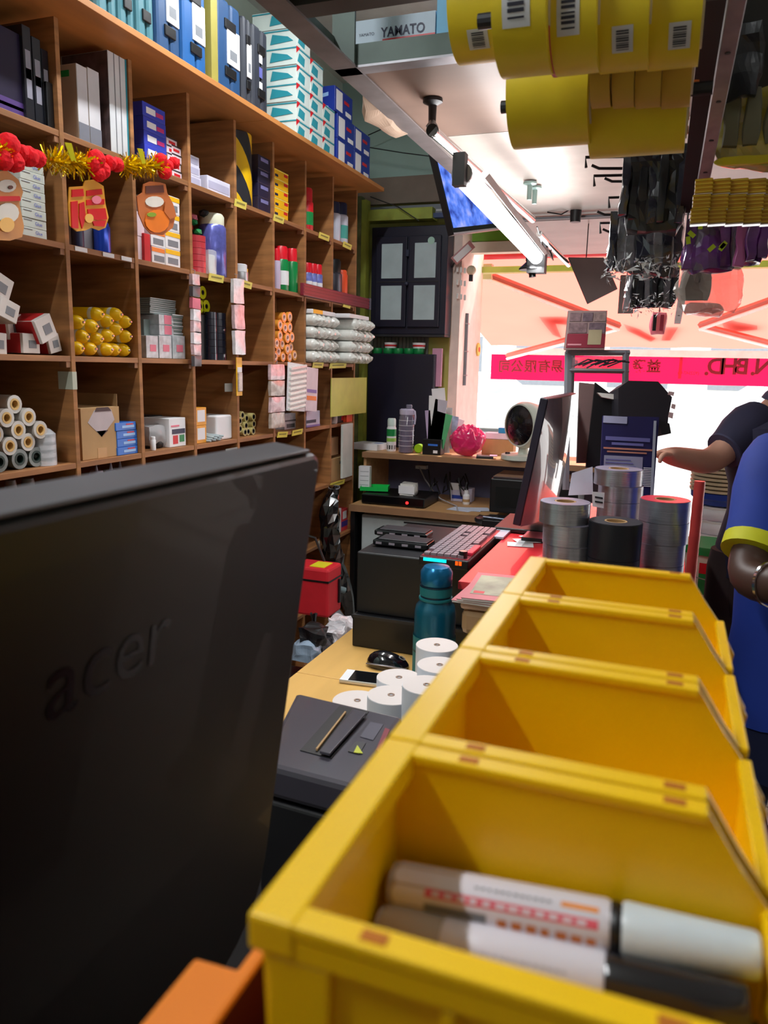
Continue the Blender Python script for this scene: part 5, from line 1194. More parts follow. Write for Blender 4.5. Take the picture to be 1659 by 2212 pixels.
panel('brown_panel', 'brownish standing panel between the two screens', 'panel', [(1252, 826), (1288, 830), (1272, 1000), (1246, 1000)], 2.45, M('brown_gloss', (112, 92, 90), .3))  # flat standing panel, not a cabinet
panel('black_panel', 'black upright panel right of the brown panel', 'panel', [(1286, 826), (1345, 870), (1300, 1010), (1266, 1010)], 2.42, BLACK)  # flat upright panel, not a cabinet
t, P, c = panel('black_display', 'large black angular display silhouetted against the daylight', 'display', [(1336, 838), (1358, 822), (1422, 824), (1452, 858), (1444, 900), (1440, 935), (1336, 935)], 2.35, M('black_matte', (20, 18, 28), .6), .12)
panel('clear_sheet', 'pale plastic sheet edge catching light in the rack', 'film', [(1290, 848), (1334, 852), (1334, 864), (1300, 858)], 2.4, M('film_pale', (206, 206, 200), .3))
for q, (px, py, w_, h_) in enumerate(((1445, 845, 12, 10), (1452, 872, 8, 12), (1446, 890, 9, 14))):
    t, P, c = panel('small_tag', 'small pale tag clipped to the black display, %s' % ('upper', 'middle', 'lower')[q], 'tag', [(px, py), (px+w_, py+2), (px+w_-2, py+h_), (px-2, py+h_-3)], 2.34, M('tag_pinkish', (190, 160, 160), .5), .003, 'tags on the black display')
t, P, c = panel('cable_ring', 'black bundle under the angular display', 'bundle', [(1420, 905), (1446, 915), (1450, 936), (1430, 940)], 2.3, BLACK, .05)
# blue leaflet holder
t, P, c = panel('leaflet_holder', 'clear stand with blue leaflet behind the tape rolls', 'leaflet', [(1303, 898), (1424, 901), (1404, 1178), (1290, 1172)], 2.05, M('leaflet_navy', (36, 34, 84), .35), .008)
o_ = P[3]; u_ = P[2]-P[3]; v_ = P[0]-P[3]
on_panel(t, c, o_, u_, v_, (0, .945, .45, 1), M('leaflet_sky', (170, 176, 206), .4), name='corner'); text_m = M('leaflet_text', (110, 110, 170), .4)
for r in ((.06, .81, .9, .84), (.18, .775, .78, .795)): on_panel(t, c, o_, u_, v_, r, text_m, name='print_line')
for r in ((.03, .74, .95, .754), (.1, .715, .85, .727)): on_panel(t, c, o_, u_, v_, r, M('text_orange', (190, 130, 110), .5), name='print_line')
on_panel(t, c, o_, u_, v_, (.05, .56, .78, .69), M('leaflet_panel', (150, 150, 176), .4), name='text_panel')
for q in range(4): on_panel(t, c, o_, u_, v_, (.08, .58+q*.025, .7-.05*q, .588+q*.025), text_m, .0045, 'print_line')
for q in range(12): on_panel(t, c, o_, u_, v_, (.8, .46+q*.013, .95, .466+q*.013), PAPER, .0045, 'barcode_line')
on_panel(t, c, o_, u_, v_, (.95, 0, 1.0, .98), M('acrylic_edge', (170, 178, 190), .2), .005, 'clear_edge')
# ---------------------------------------------------------------- counter, desk and what stands on them
CZ = 1.03
cl = at(1130, 1120, Z=CZ).x; print('counter left', cl)
t = thing('counter', 'long counter with glossy red top reaching to the shop front', 'counter', (.0, 1.9, 0))
CT_ = M('counter_red', (232, 56, 64), .22, var=.04, coat=.5)
part('top', t, CT_, gab(G(), (cl, 1.63, CZ-.02), (.065, 2.85, CZ-.0006)), bevel=.002, W=True)
part('body', t, M('counter_body', (96, 60, 56), .6), gab(G(), (cl+.04, 1.66, .02), (.05, 2.81, CZ-.021)), W=True)
t = thing('desk', 'light wooden desk behind the counter', 'desk', (-.6, 1.3, 0))
DK = M('desk_wood', (222, 176, 100), .4, var=.06, scale=6, stretch=(3, .5, 1))
part('desk_top', t, DK, gab(G(), (-.818, .95, .722), (-.14, 1.62, .7494)), bevel=.002, W=True)
part('desk_top', t, DK, gab(G(), (-.818, 1.622, .722), (cl+.03, 2.5, .7494)), bevel=.002, W=True)
part('side_panel', t, TWE, gab(G(), (-.80, 1.0, 0), (-.782, 2.45, .721)), W=True)
part('leg_panel', t, TWE, gab(G(), (-.77, 1.0, 0), (-.16, 1.03, .721)), W=True)
t = thing('floor_blocker', 'added dark brown filler box hiding the floor under large monitor', 'cupboard', (-.5, .3, 0))  # added filler, no real cupboard: blocks the floor so the gap stays dark
DBR = M('dark_brown_filler', (20, 15, 15), .95)
part('body', t, DBR, gab(G(), (-.80, -.3, .02), (-.12, .93, .70)), bevel=.003, W=True)
part('top', t, DBR, gab(G(), (-.81, -.31, .701), (-.11, .94, .752)), bevel=.003, W=True)
# bins riser
RZ = 1.285
t = thing('bin_stand', 'orange fronted stand carrying the yellow bins', 'stand', (.02, .3, CZ*0))
OT = RZ
pl = [at(x, y, Z=OT+.02) for x, y in ((421, 2066), (512, 2092), (572, 1962), (640, 2006), (613, 2043))]
part('stand_box', t, M('maroon_shaded_side', (96, 26, 24), .5), gab(G(), (-.075, -.12, .9), (.05, .575, RZ-.001)), W=True)  # maroon stands for the orange in shade, put into the colour
part('stand_leg', t, M('maroon_shaded_side'), gab(G(), (-.07, -.1, 0), (-.03, .5, .899)), W=True)
part('stand_leg', t, M('maroon_shaded_side'), gab(G(), (.01, -.1, 0), (.045, .5, .899)), W=True)
xr_ = at(613, 2043, Z=OT+.02).x; xl_ = at(421, 2066, Z=OT+.02).x; ya = at(421, 2066, Z=OT+.02).y
p1, p2 = at(421, 2066, Z=OT+.02), at(512, 2092, Z=OT+.02); xm = p2.x
t = thing('orange_tray', 'orange plastic box with stepped back edge beside the bins', 'box', ((xl_+xr_)/2, .1, OT-.06))
part('top', t, ORANGE, gprism(G(), [(xl_, -.1, OT+.017), (xr_-.004, -.1, OT+.017), (xr_-.004, ya+.06, OT+.017), (xm, ya+.06, OT+.017), (xm, p2.y, OT+.017), (xl_, p1.y, OT+.017)], (0, 0, .003)), bevel=.0015, W=True)
part('body', t, M('maroon_shaded_side'), gprism(G(), [(xl_+.002, -.1, OT-.10), (xr_-.006, -.1, OT-.10), (xr_-.006, ya+.055, OT-.10), (xm+.002, ya+.055, OT-.10), (xm+.002, p2.y-.004, OT-.10), (xl_+.002, ya-.004, OT-.10)], (0, 0, .116)), W=True)  # shade on the orange box's side is put into this maroon colour
# yellow bins
def bin_mesh():
    L, Wd, H = .145, .1045, .075; xs = .112; lip = .044; th = .0026; fl = .0085
    t = thing('parts_bin', 'nearest yellow open front parts bin, holding two fat markers', 'bin', (-.0895, .153, RZ), group='row of yellow parts bins')
    prof = [(.003, 0), (L-.003, 0), (L, .022), (L-.013, lip), (xs, H), (0, H), (0, H-.012)]
    for y in (fl*.55, Wd-fl*.55-th):
        part('side_wall', t, YEL, gprism(G(), [(x, y, z_) for x, z_ in prof], (0, th, 0)))
    part('back_wall', t, YEL, gprism(G(), [(.002, fl*.5, H), (.0045, fl*.5, H), (.0065, fl*.5, 0), (.004, fl*.5, 0)], (0, Wd-fl, 0)))
    part('floor', t, YEL, gab(G(), (.004, fl*.5, 0), (L-.004, Wd-fl*.5, .003)))
    part('front_lip', t, YEL, gprism(G(), [(L-.012, fl*.5, 0), (L-.0095, fl*.5, 0), (L-.0095, fl*.5, lip), (L-.012, fl*.5, lip)], (0, Wd-fl, 0)))
    part('lip_rim', t, YEL, gab(G(), (L-.0145, fl*.6, lip-.004), (L-.0085, Wd-fl*.6, lip+.0012)), bevel=.001)
    part('back_rim', t, YEL, gab(G(), (-.002, .0001, H-.0095), (.0115, Wd-.0001, H+.001)), bevel=.0012)
    for k, y in enumerate((.0005, Wd-fl-.0005)):
        o = part('side_rim', t, YEL, gab(G(), (.0, y, H-.0032), (xs, y+fl, H+.0006)), bevel=.0008)
        ys_ = y+.0003 if k == 0 else y+fl-.0018
        part('rim_skirt', t, YEL, gab(G(), (.0, ys_, H-.0095), (xs-.001, ys_+.0015, H-.0033)))
        for sx_ in (.028, .098):
            part('slot', o, M('slot_orange', (186, 104, 6), .6), gab(G(), (sx_, y+.0022, H+.0004), (sx_+.007, y+fl-.0024, H+.0009)))
        sl = part('slope_rim', t, YEL, gprism(G(), [(xs-.002, y+.003, H+.0004), (L-.0125, y+.003, lip+.001), (L, y+.003, .022), (L-.003, y+.003, .021), (L-.0155, y+.003, lip-.001), (xs-.003, y+.003, H-.004)], (0, fl-.006, 0)))
    for x, w__ in ((.003, .018), (.05, .004), (.1, .004)): part('rib', t, YEL, gab(G(), (x, .0012, .002), (x+w__, fl*.55, H-.01)), bevel=.001)
    return t
bin0 = bin_mesh()
for i, lab in enumerate(('second nearest yellow parts bin, a black and white marker inside', 'third yellow parts bin from the camera, empty', 'farthest yellow parts bin, beside the tape rolls')):
    dup(bin0, (-.0895, .153+.1052*(i+1), RZ), None, lab, 'row of yellow parts bins')
# markers
def marker(name, label, a, b, r, segs, prints=()):
    a = Vector(a); b = Vector(b); L = (b-a).length; t = thing(name, label, 'marker', a)
    d = (b-a).normalized()
    for nm, u0, u1, r0, r1, m in segs:
        part(nm, t, m, glathe(G(), [(r*r0*.94, L*u0), (r*r0, L*u0+.0015), (r*r1, L*u1-.0015), (r*r1*.92, L*u1)], 24, (0, 0, 0), d), smooth=True)
    x, y = frame_of(d)
    for nm, u0, u1, a0, a1, m in prints:
        bm = G(); ns = 8; v = []
        for k in range(ns+1):
            aa = a0+(a1-a0)*k/ns; off = (x*cos(aa)+y*sin(aa))*r*1.012
            v.append((bm.verts.new(d*L*u0+off), bm.verts.new(d*L*u1+off)))
        for p, q in zip(v, v[1:]): bm.faces.new((p[0], p[1], q[1], q[0]))
        part(nm, t, m, bm, smooth=True)
    return t, d, x, y, L
MW = M('marker_white', (226, 222, 232), .25, coat=.5, var=.02); MT = M('marker_taupe', (176, 160, 140), .3, var=.1)
A = at(846, 1912, Z=1.315); Bq = at(1640, 2066, Z=1.321)
mk, d, x, y, L = marker('paint_marker', 'fat white marker with pink lettering and white cap, upper one', A, Bq, .0088,
    [('end', 0, .02, .8, .95, MT), ('barrel', .02, .63, 1, 1, MW), ('collar', .63, .66, .97, .97, BLACK), ('cap', .66, 1, 1.02, .82, M('marker_cap_white', (206, 216, 222), .3))],
    [('label_wrap', .02, .2, 0, 2*pi, MT)])
print('MARK', A, Bq, x, y)
def ang_to_cam(mid, x, y):
    v = (CAM-mid); return atan2(v.dot(y), v.dot(x))
ac = ang_to_cam(A.lerp(Bq, .4), x, y)
def band(t, d, x, y, L, r, u0, u1, a0, a1, m, nm):
    bm = G(); v = []
    for k in range(7):
        aa = a0+(a1-a0)*k/6; off = (x*cos(aa)+y*sin(aa))*r
        v.append((bm.verts.new(d*L*u0+off), bm.verts.new(d*L*u1+off)))
    for p, q in zip(v, v[1:]): bm.faces.new((p[0], p[1], q[1], q[0]))
    part(nm, t, m, bm, smooth=True)
def letters(t, d, x, y, L, r, u0, u1, a_, da, n, m, seed, nm='lettering'):
    rr = random.Random(seed); u = u0
    for k in range(n):
        w_ = (u1-u0)/n
        band(t, d, x, y, L, r, u0+k*w_, u0+k*w_+w_*rr.uniform(.55, .75), a_-da/2*rr.uniform(.7, 1), a_+da/2, m, nm)
sg = 1
up_a = ang_to_cam(A.lerp(Bq, .4)+Vector((0, 0, 0)), x, y)
top_dir = 1 if (x*cos(up_a+.3)+y*sin(up_a+.3)).y > (x*cos(up_a)+y*sin(up_a)).y else -1
MP = M('marker_pink', (226, 96, 112), .3)
band(mk, d, x, y, L, .00892, .12, .6, up_a-.18*top_dir, up_a+.14*top_dir, MP, 'pink_band')
letters(mk, d, x, y, L, .00898, .14, .58, up_a-.02*top_dir, .16, 12, MW, 3)
letters(mk, d, x, y, L, .00896, .33, .61, up_a-.62*top_dir, .3, 7, M('marker_orange', (200, 110, 30), .4), 5, 'orange_lettering')
band(mk, d, x, y, L, .00892, .12, .3, up_a-.75*top_dir, up_a-.4*top_dir, GREYP, 'grey_band')
band(mk, d, x, y, L, .00892, .5, .6, up_a+.4*top_dir, up_a+.6*top_dir, M('marker_orange2', (232, 140, 40), .4), 'orange_patch')
letters(mk, d, x, y, L, .00894, .26, .48, up_a+.5*top_dir, .1, 12, GREYP, 9, 'fine_print')
A = at(818, 2002, Z=1.306); Bq = at(1616, 2185, Z=1.312)
mk, d, x, y, L = marker('paint_marker', 'fat white marker with black cap, lower one', A, Bq, .0082,
    [('end', 0, .02, .8, .9, MT), ('grey_end', .02, .2, 1, 1, MT), ('barrel', .2, .65, 1.01, 1.01, MW), ('cap', .65, 1, 1.03, .9, M('marker_black_cap', (30, 28, 32), .2, coat=.6))])
up_a = ang_to_cam(A.lerp(Bq, .4), x, y)
band(mk, d, x, y, L, .0084, .24, .62, up_a-.6*top_dir, up_a-.55*top_dir, MP, 'red_line')
letters(mk, d, x, y, L, .0084, .3, .56, up_a-.1*top_dir, .12, 14, M('fine_grey', (190, 188, 196), .4), 13, 'fine_print')
A = at(1250, 2180, Z=1.296); Bq = at(1640, 2262, Z=1.300)
marker('paint_marker', 'dark marker under the black capped one at frame bottom', A, Bq, .008, [('barrel', 0, .5, 1, 1, M('marker_black_cap')), ('cap', .5, 1, 1.03, .9, M('marker_black_cap'))])
A = at(1022, 1600, Z=1.300); Bq = at(1520, 1720, Z=1.297)
mk, d, x, y, L = marker('board_marker', 'black capped white marker lying in the second bin', A, Bq, .0072, [('cap', 0, .42, .95, 1.03, M('marker_black_cap')), ('barrel', .42, 1, 1, 1, MW)])
up_a = ang_to_cam(A.lerp(Bq, .5), x, y); letters(mk, d, x, y, L, .0074, .52, .8, up_a, .35, 7, BLACK, 17)
# ---------------------------------------------------------------- screens seen from behind
def screen_unit(name, label, ptop, Dd, Wd, H, tilt, logo, zbase):
    p = at(*ptop, D=Dd)                     # top corner of the back face nearest the picture VP (far end) or near end
    t = thing(name, label, 'monitor', (0, 0, 0), rot=(0, tilt, 0)); return t, p
MB = M('monitor_back', (13, 12, 12), .42, var=.1, scale=30, coat=.1)
tl = radians(8)
p = at(696, 978, D=.60); Wd, H = .68, .445
base = Vector((p.x, p.y-Wd/2, p.z))-Vector((sin(tl)*H, 0, cos(tl)*H))
t = thing('monitor', 'large black desktop monitor seen from behind, filling the left', 'monitor', base, rot=(0, tl, 0))
def rr(y0, z0, y1, z1, r, x, rb=None):
    pts = []; rb = rb or r
    for (cy, cz, a0, q) in ((y1-r, z1-r, 0, r), (y0+r, z1-r, pi/2, r), (y0+rb, z0+rb, pi, rb), (y1-rb, z0+rb, 1.5*pi, rb)):
        for k in range(7): a_ = a0+k*pi/12; pts.append((x, cy+q*cos(a_), cz+q*sin(a_)))
    return pts
part('back_shell', t, MB, gprism(G(), rr(-Wd/2, 0, Wd/2, H, 0.014, 0, .075), (-.022, 0, 0)), bevel=.004)
part('bezel', t, M('bezel_dark', (16, 16, 18), .4), gprism(G(), rr(-Wd/2, .004, Wd/2-.001, H+.001, .014, -.0225, .075), (-.012, 0, 0)), bevel=.001)
part('top_edge', t, M('edge_grey', (92, 92, 98), .4), gab(G(), (-.034, -Wd/2+.014, H+.001), (-.003, Wd/2-.016, H+.0035)), bevel=.001)
part('screen', t, M('screen_off', (10, 10, 14), .15), gprism(G(), rr(-Wd/2+.008, .015, Wd/2-.008, H-.008, .006, -.0348), (-.001, 0, 0)))
lg = text('logo', t, 'acer', .056, M('logo_black_gloss', (8, 10, 18), .2), (.0006, .312-base.y, H-.088), FX)
part('stand_column', t, BLACK, gab(G(), (-.005, -.04, -.14), (.02, .04, .12)), bevel=.004)
sb = part('stand_base', t, BLACK, gab(G(), (-.10, -.12, -.006), (.08, .12, .004)), bevel=.003)
sb.location = (0, 0, 0); sb.data.transform(Matrix.Rotation(-tl, 4, 'Y')); sb.data.transform(Matrix.Translation((-.0, 0, -(base.z-.766)/cos(tl))))
part('stand_neck', t, BLACK, gab(G(), (-.02, -.03, -(base.z-.766)), (.0, .03, -.1)), bevel=.003)
# second screen farther along the counter
p = at(1185, 862, D=1.98); q = at(1256, 848, X=p.x); Wd2 = min(.62, q.y-p.y); H2 = .345; tl2 = radians(9); print('screen2', p, q, Wd2)
base = Vector((p.x, p.y+Wd2/2, p.z))-Vector((sin(tl2)*H2, 0, cos(tl2)*H2))
t = thing('monitor', 'black monitor with red reflecting curved back behind the tapes', 'monitor', base, rot=(0, tl2, 0))
bm = G(); prof = [(0, 0), (-.004, .0)]
g = []
NY, NZ = 12, 10
for j in range(NZ+1):
    r_ = []
    for i in range(NY+1):
        u, v = i/NY, j/NZ; b_ = (sin(pi*u)**.7)*(1-(.9*v)**2)*.045
        r_.append(bm.verts.new((b_, -Wd2/2+Wd2*u, H2*v)))
    g.append(r_)
for j in range(NZ):
    for i in range(NY): bm.faces.new((g[j][i], g[j][i+1], g[j+1][i+1], g[j+1][i]))
part('back_shell', t, M('monitor_back_gloss', (120, 114, 124), .25, coat=1, var=0), bm, smooth=True)
part('frame', t, M('monitor_frame_navy', (26, 24, 40), .4), gab(G(), (-.022, -Wd2/2, 0), (-.001, Wd2/2, H2)), bevel=.003)
part('logo', t, CHROME, gab(G(), (.004, Wd2*.22, H2*.68), (.012, Wd2*.27, H2*.76)))
part('stand_column', t, BLACK, gab(G(), (-.02, -.03, -.03), (.02, .03, .03)))
pz = (base.z-CZ)
sb = part('stand_base', t, BLACK, gab(G(), (-.10, -.14, -.004), (.09, .1, .008)), bevel=.003); sb.data.transform(Matrix.Rotation(-tl2, 4, 'Y')); sb.data.transform(Matrix.Translation((0, 0, -pz+.006)))
# ---------------------------------------------------------------- tape rolls on the counter
DT = M('duct_silver', (186, 188, 196), .26, metal=.85, var=.12, scale=4, stretch=(1, 1, 60), bump=.12)
DT2 = M('duct_grey', (150, 154, 168), .34, metal=.7, var=.1, scale=4, stretch=(1, 1, 60), bump=.12)
def tape(label, x, y, z0, r, h, m, side=M('tape_side', (150, 140, 160), .35, var=.3, scale=20), grp='duct tape stacks', core=CARD):
    t = thing('tape_roll', label, 'tape', (x, y, z0), rz=random.random()*6, group=grp)
    part('tape', t, m, gring(G(), r, r*.42, h-.001, seg=36), smooth=True, bevel=0)
    part('core', t, core, gring(G(), r*.425, r*.36, h, seg=28), smooth=True)
    part('end_label', t, side, gring(G(), r*.97, r*.44, .0008, (0, 0, h-.0008), seg=32))
    return t
def at_c(px, py, D): q = at(px, py, D=D); return q.x, q.y
x, y = at_c(1226, 1075, 1.70); zt = at(1226, 1083, D=1.70).z; h = .054; zb0 = CZ
n_ = 4; h = (zt-CZ)/n_
for k in range(n_): tape('silver duct tape roll, left stack, %s' % ordn(k, n_), x+(.004, .008, .006, -.004)[k], y, CZ+k*h, .055, h, DT)
x, y = at_c(1438, 1070, 1.72); zt = at(1438, 1078, D=1.72).z; h = (zt-CZ)/4
for k in range(4): tape('dark silver duct tape roll, right stack, %s' % ordn(k, 4), x-(.0, .002, -.001, .0)[k], y, CZ+k*h, .054-.002*(k == 0), h, DT2, M('tape_side_reflection', (236, 60, 84), .3) if k == 3 else M('tape_side'))  # topmost end face coloured red to imitate the awning's reflection
x, y = at_c(1344, 1015, 1.90); zt = at(1344, 1012, D=1.90).z; h = (zt-CZ)/6
for k in range(6): tape('silver duct tape roll, back stack, %s' % ordn(k, 6), x+(.0 if k < 5 else -.008), y, CZ+k*h, .058 if k == 5 else .054, h, DT)
x, y = at_c(1333, 1115, 1.68); zt = at(1333, 1120, D=1.68).z; h = (zt-CZ)/2
for k in range(2): tape('wide black tape roll between the silver stacks, %s' % ('lower', 'upper')[k], x, y-.03, CZ+k*h, .056, h, M('tape_black', (24, 26, 34), .4), M('tape_black_side', (30, 32, 42), .45), 'black tape rolls', CARD)
# white papers, tags behind the tapes
t, P, c = panel('paper_sheet', 'folded white paper leaning between second monitor and tapes', 'paper', [(1236, 1022), (1280, 1008), (1281, 1068), (1228, 1070)], 1.95, M('sheet_bluish'), .002)
t, P, c = panel('note_card', 'white note card peeking out behind the left tape stack', 'note', [(1280, 1062), (1306, 1064), (1304, 1098), (1280, 1094)], 1.85, PAPER, .002)
for q in range(2): on_panel(t, c, P[3], P[2]-P[3], P[0]-P[3], (.2, .3+.3*q, .9, .42+.3*q), DARK, .002, 'print_line')
p = at(1140, 1178, Z=CZ)
t = thing('papers', 'white papers lying on the red counter by the keyboard', 'paper', (p.x, p.y, CZ), rz=.2)
for q in range(3): part('sheet', t, PAPER, gbox(G(), (q*.02-.02, q*.05, .001+q*.001), (.07, .05, .0008), Matrix.Rotation(q*.3, 3, 'Z')))
p = at(1152, 1168, Z=CZ)
t = thing('red_pad', 'dark edged pad lying under the second monitor', 'pad', (p.x+.02, p.y+.03, CZ))
part('pad', t, M('pad_pink', (206, 110, 130), .3), gab(G(), (-.05, -.05, 0), (.06, .07, .012)), bevel=.002)
part('edge', t, BLACK, gab(G(), (-.05, -.053, 0), (.06, -.05, .012)))
# black computer box
p0 = at(760, 1395, Z=.75); Y0 = p0.y
zt = at(760, 1190, Y=Y0+.02).z; zm = at(760, 1326, Y=Y0).z
xR_ = cl-.01
t = thing('computer_case', 'black computer case lying on the wooden desk', 'computer', ((p0.x+xR_)/2, Y0+.2, .75))
part('lower_case', t, BLACK, gab(G(), (p0.x, Y0, .75), (xR_, Y0+.42, zm)), bevel=.004, W=True)
part('upper_case', t, M('case_black', (16, 16, 20), .45, var=.1), gab(G(), (p0.x+.002, Y0+.02, zm+.001), (xR_, Y0+.44, zt)), bevel=.004, W=True)
part('edge_strip', t, DARK, gab(G(), (p0.x, Y0-.003, zm-.008), (xR_, Y0, zm)), W=True)
for q in range(4): part('foot', t, DARK, gab(G(), (p0.x+.02+.3*(q % 2), Y0+.02+.3*(q//2), .7495), (p0.x+.05+.3*(q % 2), Y0+.05+.3*(q//2), .7515)), W=True)
# tablet stack / card terminal
p = at(858, 1172, Z=zt+.005)
for q, (dz, dx, dy, lab) in enumerate(((0, 0, 0, 'black phone lying on the computer case, front one with ports'), (.0, .02, .115, 'second flat black device behind the front phone'))):
    p = at(866, 1182 if q == 0 else 1160, Z=zt)
    t = thing('flat_device', lab, 'device', (p.x+dx*0+.0, p.y, zt), rz=0)
    part('body', t, M('glossy_black'), gab(G(), (-.075, -.025, .004), (.085, .045, .02)), bevel=.004)
    part('cover', t, DARK, gab(G(), (-.06, -.02, .0205), (.08, .042, .024)), bevel=.002)
    for k in range(4): part('port', t, M('port_pale', (150, 140, 150), .3), gab(G(), (-.065+k*.038, -.0262, .009), (-.048+k*.038, -.025, .015)))
    for sx_ in (-.06, .06): part('foot', t, DARK, gab(G(), (sx_-.01, -.01, 0), (sx_+.01, .03, .004)))
# keyboard
KZ = zt+.002
pA, pB, pC = at(905, 1196, Z=KZ+.03), at(1012, 1208, Z=KZ+.03), at(1000, 1122, Z=KZ+.03)
kw = (pB-pA).length; kl = (pC-pA).length; print('kb', kw, kl, pA); kl = min(kl, .40)
t = thing('keyboard', 'black mechanical keyboard with cyan light bar and orange keys', 'keyboard', (pA.x, pA.y, KZ))
part('case', t, BLACK, gab(G(), (0, 0, 0), (kw, kl, .024)), bevel=.003)
part('top_plate', t, M('keyboard_plate', (150, 60, 70), .3, metal=.3), gab(G(), (.004, .004, .0242), (kw-.004, kl-.004, .0256)))
part('light_bar', t, M('cyan_glow', (0, 220, 240), .4, emit=1.1), gab(G(), (.012, -.0012, .014), (kw*.56, 0, .022)))
for q in range(2): part('orange_key', t, M('orange_glow', (255, 90, 10), .4, emit=.9), gab(G(), (kw*.74+q*.009, -.0012, .011), (kw*.74+.007+q*.009, 0, .021)))
KC = M('keycap', (132, 124, 132), .35, metal=.0); KCL = M('keycap_light', (150, 130, 138), .35)
nr = 6; nc = 17; px_ = (kw*.82)/nr; py_ = (kl-.02)/nc
bmk = None; proto = None
for i in range(nr):
    for j in range(nc):
        if random.random() < .04: continue
        if proto is None:
            proto = part('key', t, KC, gbox(G(), (0, 0, .0), (px_*.84, py_*.84, .007), None), bevel=.001); kcp = proto
        else:
            kcp = bpy.data.objects.new('key', proto.data); COL.objects.link(kcp); kcp.parent = t
        kcp.location = (.008+px_*(i+.5), .01+py_*(j+.5), .0295)
part('knob', t, BLACK, gcyl(G(), (kw*.84, .025, .0255), (kw*.84, .025, .042), .011), smooth=True)
part('knob_top', t, CHROME, gcyl(G(), (kw*.84, .025, .042), (kw*.84, .025, .043), .0095), smooth=True)
part('media_panel', t, M('panel_red_gloss', (214, 50, 80), .2), gab(G(), (kw*.84, .05, .0257), (kw-.003, kl*.36, .034)), bevel=.002)
# bottle
p = at(941, 1300, D=1.72); zt_ = at(941, 1216, D=1.72).z
BT_ = M('bottle_teal', (10, 96, 122), .3, metal=.35, coat=.4); BT2 = M('bottle_teal_sleeve', (16, 112, 120), .5)
t = thing('steel_bottle', 'teal blue steel water bottle with chunky lid on desk', 'bottle', (p.x, p.y, .75)); Hh = zt_-.75; r = .0465
part('body', t, BT_, glathe(G(), [(r*.9, 0), (r, .008), (r, Hh*.66), (r*.93, Hh*.71), (r*.72, Hh*.75), (r*.7, Hh*.77)], 32), smooth=True)
part('sleeve', t, BT2, glathe(G(), [(r*1.03, .0), (r*1.04, Hh*.50)], 32, caps=False), smooth=True)
part('sleeve_groove', t, M('groove_teal', (6, 60, 70), .5), glathe(G(), [(r*1.045, Hh*.385), (r*1.045, Hh*.4)], 32, caps=False), smooth=True)
part('neck_ring', t, BT2, glathe(G(), [(r*.8, Hh*.755), (r*.82, Hh*.765), (r*.8, Hh*.775)], 28), smooth=True)
part('collar', t, M('collar_dark_teal', (16, 44, 60), .4), glathe(G(), [(r*.74, Hh*.775), (r*.76, Hh*.86)], 28), smooth=True)
part('strap_band', t, BT2, glathe(G(), [(r*.775, Hh*.79), (r*.785, Hh*.85)], 28, caps=False), smooth=True)
part('lid', t, M('lid_blue_metal', (20, 110, 160), .25, metal=.5), glathe(G(), [(r*.72, Hh*.862), (r*.76, Hh*.87), (r*.77, Hh*.955), (r*.6, Hh*.99), (r*.3, Hh)], 28), smooth=True)
# mouse, phone
p = at(838, 1428, Z=.765)
t = thing('mouse', 'black computer mouse with silver side line on desk', 'mouse', (p.x, p.y, .75), rz=radians(8))
bm = gsph(G(), (0, 0, .004), 1, 3, (.056, .031, .036))
for v in bm.verts: v.co.z = max(v.co.z, 0); v.co.z *= (1-.25*(v.co.x/.056))
part('shell', t, M('mouse_black', (12, 12, 20), .15, coat=.8), bm, smooth=True)
part('side_line', t, STEEL, gtube(G(), [(-.054, -.008, .006), (-.035, -.0265, .013), (0, -.0315, .014), (.03, -.0275, .010), (.05, -.012, .004)], .0022, 6), smooth=True)
part('scroll_ring', t, GREYP, gring(G(), .009, .0068, .0015, (.036, 0, .026), (.45, 0, 1), 18), smooth=True)
p = at(795, 1462, Z=.76)
t = thing('mobile_phone', 'white edged mobile phone lying face up on desk', 'phone', (p.x+.012, p.y, .75), rz=radians(6))
part('body', t, M('phone_champagne', (216, 204, 184), .3, metal=.3), gab(G(), (-.075, -.034, 0), (.075, .034, .009)), bevel=.003)
part('glass', t, PAPER, gab(G(), (-.074, -.033, .0091), (.074, .033, .0096)))
part('screen', t, M('glossy_black'), gab(G(), (-.053, -.031, .0097), (.06, .031, .0102)))
# thermal paper rolls
TP = M('thermal_paper', (216, 220, 228), .6, var=.02); TPT = M('thermal_paper_end', (222, 212, 208), .6, var=.02)
def proll(px, py, D, n_, lab, r=.040):
    q = at(px, py, D=D); h = (q.z-.75)/n_
    for k in range(n_):
        t = thing('paper_roll', lab+', '+ordn(k, n_), 'paper roll', (q.x, q.y, .75+k*h), group='white receipt paper rolls')
        part('paper', t, TP, glathe(G(), [(r, 0), (r, h-.0015)], 32), smooth=True)
        part('end_face', t, TPT, gring(G(), r*.985, .0055, .0008, (0, 0, h-.0016), seg=32))
        part('core', t, M('core_brown', (150, 120, 100), .6), gring(G(), .006, .0035, .001, (0, 0, h-.001), seg=14))
proll(944, 1392, 1.46, 5, 'white paper roll, farthest column by the bottle')
proll(950, 1435, 1.36, 4, 'white paper roll, column in front of the bottle')
proll(922, 1478, 1.24, 4, 'white paper roll, column touching the yellow bins')
proll(862, 1462, 1.37, 3, 'white paper roll, column nearest the phone')
proll(845, 1500, 1.28, 3, 'white paper roll, middle front column')
proll(772, 1512, 1.33, 3, 'white paper roll, leftmost wide column', .043)
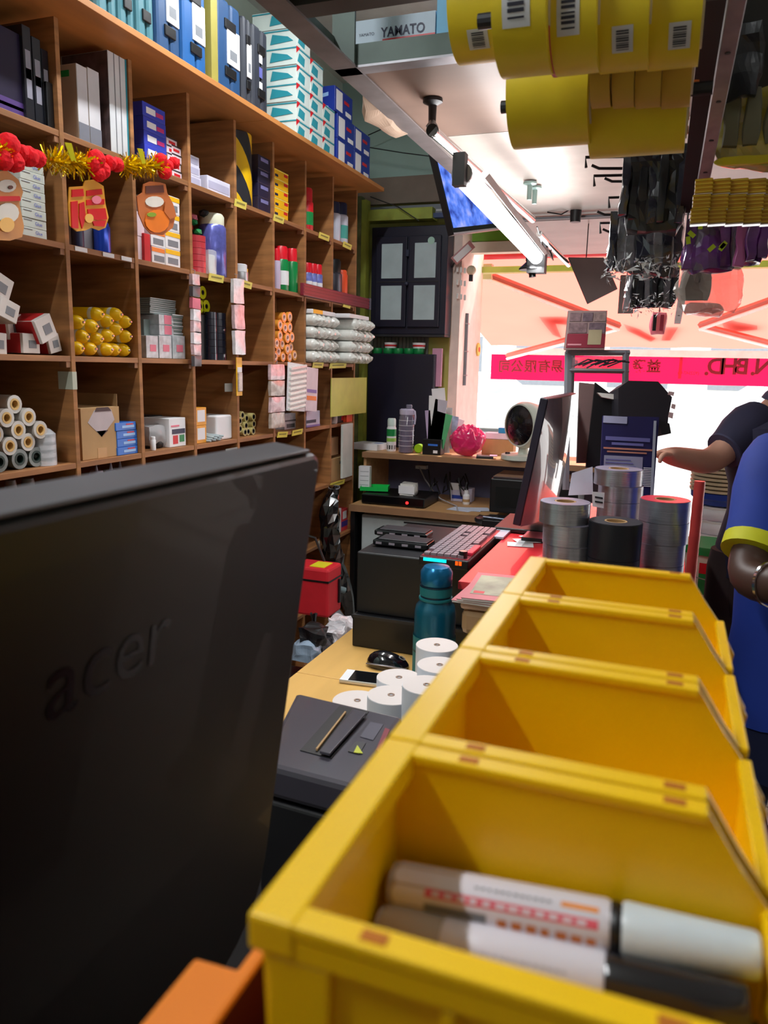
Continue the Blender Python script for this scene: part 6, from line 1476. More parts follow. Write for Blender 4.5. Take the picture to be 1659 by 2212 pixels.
# receipt printer
pts = [at(x, y, Z=1.0) for x, y in ((640, 1494), (872, 1548), (760, 1700), (560, 1648))]
t = thing('receipt_printer', 'dark laminating printer with long slot beside the paper rolls', 'printer', (sum(p.x for p in pts)/4, sum(p.y for p in pts)/4, .75))
PB = M('printer_grey', (66, 62, 72), .3, var=.05, coat=.3)
bl, br, fr, fl_ = pts
part('top_cover', t, PB, gprism(G(), [Vector((q.x, q.y, .955)) for q in (bl, br, fr, fl_)], (0, 0, .045)), bevel=.008, W=True)
part('body', t, M('printer_body', (26, 25, 28), .4), gprism(G(), [Vector((q.x, q.y, .77)) for q in (bl, br, fr, fl_)], (0, 0, .18)), bevel=.004, W=True)
part('lower_tray', t, M('printer_brown', (70, 50, 46), .4), gprism(G(), [Vector((q.x, q.y-.01, .751)) for q in (bl, br, fr, fl_)], (0, 0, .018)), W=True)
def zp(x, y, z_=1.0): return at(x, y, Z=z_)
part('slot_recess', t, BLACK, gprism(G(), [zp(733, 1526), zp(797, 1538), zp(716, 1640), zp(648, 1622)], (0, 0, .0012)), W=True)
part('slot_flap', t, PB, gprism(G(), [zp(762, 1536, 1.004), zp(792, 1544, 1.004), zp(712, 1634, 1.004), zp(690, 1628, 1.004)], (0, 0, .004)), bevel=.001, W=True)
part('paper_edge', t, CARD, gprism(G(), [zp(745, 1540, 1.002), zp(748, 1541, 1.002), zp(686, 1622, 1.002), zp(682, 1621, 1.002)], (0, 0, .003)), W=True)
part('warning_plate', t, DARK, gprism(G(), [zp(768, 1602, 1.0005), zp(790, 1606, 1.0005), zp(776, 1630, 1.0005), zp(752, 1624, 1.0005)], (0, 0, .001)), W=True)
part('warning_triangle', t, M('warning_yellow', (190, 196, 30), .5), gprism(G(), [zp(772, 1610, 1.0015), zp(784, 1628, 1.0015), zp(764, 1626, 1.0015)], (0, 0, .0006)), W=True)
part('indent', t, M('indent_grey', (80, 78, 92), .35), gprism(G(), [zp(800, 1560, 1.0003), zp(828, 1566, 1.0003), zp(806, 1600, 1.0003), zp(778, 1592, 1.0003)], (0, 0, .0008)), W=True)
part('red_edge', t, M('dark_red_gloss', (140, 60, 70), .3), gprism(G(), [zp(832, 1574, 1.0003), zp(842, 1578, 1.0003), zp(820, 1626, 1.0003), zp(812, 1622, 1.0003)], (0, 0, .0015)), W=True)
# magazines on tin box
zb_ = 1.05
pA = at(988, 1290, Z=1.085)
t = thing('biscuit_tin', 'brown flat tin under the magazines beside the bottle', 'tin', (pA.x+.09, pA.y+.1, 1.04))
part('tin', t, M('tin_tan', (160, 124, 84), .4, metal=.2), gab(G(), (-.085, -.09, -.03), (.07, .07, .02)), bevel=.012)
part('lid', t, M('tin_lid', (200, 160, 130), .35), gab(G(), (-.087, -.092, .02), (.072, .072, .034)), bevel=.006)
t2 = thing('blue_box', 'dark blue box standing beneath the tan tin', 'box', (pA.x+.09, pA.y+.1, .75))
part('box', t2, M('indigo', (26, 26, 92), .4), gab(G(), (-.075, -.08, 0), (.065, .06, .255)), bevel=.004)
part('lid_edge', t2, NAVY, gab(G(), (-.076, -.081, .235), (.066, .061, .254)), bevel=.002)
names = ('lowest magazine with cream pages on the tan tin', 'middle magazine of the pile on tan tin', 'top magazine with green landscape cover on the pile')
for k in range(3):
    t = thing('magazine', names[k], 'magazine', (pA.x+.085+.004*k, pA.y+.1, 1.0745+k*.005), rz=.06*k-.05, group='magazines on the tan tin')
    part('pages', t, M('page_cream', (214, 206, 200), .6), gab(G(), (-.09, -.105, 0), (.09, .08, .004)), bevel=.0008)
    part('cover', t, M('cover_pink', (196, 110, 118), .35), gab(G(), (-.091, -.106, .0041), (.091, .081, .0048)))
    if k == 2:
        part('picture', t, M('cover_picture', (150, 160, 134), .4, var=.5, scale=14), gab(G(), (-.08, -.075, .0049), (.085, .06, .0053)))
        part('picture', t, M('cover_brown', (150, 112, 74), .5, var=.5, scale=30), gab(G(), (-.02, -.03, .0054), (.06, .03, .0056)))
        part('picture', t, RED, gab(G(), (-.075, -.07, .0054), (-.055, -.055, .0056)))
t = thing('silver_rest', 'pale strip of plastic between keyboard and red counter', 'strip', at(1085, 1150, Z=CZ+.004), rz=0)
part('strip', t, M('strip_grey', (170, 176, 190), .4), gab(G(), (-.02, -.08, -.003), (.02, .1, .004)), bevel=.001)
# ---------------------------------------------------------------- things below the shelf, seen past the monitor
pts = [at(722, 1052, X=-1.56), at(712, 1100, X=-1.55), at(712, 1160, X=-1.53), at(722, 1220, X=-1.50), at(744, 1290, X=-1.47), at(758, 1330, X=-1.45)]
t = thing('wrapped_bundle', 'long bundle wrapped in shiny black plastic leaning at shelf', 'bundle', pts[-1])
bm = gtube(G(), [pts[0].lerp(pts[1], k/3) for k in range(3)]+[pts[1].lerp(pts[2], k/4) for k in range(4)]+[pts[2].lerp(pts[3], k/4) for k in range(4)]+[pts[3].lerp(pts[4], k/4) for k in range(4)]+[pts[4], pts[5]], [.02, .03, .04]+[.05]*12+[.04, .03], 14)
for v in bm.verts: v.co += noise.noise_vector(v.co*35)*.018
part('wrap', t, M('black_film', (12, 12, 14), .12, coat=1), bm, smooth=False, W=True)
part('tie', t, GREYP, gring(G(), .03, .027, .006, pts[0], (0, .2, -1), 14), W=True)
p = at(690, 1265, X=-1.4)
t = thing('insulated_bag', 'red zipped bag with yellow tag hanging below shelf', 'bag', (p.x, at(690, 1265, X=-1.4).y, at(690, 1320, X=-1.4).z))
zh = at(690, 1218, X=-1.4).z-t.location.z
part('bag', t, M('bag_red', (206, 30, 44), .6), gab(G(), (-.1, -.08, 0), (.08, .065, zh)), bevel=.012)
part('zip', t, BLACK, gab(G(), (-.102, -.082, zh*.72), (.082, .067, zh*.76)), bevel=.001)
part('zip_pull', t, BLACK, gab(G(), (.08, .02, zh*.2), (.09, .035, zh*.7)), bevel=.002)
part('tag', t, M('tag_bright', (226, 220, 40), .5), gab(G(), (-.02, -.06, zh), (.05, .03, zh+.003)))
part('strap', t, BLACK, gtube(G(), [(0, .05, zh), (-.05, .06, zh+.1), (-.205, .02, zh+.14)], .006, 6))
solo('cable_clip', 'pale clip holding cables near the monitor edge', 'clip', M('clip_pale', (170, 176, 160), .4), gbox(G(), (0, 0, 0), (.02, .05, .025), Matrix.Rotation(.3, 3, 'X')), bevel=.006, loc=at(693, 1172, X=-1.594))
t = thing('pipe_pieces', 'grey pipe pieces leaning in the dark corner', 'pipe', at(725, 1340, X=-1.45))
part('pipe', t, GREYP, gcyl(G(), at(708, 1300, X=-1.5), at(752, 1362, X=-1.35), .026), smooth=True, W=True)
part('collar', t, DARK, gcyl(G(), at(736, 1340, X=-1.41), at(750, 1358, X=-1.36), .032), smooth=True, W=True)
part('pipe', t, M('pipe_teal_grey', (120, 140, 144), .4), gcyl(G(), at(700, 1262, X=-1.5), at(745, 1276, X=-1.42), .016), smooth=True, W=True)
t = thing('plastic_packets', 'heap of clear and white packets beside the desk edge', 'packet', at(712, 1385, X=-1.2))
for q, (px, py, m) in enumerate(((710, 1378, PW), (722, 1365, CLEAR), (690, 1395, DARK), (676, 1372, BLACK), (665, 1405, M('pale_blue_pack', (150, 170, 190), .3)), (735, 1352, PW))):
    part('packet', t, m, gcrumple(G(), at(px, py, X=-1.2), (.1, .09, .07), .02, seed=q*3), W=True)
t = thing('low_stand', 'dark low crate under the packets beside the desk', 'crate', (-1.2, 2.0, 0))
part('crate', t, BLACK, gab(G(), (-.2, -.4, 0), (.2, .5, at(712, 1395, X=-1.2).z-.03)), bevel=.01)
t = thing('cable_coil', 'black cables coiled beside the monitor edge below', 'cable', at(680, 1352, X=-1.3))
for q in range(5): part('cable', t, BLACK, gtube(G(), [at(672+6*sin(k+q)+q*3, 1325+k*14, X=-1.32+.02*q) for k in range(5)], .006, 6), smooth=True, W=True)
# ---------------------------------------------------------------- hanging tapes, rail and goods, upper right
YT = M('tape_roll_yellow', (232, 204, 34), .45, var=.04, scale=20, bump=.05); YT2 = M('tape_roll_ochre', (196, 158, 50), .5, var=.05)
WL = M('label_white_paper', (206, 206, 210), .5)
BCODE = M('barcode_ink', (40, 40, 56), .5)
def hung(label, p, r, w_, m, grp, bar=None, seg=40, edge=None):
    """tape roll whose axis runs along X (its end planes face the sides)"""
    t = thing('yellow_tape_roll', label, 'tape', p, group=grp)
    part('tape', t, m, gring(G(), r, r*.72, w_-.0015, (-w_/2, 0, 0), (1, 0, 0), seg), smooth=True)
    part('core', t, M('core_white', (214, 204, 190), .5), gring(G(), r*.73, r*.68, w_+.001, (-w_/2-.0005, 0, 0), (1, 0, 0), seg), smooth=True)
    if bar:
        a0, a1, u0, u1 = bar; bm = G(); v = []
        for k in range(6):
            a_ = a0+(a1-a0)*k/5; v.append((bm.verts.new((u0*w_, -cos(a_)*(r+.0006), sin(a_)*(r+.0006))), bm.verts.new((u1*w_, -cos(a_)*(r+.0006), sin(a_)*(r+.0006)))))
        for a_, b_ in zip(v, v[1:]): bm.faces.new((a_[0], a_[1], b_[1], b_[0]))
        lb_ = part('label', t, WL, bm, smooth=True)
        for q in range(9):
            bm = G(); v = []; c0 = u0+(u1-u0)*.2; c1 = u0+(u1-u0)*.8; s0 = a0+(a1-a0)*(.12+q*.085); s1 = s0+(a1-a0)*(.055 if q % 3 else .03)
            for k in range(3):
                a_ = s0+(s1-s0)*k/2; v.append((bm.verts.new((c0*w_, -cos(a_)*(r+.001), sin(a_)*(r+.001))), bm.verts.new((c1*w_, -cos(a_)*(r+.001), sin(a_)*(r+.001)))))
            for a_, b_ in zip(v, v[1:]): bm.faces.new((a_[0], a_[1], b_[1], b_[0]))
            part('barcode_line', lb_, BCODE, bm)
    return t
R1 = .060
xs = ((992, 1088, 1.02), (1088, 1200, .80), (1202, 1302, .80), (1304, 1408, .80), (1410, 1516, .80))
bars = ((-1.15, -.7, -.1, .35), (-.6, .45, -.3, .2), (-.75, .1, -.3, .15), (-1.1, -.65, -.2, .2), (-1.1, -.65, -.1, .3))
names = ('shadowed roll farthest left', 'bright roll with big barcode', 'third roll with barcode and pink edge', 'fourth roll, small barcode low', 'rightmost roll of the upper row')
for i, (a, b, D) in enumerate(xs):
    c = at((a+b)/2, 30+(-40 if i == 0 else 0), D=D); w_ = (b-a)/FPX*D*1.02
    # bottom tangent near py 145: set height from the front-bottom silhouette
    zb = at((a+b)/2, (118, 146, 142, 136, 130)[i], D=D).z
    t = hung('wide yellow tape roll hung overhead, '+names[i], (c.x, c.y, zb+R1*.96), R1, w_, YT, 'upper row of yellow tape rolls', bars[i])
    if i == 2: part('pink_edge', t, M('pink_edge', (214, 70, 110), .4), gring(G(), R1*1.004, R1*.98, .004, (-w_/2-.001, 0, 0), (1, 0, 0), 40), smooth=True)
R2 = .062
for i, (a, b, yb_, D, m, lab) in enumerate(((1112, 1280, 303, .98, YT, 'left wide yellow roll of the lower row'), (1284, 1482, 322, .98, YT, 'right wide yellow roll of the lower row'))):
    c = at((a+b)/2, 230, D=D); w_ = (b-a)/FPX*D; zb = at((a+b)/2, yb_, D=D).z
    hung(lab, (c.x, c.y+.0, zb+R2*.93), R2, w_, m, 'lower row of yellow rolls')
for i, (a, b, lab) in enumerate(((1278, 1322, 'small ochre roll between the rows, left'), (1326, 1374, 'small ochre roll between the rows, second'), (1376, 1432, 'small ochre roll between the rows, third'), (1434, 1496, 'small ochre roll between the rows, rightmost'))):
    D = .86; c = at((a+b)/2, 160, D=D); w_ = (b-a)/FPX*D; zb = at((a+b)/2, 212, D=D).z
    hung(lab, (c.x, c.y+.02, zb+.045), .046, w_, YT2, 'ochre rolls between the rows')
# rods carrying the rolls
p = at(1300, 30, D=.80)
solo('hanging_rod', 'dark rod through the upper row of tape rolls', 'rod', DARK, gcyl(G(), (-.13, 0, 0), (.16, 0, 0), .008, seg=12), loc=(p.x, at(1300, 100, D=.8).y, at(1300, 140, D=.80).z+R1*.96+R1*.0))
p = at(1300, 230, D=.98)
solo('hanging_rod', 'dark rod through the lower row of tape rolls', 'rod', DARK, gcyl(G(), (-.13, 0, 0), (.13, 0, 0), .008, seg=12), loc=(p.x, p.y, at(1300, 312, D=.98).z+R2*.93))
# steel flat bar
A, Bq = at(1597, -20, D=.80), at(1463, 700, D=2.4)
dv = (Bq-A).normalized()
t = thing('steel_rail', 'long bare steel rail slanting between the hanging goods', 'rail', A.lerp(Bq, .5))
s_ = dv.cross(Vector((0, 0, 1))).normalized()
part('rail', t, STEEL, gprism(G(), [A-s_*.0095, A+s_*.0095, A+s_*.0095+Vector((0, 0, .02)), A-s_*.0095+Vector((0, 0, .02))], Bq-A), bevel=.001, W=True)
for k in range(1, 14):
    q = A.lerp(Bq, k/14.0)
    part('rail_hole', t, DARK, gcyl(G(), q-Vector((0, 0, .0006)), q+Vector((0, 0, .0004)), .0035, seg=10), W=True)
part('hanger_wire', t, DARK, gtube(G(), [A.lerp(Bq, .35), Vector((A.lerp(Bq, .35).x, A.lerp(Bq, .35).y, LZ))], .003, 6), W=True)
part('hanger_wire', t, DARK, gtube(G(), [A.lerp(Bq, .93), Vector((A.lerp(Bq, .93).x, A.lerp(Bq, .93).y, LZ))], .003, 6), W=True)
t = thing('dark_backboard', 'dark board with orange stickers behind the rail', 'board', at(1500, 300, D=1.15))
part('board', t, M('dark_brown_board', (40, 28, 34), .6), gprism(G(), [at(1520, -10, D=.95), at(1575, -10, D=.95), at(1500, 460, D=1.5), at(1468, 460, D=1.5)], Vector((0, .02, .02))), W=True)
for (px, py) in ((1484, 250), (1482, 280), (1505, 180)):
    part('sticker', t, M('sticker_orange', (196, 110, 50), .5), gprism(G(), [at(px-6, py-8, D=1.05), at(px+6, py-8, D=1.05), at(px+5, py+8, D=1.05), at(px-7, py+8, D=1.05)], Vector((0, .004, 0))), W=True)
t = thing('perforated_board', 'large dark backing board in the top right corner', 'board', at(1640, 60, D=1.2))
part('board', t, M('dark_olive_board', (30, 30, 28), .7, var=.3, scale=8), gprism(G(), [at(1585, -30, D=1.15), at(1750, -30, D=1.15), at(1750, 250, D=1.25), at(1560, 230, D=1.25)], Vector((0, .03, 0))), W=True)
# black wire hooks
t = thing('wire_hooks', 'row of thin black display hooks under the pale loft', 'hook', at(1300, 420, D=1.7))
for i, (x0, y0, x1) in enumerate(((1285, 322, 1332), (1265, 338, 1330), (1278, 360, 1328), (1283, 378, 1330), (1306, 388, 1340), (1315, 425, 1345), (1290, 460, 1338), (1296, 480, 1335), (1302, 498, 1330))):
    Dk = 1.55+i*.06
    part('hook', t, BLACK, gtube(G(), [at(x1+40, y0+4, D=Dk), at(x0+16, y0+4, D=Dk), at(x0, y0-3, D=Dk)] if i % 2 == 0 else [at(x1+40, y0, D=Dk), at(x0, y0+2, D=Dk), at(x0+1, y0+24, D=Dk)], .0032, 6), W=True)
# soft hanging goods
def soft(name, label, cat, spec, group=None):
    x0, y0, x1, y1, D, m, amp = spec[:7]
    c = at((x0+x1)/2, (y0+y1)/2, D=D); w_ = (x1-x0)/FPX*D; h = (y1-y0)/FPX*D
    t = thing(name, label, cat, c, group=group)
    bm = gcrumple(G(), (0, 0, 0), (w_, .03, h), amp, seed=x0*.37, freq=24)
    part('packet', t, m, bm, smooth=False); return t, w_, h
FB = M('black_pack', (22, 22, 28), .35, var=.2, coat=.4, bump=.3, scale=40); FT_ = M('smoke_film', (150, 146, 152), .08, alpha=.38, var=.3, scale=30, coat=1, bump=.8)
FDK = M('dark_film', (46, 46, 58), .1, var=.4, scale=20, coat=1, bump=.8); FP = M('purple_pack', (96, 40, 120), .25, var=.5, scale=22, coat=.8)
def strips(t, n, w_, h, m, m2, dy=-.02, ph=.9):
    rr_ = random.Random(n*7+int(w_*1000))
    for k in range(n):
        x = -w_/2+(k+.5)*w_/n; hh_ = h*ph*rr_.uniform(.85, 1.08)
        part('glove_pair', t, m if k % 3 else m2, gcrumple(G(), (x, dy*rr_.uniform(.2, 1), (h-hh_)/2), (w_/n*1.1, .016, hh_), .007, seed=k*1.3+w_, freq=30), smooth=True)
t, w_, h = soft('glove_bundle', 'dense bundle of black packets hanging from hooks', 'packet', (1345, 325, 1478, 500, 1.5, FB, .012)); strips(t, 7, w_, h, FB, FDK)
t, w_, h = soft('glove_bundle', 'clear wrapped black packets with crinkled ends, middle tier', 'packet', (1318, 462, 1470, 592, 1.62, FDK, .02)); strips(t, 8, w_, h, FT_, FDK, -.04, 1)
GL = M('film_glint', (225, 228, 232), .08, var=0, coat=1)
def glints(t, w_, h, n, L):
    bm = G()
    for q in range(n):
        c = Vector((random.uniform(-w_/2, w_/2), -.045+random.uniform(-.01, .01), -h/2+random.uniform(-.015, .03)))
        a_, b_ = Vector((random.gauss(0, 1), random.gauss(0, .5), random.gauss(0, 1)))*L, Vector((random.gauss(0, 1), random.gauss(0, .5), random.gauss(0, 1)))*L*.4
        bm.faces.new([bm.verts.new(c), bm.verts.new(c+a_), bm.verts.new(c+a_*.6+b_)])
    part('crinkle_glint', t, GL, bm, kind='stuff')  # white film shards stand in for glints on the crinkled wrap
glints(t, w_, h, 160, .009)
t, w_, h = soft('glove_bundle', 'small black packets with silvery ends, lowest tier', 'packet', (1354, 584, 1460, 664, 1.8, FDK, .012)); strips(t, 8, w_, h, FB, FT_, -.03, 1.05)
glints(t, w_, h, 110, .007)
t, w_, h = soft('small_packet', 'tiny pink and black packets at the very bottom', 'packet', (1404, 676, 1440, 724, 1.9, M('pink_pack', (226, 130, 150), .3, alpha=.8), .004))
part('hook_wire', t, DARK, gtube(G(), [(0, 0, h/2-.01), (0, -.01, LZ+.003-t.location.z)], .0015, 5))
for s in (-1, 1): part('stripe', t, BLACK if s < 0 else M('dark_pink', (150, 40, 60), .4), gbox(G(), (s*w_*.2, -.02, .002), (w_*.2, .002, h*.7)))
t, w_, h = soft('glove_pack', 'yellow trimmed pack of grey gloves hanging top right', 'glove', (1552, 196, 1690, 362, 1.2, M('clear_yellowish', (190, 176, 60), .2, alpha=.85, var=.3, scale=12, coat=.6), .01))
for k in range(3): part('glove', t, M('glove_olive_grey', (110, 106, 84), .6, var=.2), gcrumple(G(), (-.03+k*.03, -.016, .012), (.026, .014, h*.7), .006, seed=k), smooth=True)
part('yellow_cuff', t, M('cuff_yellow', (216, 200, 30), .4), gcrumple(G(), (0, -.02, -h*.42), (w_*.95, .012, .012), .003, seed=2))
t, w_, h = soft('glove_pack', 'black pack hanging above the yellow glove pack', 'glove', (1560, 60, 1640, 212, 1.18, FB, .014))
for r_, (yy, lab) in enumerate(((404, 'upper'), (438, 'middle'), (468, 'lower'))):
    for c_ in range(5):
        px = 1520+c_*38-r_*5; D = 1.15; q = at(px, yy, D=D)
        t = thing('ribbed_pack', 'yellow ribbed plastic pack, %s row, %s' % (lab, ('leftmost', 'second', 'third', 'fourth', 'rightmost')[c_]), 'packet', q, rot=(0, -.03, 0), group='yellow ribbed packs on the right')
        part('pack', t, M('ribbed_yellow', (206, 150, 20), .35), gab(G(), (-.0125, -.008, -.011), (.0125, .008, .011)), bevel=.002)
        for k in range(4): part('rib', t, M('rib_pale', (230, 196, 60), .3), gab(G(), (-.0125, -.0092, -.009+k*.0055), (.0125, -.0078, -.0072+k*.0055)))
        part('film_edge', t, M('film_edge_white', (225, 220, 215), .15, coat=1), gab(G(), (-.0125, -.01, -.0125), (.0125, .008, -.0105)), bevel=.0008)
t, w_, h = soft('brush_pack', 'purple and green packets hanging below the ribbed packs', 'packet', (1482, 478, 1600, 584, 1.5, FP, .016)); strips(t, 5, w_, h, FT_, FP, -.03, 1)
for k in range(6): part('green_leaf', t, M('leaf_lime', (170, 190, 30), .4), gbox(G(), (random.uniform(-w_/2, w_/2), -.05, random.uniform(-h/3, h/3)), (.008, .002, .014), Matrix.Rotation(random.uniform(-1, 1), 3, 'Y')))
t, w_, h = soft('brush_pack', 'violet pink packet at the right edge over the awning', 'packet', (1590, 486, 1655, 572, 1.45, FP, .014)); strips(t, 3, w_, h, FP, M('pinkish_violet', (170, 90, 150), .3), -.03, 1)
t, w_, h = soft('clear_bag', 'big clear rounded plastic bag hanging lowest at right', 'bag', (1470, 562, 1600, 672, 1.7, M('clear_bag_film', (196, 186, 176), .1, alpha=.5, var=.2, scale=14, coat=1, bump=.5), .016))
part('dark_content', t, M('dim_brown_grey', (96, 88, 84), .5), gcrumple(G(), (-.03, .0, .005), (w_*.5, .02, h*.6), .008, seed=6))
t, w_, h = soft('clear_bag', 'small white tinted film hanging behind the clear bag', 'bag', (1478, 655, 1560, 682, 1.75, M('pale_pink_film', (236, 200, 196), .2, alpha=.7), .01))
# ---------------------------------------------------------------- buckets and red tube beyond the counter
q = at(1566, 1000, D=3.4)
t0 = thing('bucket_table', 'low table carrying bucket stack behind the navy shirted man', 'table', (q.x, q.y, 0))
part('top', t0, GREYP, gab(G(), (-.25, -.2, .52), (.3, .25, .55)), bevel=.003)
for sx_ in (-.22, .27):
    for sy_ in (-.17, .22): part('leg', t0, STEEL, gab(G(), (sx_-.015, sy_-.015, 0), (sx_+.015, sy_+.015, .519)))
CRM = M('bucket_cream', (224, 210, 178), .5); zl = at(1530, 984, D=3.4).z
n_ = 9; z0 = at(1530, 1062, D=3.4).z; hh_ = (zl-z0)/n_
for k in range(n_):
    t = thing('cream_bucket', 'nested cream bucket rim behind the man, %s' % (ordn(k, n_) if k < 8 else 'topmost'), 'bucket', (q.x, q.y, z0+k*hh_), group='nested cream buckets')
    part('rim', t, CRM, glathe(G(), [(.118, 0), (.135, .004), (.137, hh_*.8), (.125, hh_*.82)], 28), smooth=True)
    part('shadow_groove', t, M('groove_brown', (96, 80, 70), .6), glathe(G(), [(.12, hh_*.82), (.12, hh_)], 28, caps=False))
t = thing('blue_bucket', 'blue rimmed bucket below the cream rims', 'bucket', (q.x, q.y, z0-.035)); part('rim', t, BLUE, glathe(G(), [(.115, 0), (.128, .01), (.13, .034)], 28), smooth=True)
part('wall', t, BLUE, glathe(G(), [(.1, -.02), (.115, 0)], 28, caps=False), smooth=True)
zc = .551
CB_ = M('clear_tub', (214, 220, 232), .2, alpha=.8, var=.05, coat=.6)
n_ = 6; hh_ = (z0-.06-zc)/n_
for k in range(n_):
    t = thing('clear_tub', 'translucent white tub under the buckets, %s' % ordn(k, n_), 'tub', (q.x, q.y, zc+k*hh_), group='translucent tubs')
    part('wall', t, CB_, glathe(G(), [(.088, 0), (.1, hh_*.85)], 24), smooth=True); part('rim', t, PAPER, glathe(G(), [(.104, hh_*.82), (.104, hh_*.97)], 24), smooth=True)
a, b = at(1504, 1036, D=2.88), at(1500, 1160, D=2.88)
t = thing('red_tube', 'tall wrinkled red plastic tube in front of the tubs', 'tube', (b.x, b.y, at(1500, 1160, D=2.88).z-.35))
bm = glathe(G(), [(.019, 0)]+[(.019+.001*(k % 2), .03*k+.02) for k in range(int((a.z-b.z+.33)/.03))]+[(.019, a.z-b.z+.35)], 20)
part('tube', t, M('tube_red', (236, 92, 88), .35), bm, smooth=True)
part('foot', t, DARK, glathe(G(), [(.03, -t.location.z), (.03, -t.location.z+.01), (.008, -t.location.z+.02), (.008, 0)], 14))
q = at(1536, 1172, D=3.12)
t = thing('white_bucket', 'white bucket with green rim and printed label', 'bucket', (q.x, q.y, q.z-.24)); hB = .24
part('pail', t, M('pail_cream', (226, 222, 204), .45), glathe(G(), [(.1, 0), (.118, hB*.92), (.118, hB*.94)], 32), smooth=True)
part('rim', t, GREEN, glathe(G(), [(.119, hB*.86), (.126, hB*.87), (.127, hB*.96), (.124, hB)], 32), smooth=True)
bm = G(); v = []
for k in range(7):
    a_ = -pi/2-.35+k*.13; v.append((bm.verts.new((.113*cos(a_), .113*sin(a_), hB*.2)), bm.verts.new((.1185*cos(a_), .1185*sin(a_), hB*.72))))
for a_, b_ in zip(v, v[1:]): bm.faces.new((a_[0], b_[0], b_[1], a_[1]))
part('label', t, GREEN, bm)
bm = G(); v = []
for k in range(7):
    a_ = -pi/2-.35+k*.13; v.append((bm.verts.new((.1185*cos(a_), .1185*sin(a_), hB*.56)), bm.verts.new((.1195*cos(a_), .1195*sin(a_), hB*.74))))
for a_, b_ in zip(v, v[1:]): bm.faces.new((a_[0], b_[0], b_[1], a_[1]))
part('label_top', t, RED, bm)
part('handle', t, STEEL, gtube(G(), [(.12*cos(k*pi/8)*1.02, -.122*sin(k*pi/8)*.4-.09*sin(k*pi/8), hB*.85-.09*sin(k*pi/8)) for k in range(9)], .002, 6))
part('stand', t, GREYP, gab(G(), (-.09, -.09, -t.location.z), (.09, .09, -.001)), bevel=.003)
# ---------------------------------------------------------------- people
def skinned(name, parent, mat, verts, edges, radii, root=0, sub=2):
    me = bpy.data.meshes.new(name); me.from_pydata([tuple(v) for v in verts], edges, []); me.materials.append(mat)
    o = bpy.data.objects.new(name, me); COL.objects.link(o); o.parent = parent
    o.modifiers.new('skin', 'SKIN'); sv = me.skin_vertices[0].data if me.skin_vertices else None
    if sv is None:
        bpy.context.view_layer.objects.active = o
    for i, r in enumerate(radii):
        rx, ry = r if isinstance(r, tuple) else (r, r)
        me.skin_vertices[0].data[i].radius = (rx, ry)
    me.skin_vertices[0].data[root].use_root = True
    s = o.modifiers.new('sub', 'SUBSURF'); s.levels = sub; s.render_levels = sub
    o.modifiers['skin'].use_smooth_shade = True
    return o
SKIN = M('skin_tan', (196, 150, 128), .5, var=.04); SKIN2 = M('skin_dark', (82, 58, 50), .45, var=.05)
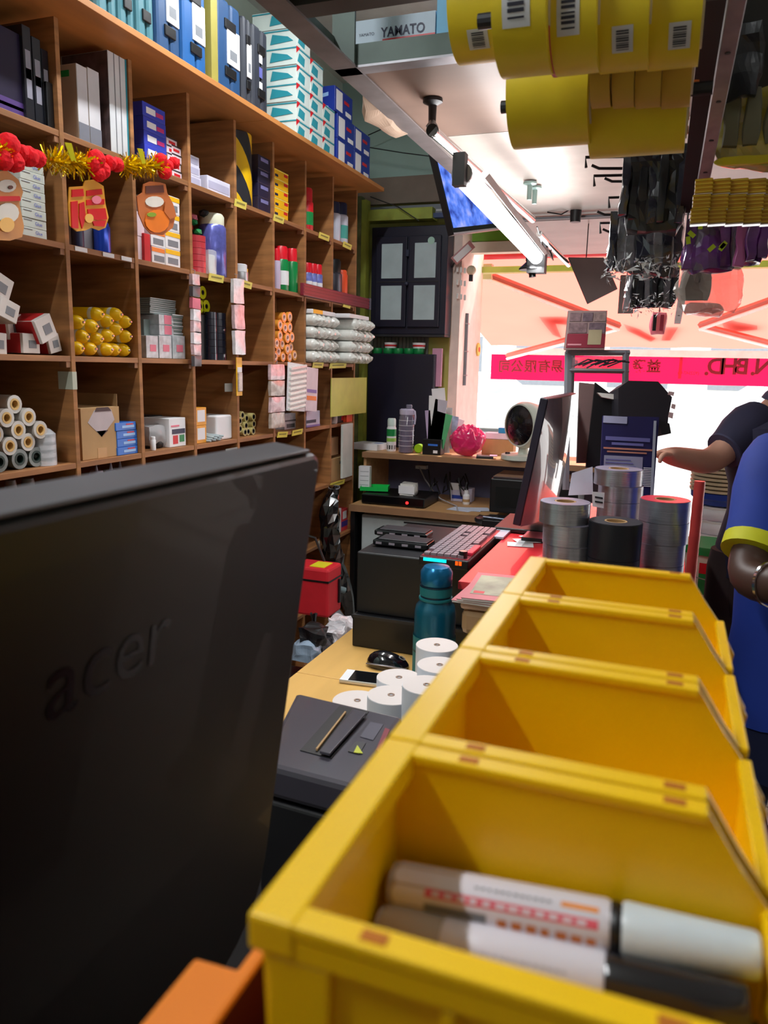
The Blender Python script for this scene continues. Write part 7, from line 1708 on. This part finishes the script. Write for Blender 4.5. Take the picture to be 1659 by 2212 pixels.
def person(label, O, face_dir, joints, rad, skin, shirt, trim, trousers, hair, sleeve_t, shoe=BLACK, armband=None, torso=(.14, .19)):
    """joints in metres relative to O (feet centre)"""
    J = {k: Vector(v) for k, v in joints.items()}
    t = thing('person', label, 'person', O)
    order = ['pelvis', 'waist', 'chest', 'neck0', 'neck1', 'head0', 'head1', 'shR', 'elR', 'wrR', 'shL', 'elL', 'wrL', 'hipR', 'knR', 'anR', 'toR', 'hipL', 'knL', 'anL', 'toL', 'paR', 'paL']
    idx = {k: i for i, k in enumerate(order)}
    E_ = [('pelvis', 'waist'), ('waist', 'chest'), ('chest', 'neck0'), ('neck0', 'neck1'), ('neck1', 'head0'), ('head0', 'head1'), ('chest', 'shR'), ('shR', 'elR'), ('elR', 'wrR'), ('wrR', 'paR'), ('chest', 'shL'), ('shL', 'elL'), ('elL', 'wrL'), ('wrL', 'paL'),
          ('pelvis', 'hipR'), ('hipR', 'knR'), ('knR', 'anR'), ('anR', 'toR'), ('pelvis', 'hipL'), ('hipL', 'knL'), ('knL', 'anL'), ('anL', 'toL')]
    R = dict(pelvis=(.14, .10), waist=(.12, .09), chest=(.15, .10), neck0=.06, neck1=.052, head0=(.072, .085), head1=(.065, .08), shR=.05, elR=.042, wrR=.028, shL=.055, elL=.042, wrL=.028, hipR=.085, knR=.058, anR=.038, toR=.03, hipL=.085, knL=.058, anL=.038, toL=.03, paR=(.036, .014), paL=(.036, .014))
    R.update(rad)
    b = skinned('body', t, skin, [J[k] for k in order], [(idx[a], idx[b_]) for a, b_ in E_], [R[k] for k in order])
    # fingers
    for s in 'RL':
        pa, wr = J['pa'+s], J['wr'+s]; d = (pa-wr).normalized(); sd = d.cross(Vector((0, 0, 1))).normalized()
        for k, (off, L) in enumerate(((-.026, .06), (-.009, .072), (.009, .068), (.026, .052))):
            a0 = pa+sd*off*0+Vector((0, 0, 1)).cross(sd).cross(sd).normalized()*0+sd*off
            skinned('finger', t, skin, [a0-d*.01, a0+d*L*.5, a0+d*L*.8-Vector((0, 0, .012)), a0+d*L*.88-Vector((0, 0, .03))], [(0, 1), (1, 2), (2, 3)], [.009, .0085, .0078, .006], sub=1)
        a0 = pa-d*.03+sd*.03
        skinned('thumb', t, skin, [a0, a0+sd*.025+d*.02, a0+sd*.03+d*.045], [(0, 1), (1, 2)], [.011, .01, .008], sub=1)
    # shirt, sleeves, trousers: lofted cloth over the body
    def mixp(a, b_, k): return J[a].lerp(J[b_], k)
    def loft(rings, seg=28):
        bm = G(); R_ = []
        for c, rx, ry in rings: R_.append([bm.verts.new((c[0]+rx*cos(2*pi*k/seg), c[1]+ry*sin(2*pi*k/seg), c[2]+.004*sin(5*k+c[2]*30))) for k in range(seg)])
        for a, b_ in zip(R_, R_[1:]):
            for k in range(seg): bm.faces.new((a[k], a[(k+1) % seg], b_[(k+1) % seg], b_[k]))
        bm.faces.new(R_[0][::-1]); bm.faces.new(R_[-1]); return bm
    tx, ty = torso
    P_, W_, C_, N_ = J['pelvis'], J['waist'], J['chest'], J['neck0']
    def dn(v, z): return (v.x, v.y, v.z+z)
    part('shirt', t, shirt, loft([(dn(P_, -.09), tx*.98, ty*.98), (dn(P_, 0), tx*1.0, ty*1.0), (dn(W_, -.04), tx*.93, ty*.92), (dn(W_, .06), tx*.96, ty*.96), (dn(C_, -.03), tx*1.06, ty*1.05), (dn(C_, .06), tx*1.0, ty*1.05), (dn(C_.lerp(N_, .75), 0), tx*.74, ty*.72), (dn(N_, .0), .068, .072)]), smooth=True)
    for s in 'RL':
        a, b_ = J['sh'+s], mixp('sh'+s, 'el'+s, sleeve_t); d = (b_-a); L_ = d.length
        part('sleeve', t, shirt, glathe(G(), [(.045, -.075), (.078, -.05), (.088, -.01), (.084, L_*.35), (.070, L_*.75), (.064, L_), (.056, L_)], 24, a, d), smooth=True)
        w_ = .028 if armband else .006
        part('sleeve_trim', t, trim, glathe(G(), [(.063, L_-.002), (.0655, L_), (.064, L_+w_), (.057, L_+w_)], 24, a, d), smooth=True)
    part('collar', t, shirt if armband else trim, glathe(G(), [(.078, -.02), (.076, .0), (.068, .02), (.06, .018)], 24, J['neck0'], J['neck1']-J['neck0']), smooth=True)
    part('trousers', t, trousers, loft([(dn(P_, -.22), tx*.82, ty*.86), (dn(P_, -.14), tx*.93, ty*.93), (dn(P_, -.05), tx*.93, ty*.93), (dn(P_, .02), tx*.9, ty*.9)]), smooth=True)
    for s in 'RL':
        h_, k_, n_ = J['hip'+s], J['kn'+s], J['an'+s]
        part('trouser_leg', t, trousers, gtube(G(), [h_+Vector((0, 0, .06)), h_, h_.lerp(k_, .5), k_, k_.lerp(n_, .5), n_], [.080, .088, .082, .072, .066, .064], 20), smooth=True)
    for s in 'RL':
        a, b_ = J['an'+s], J['to'+s]
        part('shoe', t, shoe, gsph(G(), a.lerp(b_, .5)+Vector((0, 0, -.01)), 1, 3, (.05, .13, .05) if abs((b_-a).y) > abs((b_-a).x) else (.13, .05, .05)), smooth=True)
    # head features
    h = (J['head0']+J['head1'])/2; f = Vector(face_dir).normalized(); sd = f.cross(Vector((0, 0, 1)))
    bm = gsph(G(), h+Vector((0, 0, .03))-f*.012, 1, 3, (.09, .095, .105))
    for v in list(bm.verts):
        q = v.co-h
        if q.dot(f) > .03 and q.z < .06 or q.z < -.05: v.co = h+Vector((0, 0, .02))+(v.co-h)*.55
    part('hair', t, hair, bm, smooth=True)
    part('nose', t, skin, gsph(G(), h+f*.092+Vector((0, 0, -.01)), 1, 2, (.014, .014, .022)), smooth=True)
    for s in (-1, 1):
        e_ = part('eye', t, PAPER, gsph(G(), h+f*.071+sd*s*.03+Vector((0, 0, .015)), .0095, 2), smooth=True)
        part('pupil', e_, BLACK, gsph(G(), h+f*.0775+sd*s*.03+Vector((0, 0, .015)), .005, 2), smooth=True)
        part('ear', t, skin, gsph(G(), h+sd*s*.085, 1, 2, (.014, .02, .03)), smooth=True)
    part('mouth', t, M('lips', (150, 80, 76), .5), gsph(G(), h+f*.082+Vector((0, 0, -.045)), 1, 2, (.024, .014, .007)), smooth=True)
    return t, J
Dn = 2.55
sh, el, hd_ = at(1622, 928, D=Dn), at(1532, 1000, D=2.5), at(1452, 985, D=2.35)
pv = at(1640, 1170, D=Dn+.05); O = Vector((pv.x, pv.y, 0))
ch = at(1660, 935, D=Dn+.05); nk = at(1700, 858, D=Dn+.04)
def rel(v): return tuple(Vector(v)-O)
cx_, cy_ = ch.x-O.x, ch.y-O.y
jn = dict(pelvis=(0, 0, .93), waist=(.015, .01, 1.08), chest=(cx_, cy_, 1.27), neck0=(nk.x-O.x, nk.y-O.y, 1.41), neck1=(nk.x-O.x+.03, nk.y-O.y, 1.47), head0=(nk.x-O.x+.07, nk.y-O.y, 1.54), head1=(nk.x-O.x+.08, nk.y-O.y, 1.62),
          shR=rel(sh), elR=rel(el), wrR=rel(hd_), paR=rel(hd_+(hd_-el).normalized()*.06), shL=(cx_+.13, cy_+.12, 1.33), elL=(cx_+.2, cy_+.16, 1.08), wrL=(cx_+.08, cy_+.0, .95), paL=(cx_+.04, cy_-.04, .93),
          hipR=(-.07, -.04, .86), knR=(-.08, -.03, .48), anR=(-.08, .02, .09), toR=(-.2, .0, .04), hipL=(.08, .05, .86), knL=(.09, .07, .48), anL=(.09, .1, .09), toL=(-.03, .1, .04))
person('man in navy polo shirt reaching an arm over the counter', O, (-1, -.2, -.1), jn, dict(chest=(.10, .085), waist=(.09, .075), pelvis=(.095, .08), hipR=.075, hipL=.075, elR=.046, wrR=.032), SKIN, M('shirt_navy', (34, 36, 62), .8, var=.06), M('trim_navy_white', (50, 52, 80), .7), M('trousers_brown', (54, 40, 40), .8), M('hair_black', (16, 14, 14), .6), .62, torso=(.135, .19))
Db = 1.62
sh, el, hd_ = at(1692, 1022, D=Db), at(1606, 1256, D=Db-.08), at(1780, 1275, D=Db-.25)
ch = at(1760, 1040, D=Db+.05); O = Vector((ch.x+.02, ch.y, 0))
jb = dict(pelvis=(-.02, 0, .82), waist=(-.02, 0, .98), chest=(0, 0, 1.18), neck0=(.0, 0, 1.34), neck1=(-.01, 0, 1.40), head0=(-.02, -.01, 1.46), head1=(-.02, -.01, 1.54),
          shR=rel(sh), elR=rel(el), wrR=rel(hd_), paR=rel(hd_+(hd_-el).normalized()*.06), shL=(.17, .03, 1.26), elL=(.24, .02, 1.0), wrL=(.1, -.16, 1.0), paL=(.04, -.2, 1.0),
          hipR=(-.1, 0, .76), knR=(-.11, .02, .44), anR=(-.11, .04, .09), toR=(-.12, -.1, .04), hipL=(.08, 0, .76), knL=(.09, .02, .44), anL=(.09, .04, .09), toL=(.1, -.1, .04))
t, J = person('person in royal blue shirt with bright yellow sleeve trim', O, (-.3, -1, -.1), jb, dict(chest=(.10, .08), waist=(.09, .07), pelvis=(.09, .07), hipR=.07, hipL=.07, elR=.047, wrR=.034), SKIN2, M('shirt_royal_blue', (28, 60, 160), .75, var=.06), M('trim_yellow', (214, 214, 20), .6), M('trousers_dark_blue', (20, 30, 66), .8), M('hair_black'), .66, armband=True, torso=(.142, .12))
w0 = J['elR'].lerp(J['wrR'], .35)
part('bracelet', t, CHROME, gring(G(), .045, .042, .006, w0, J['wrR']-J['elR'], 20), smooth=True)
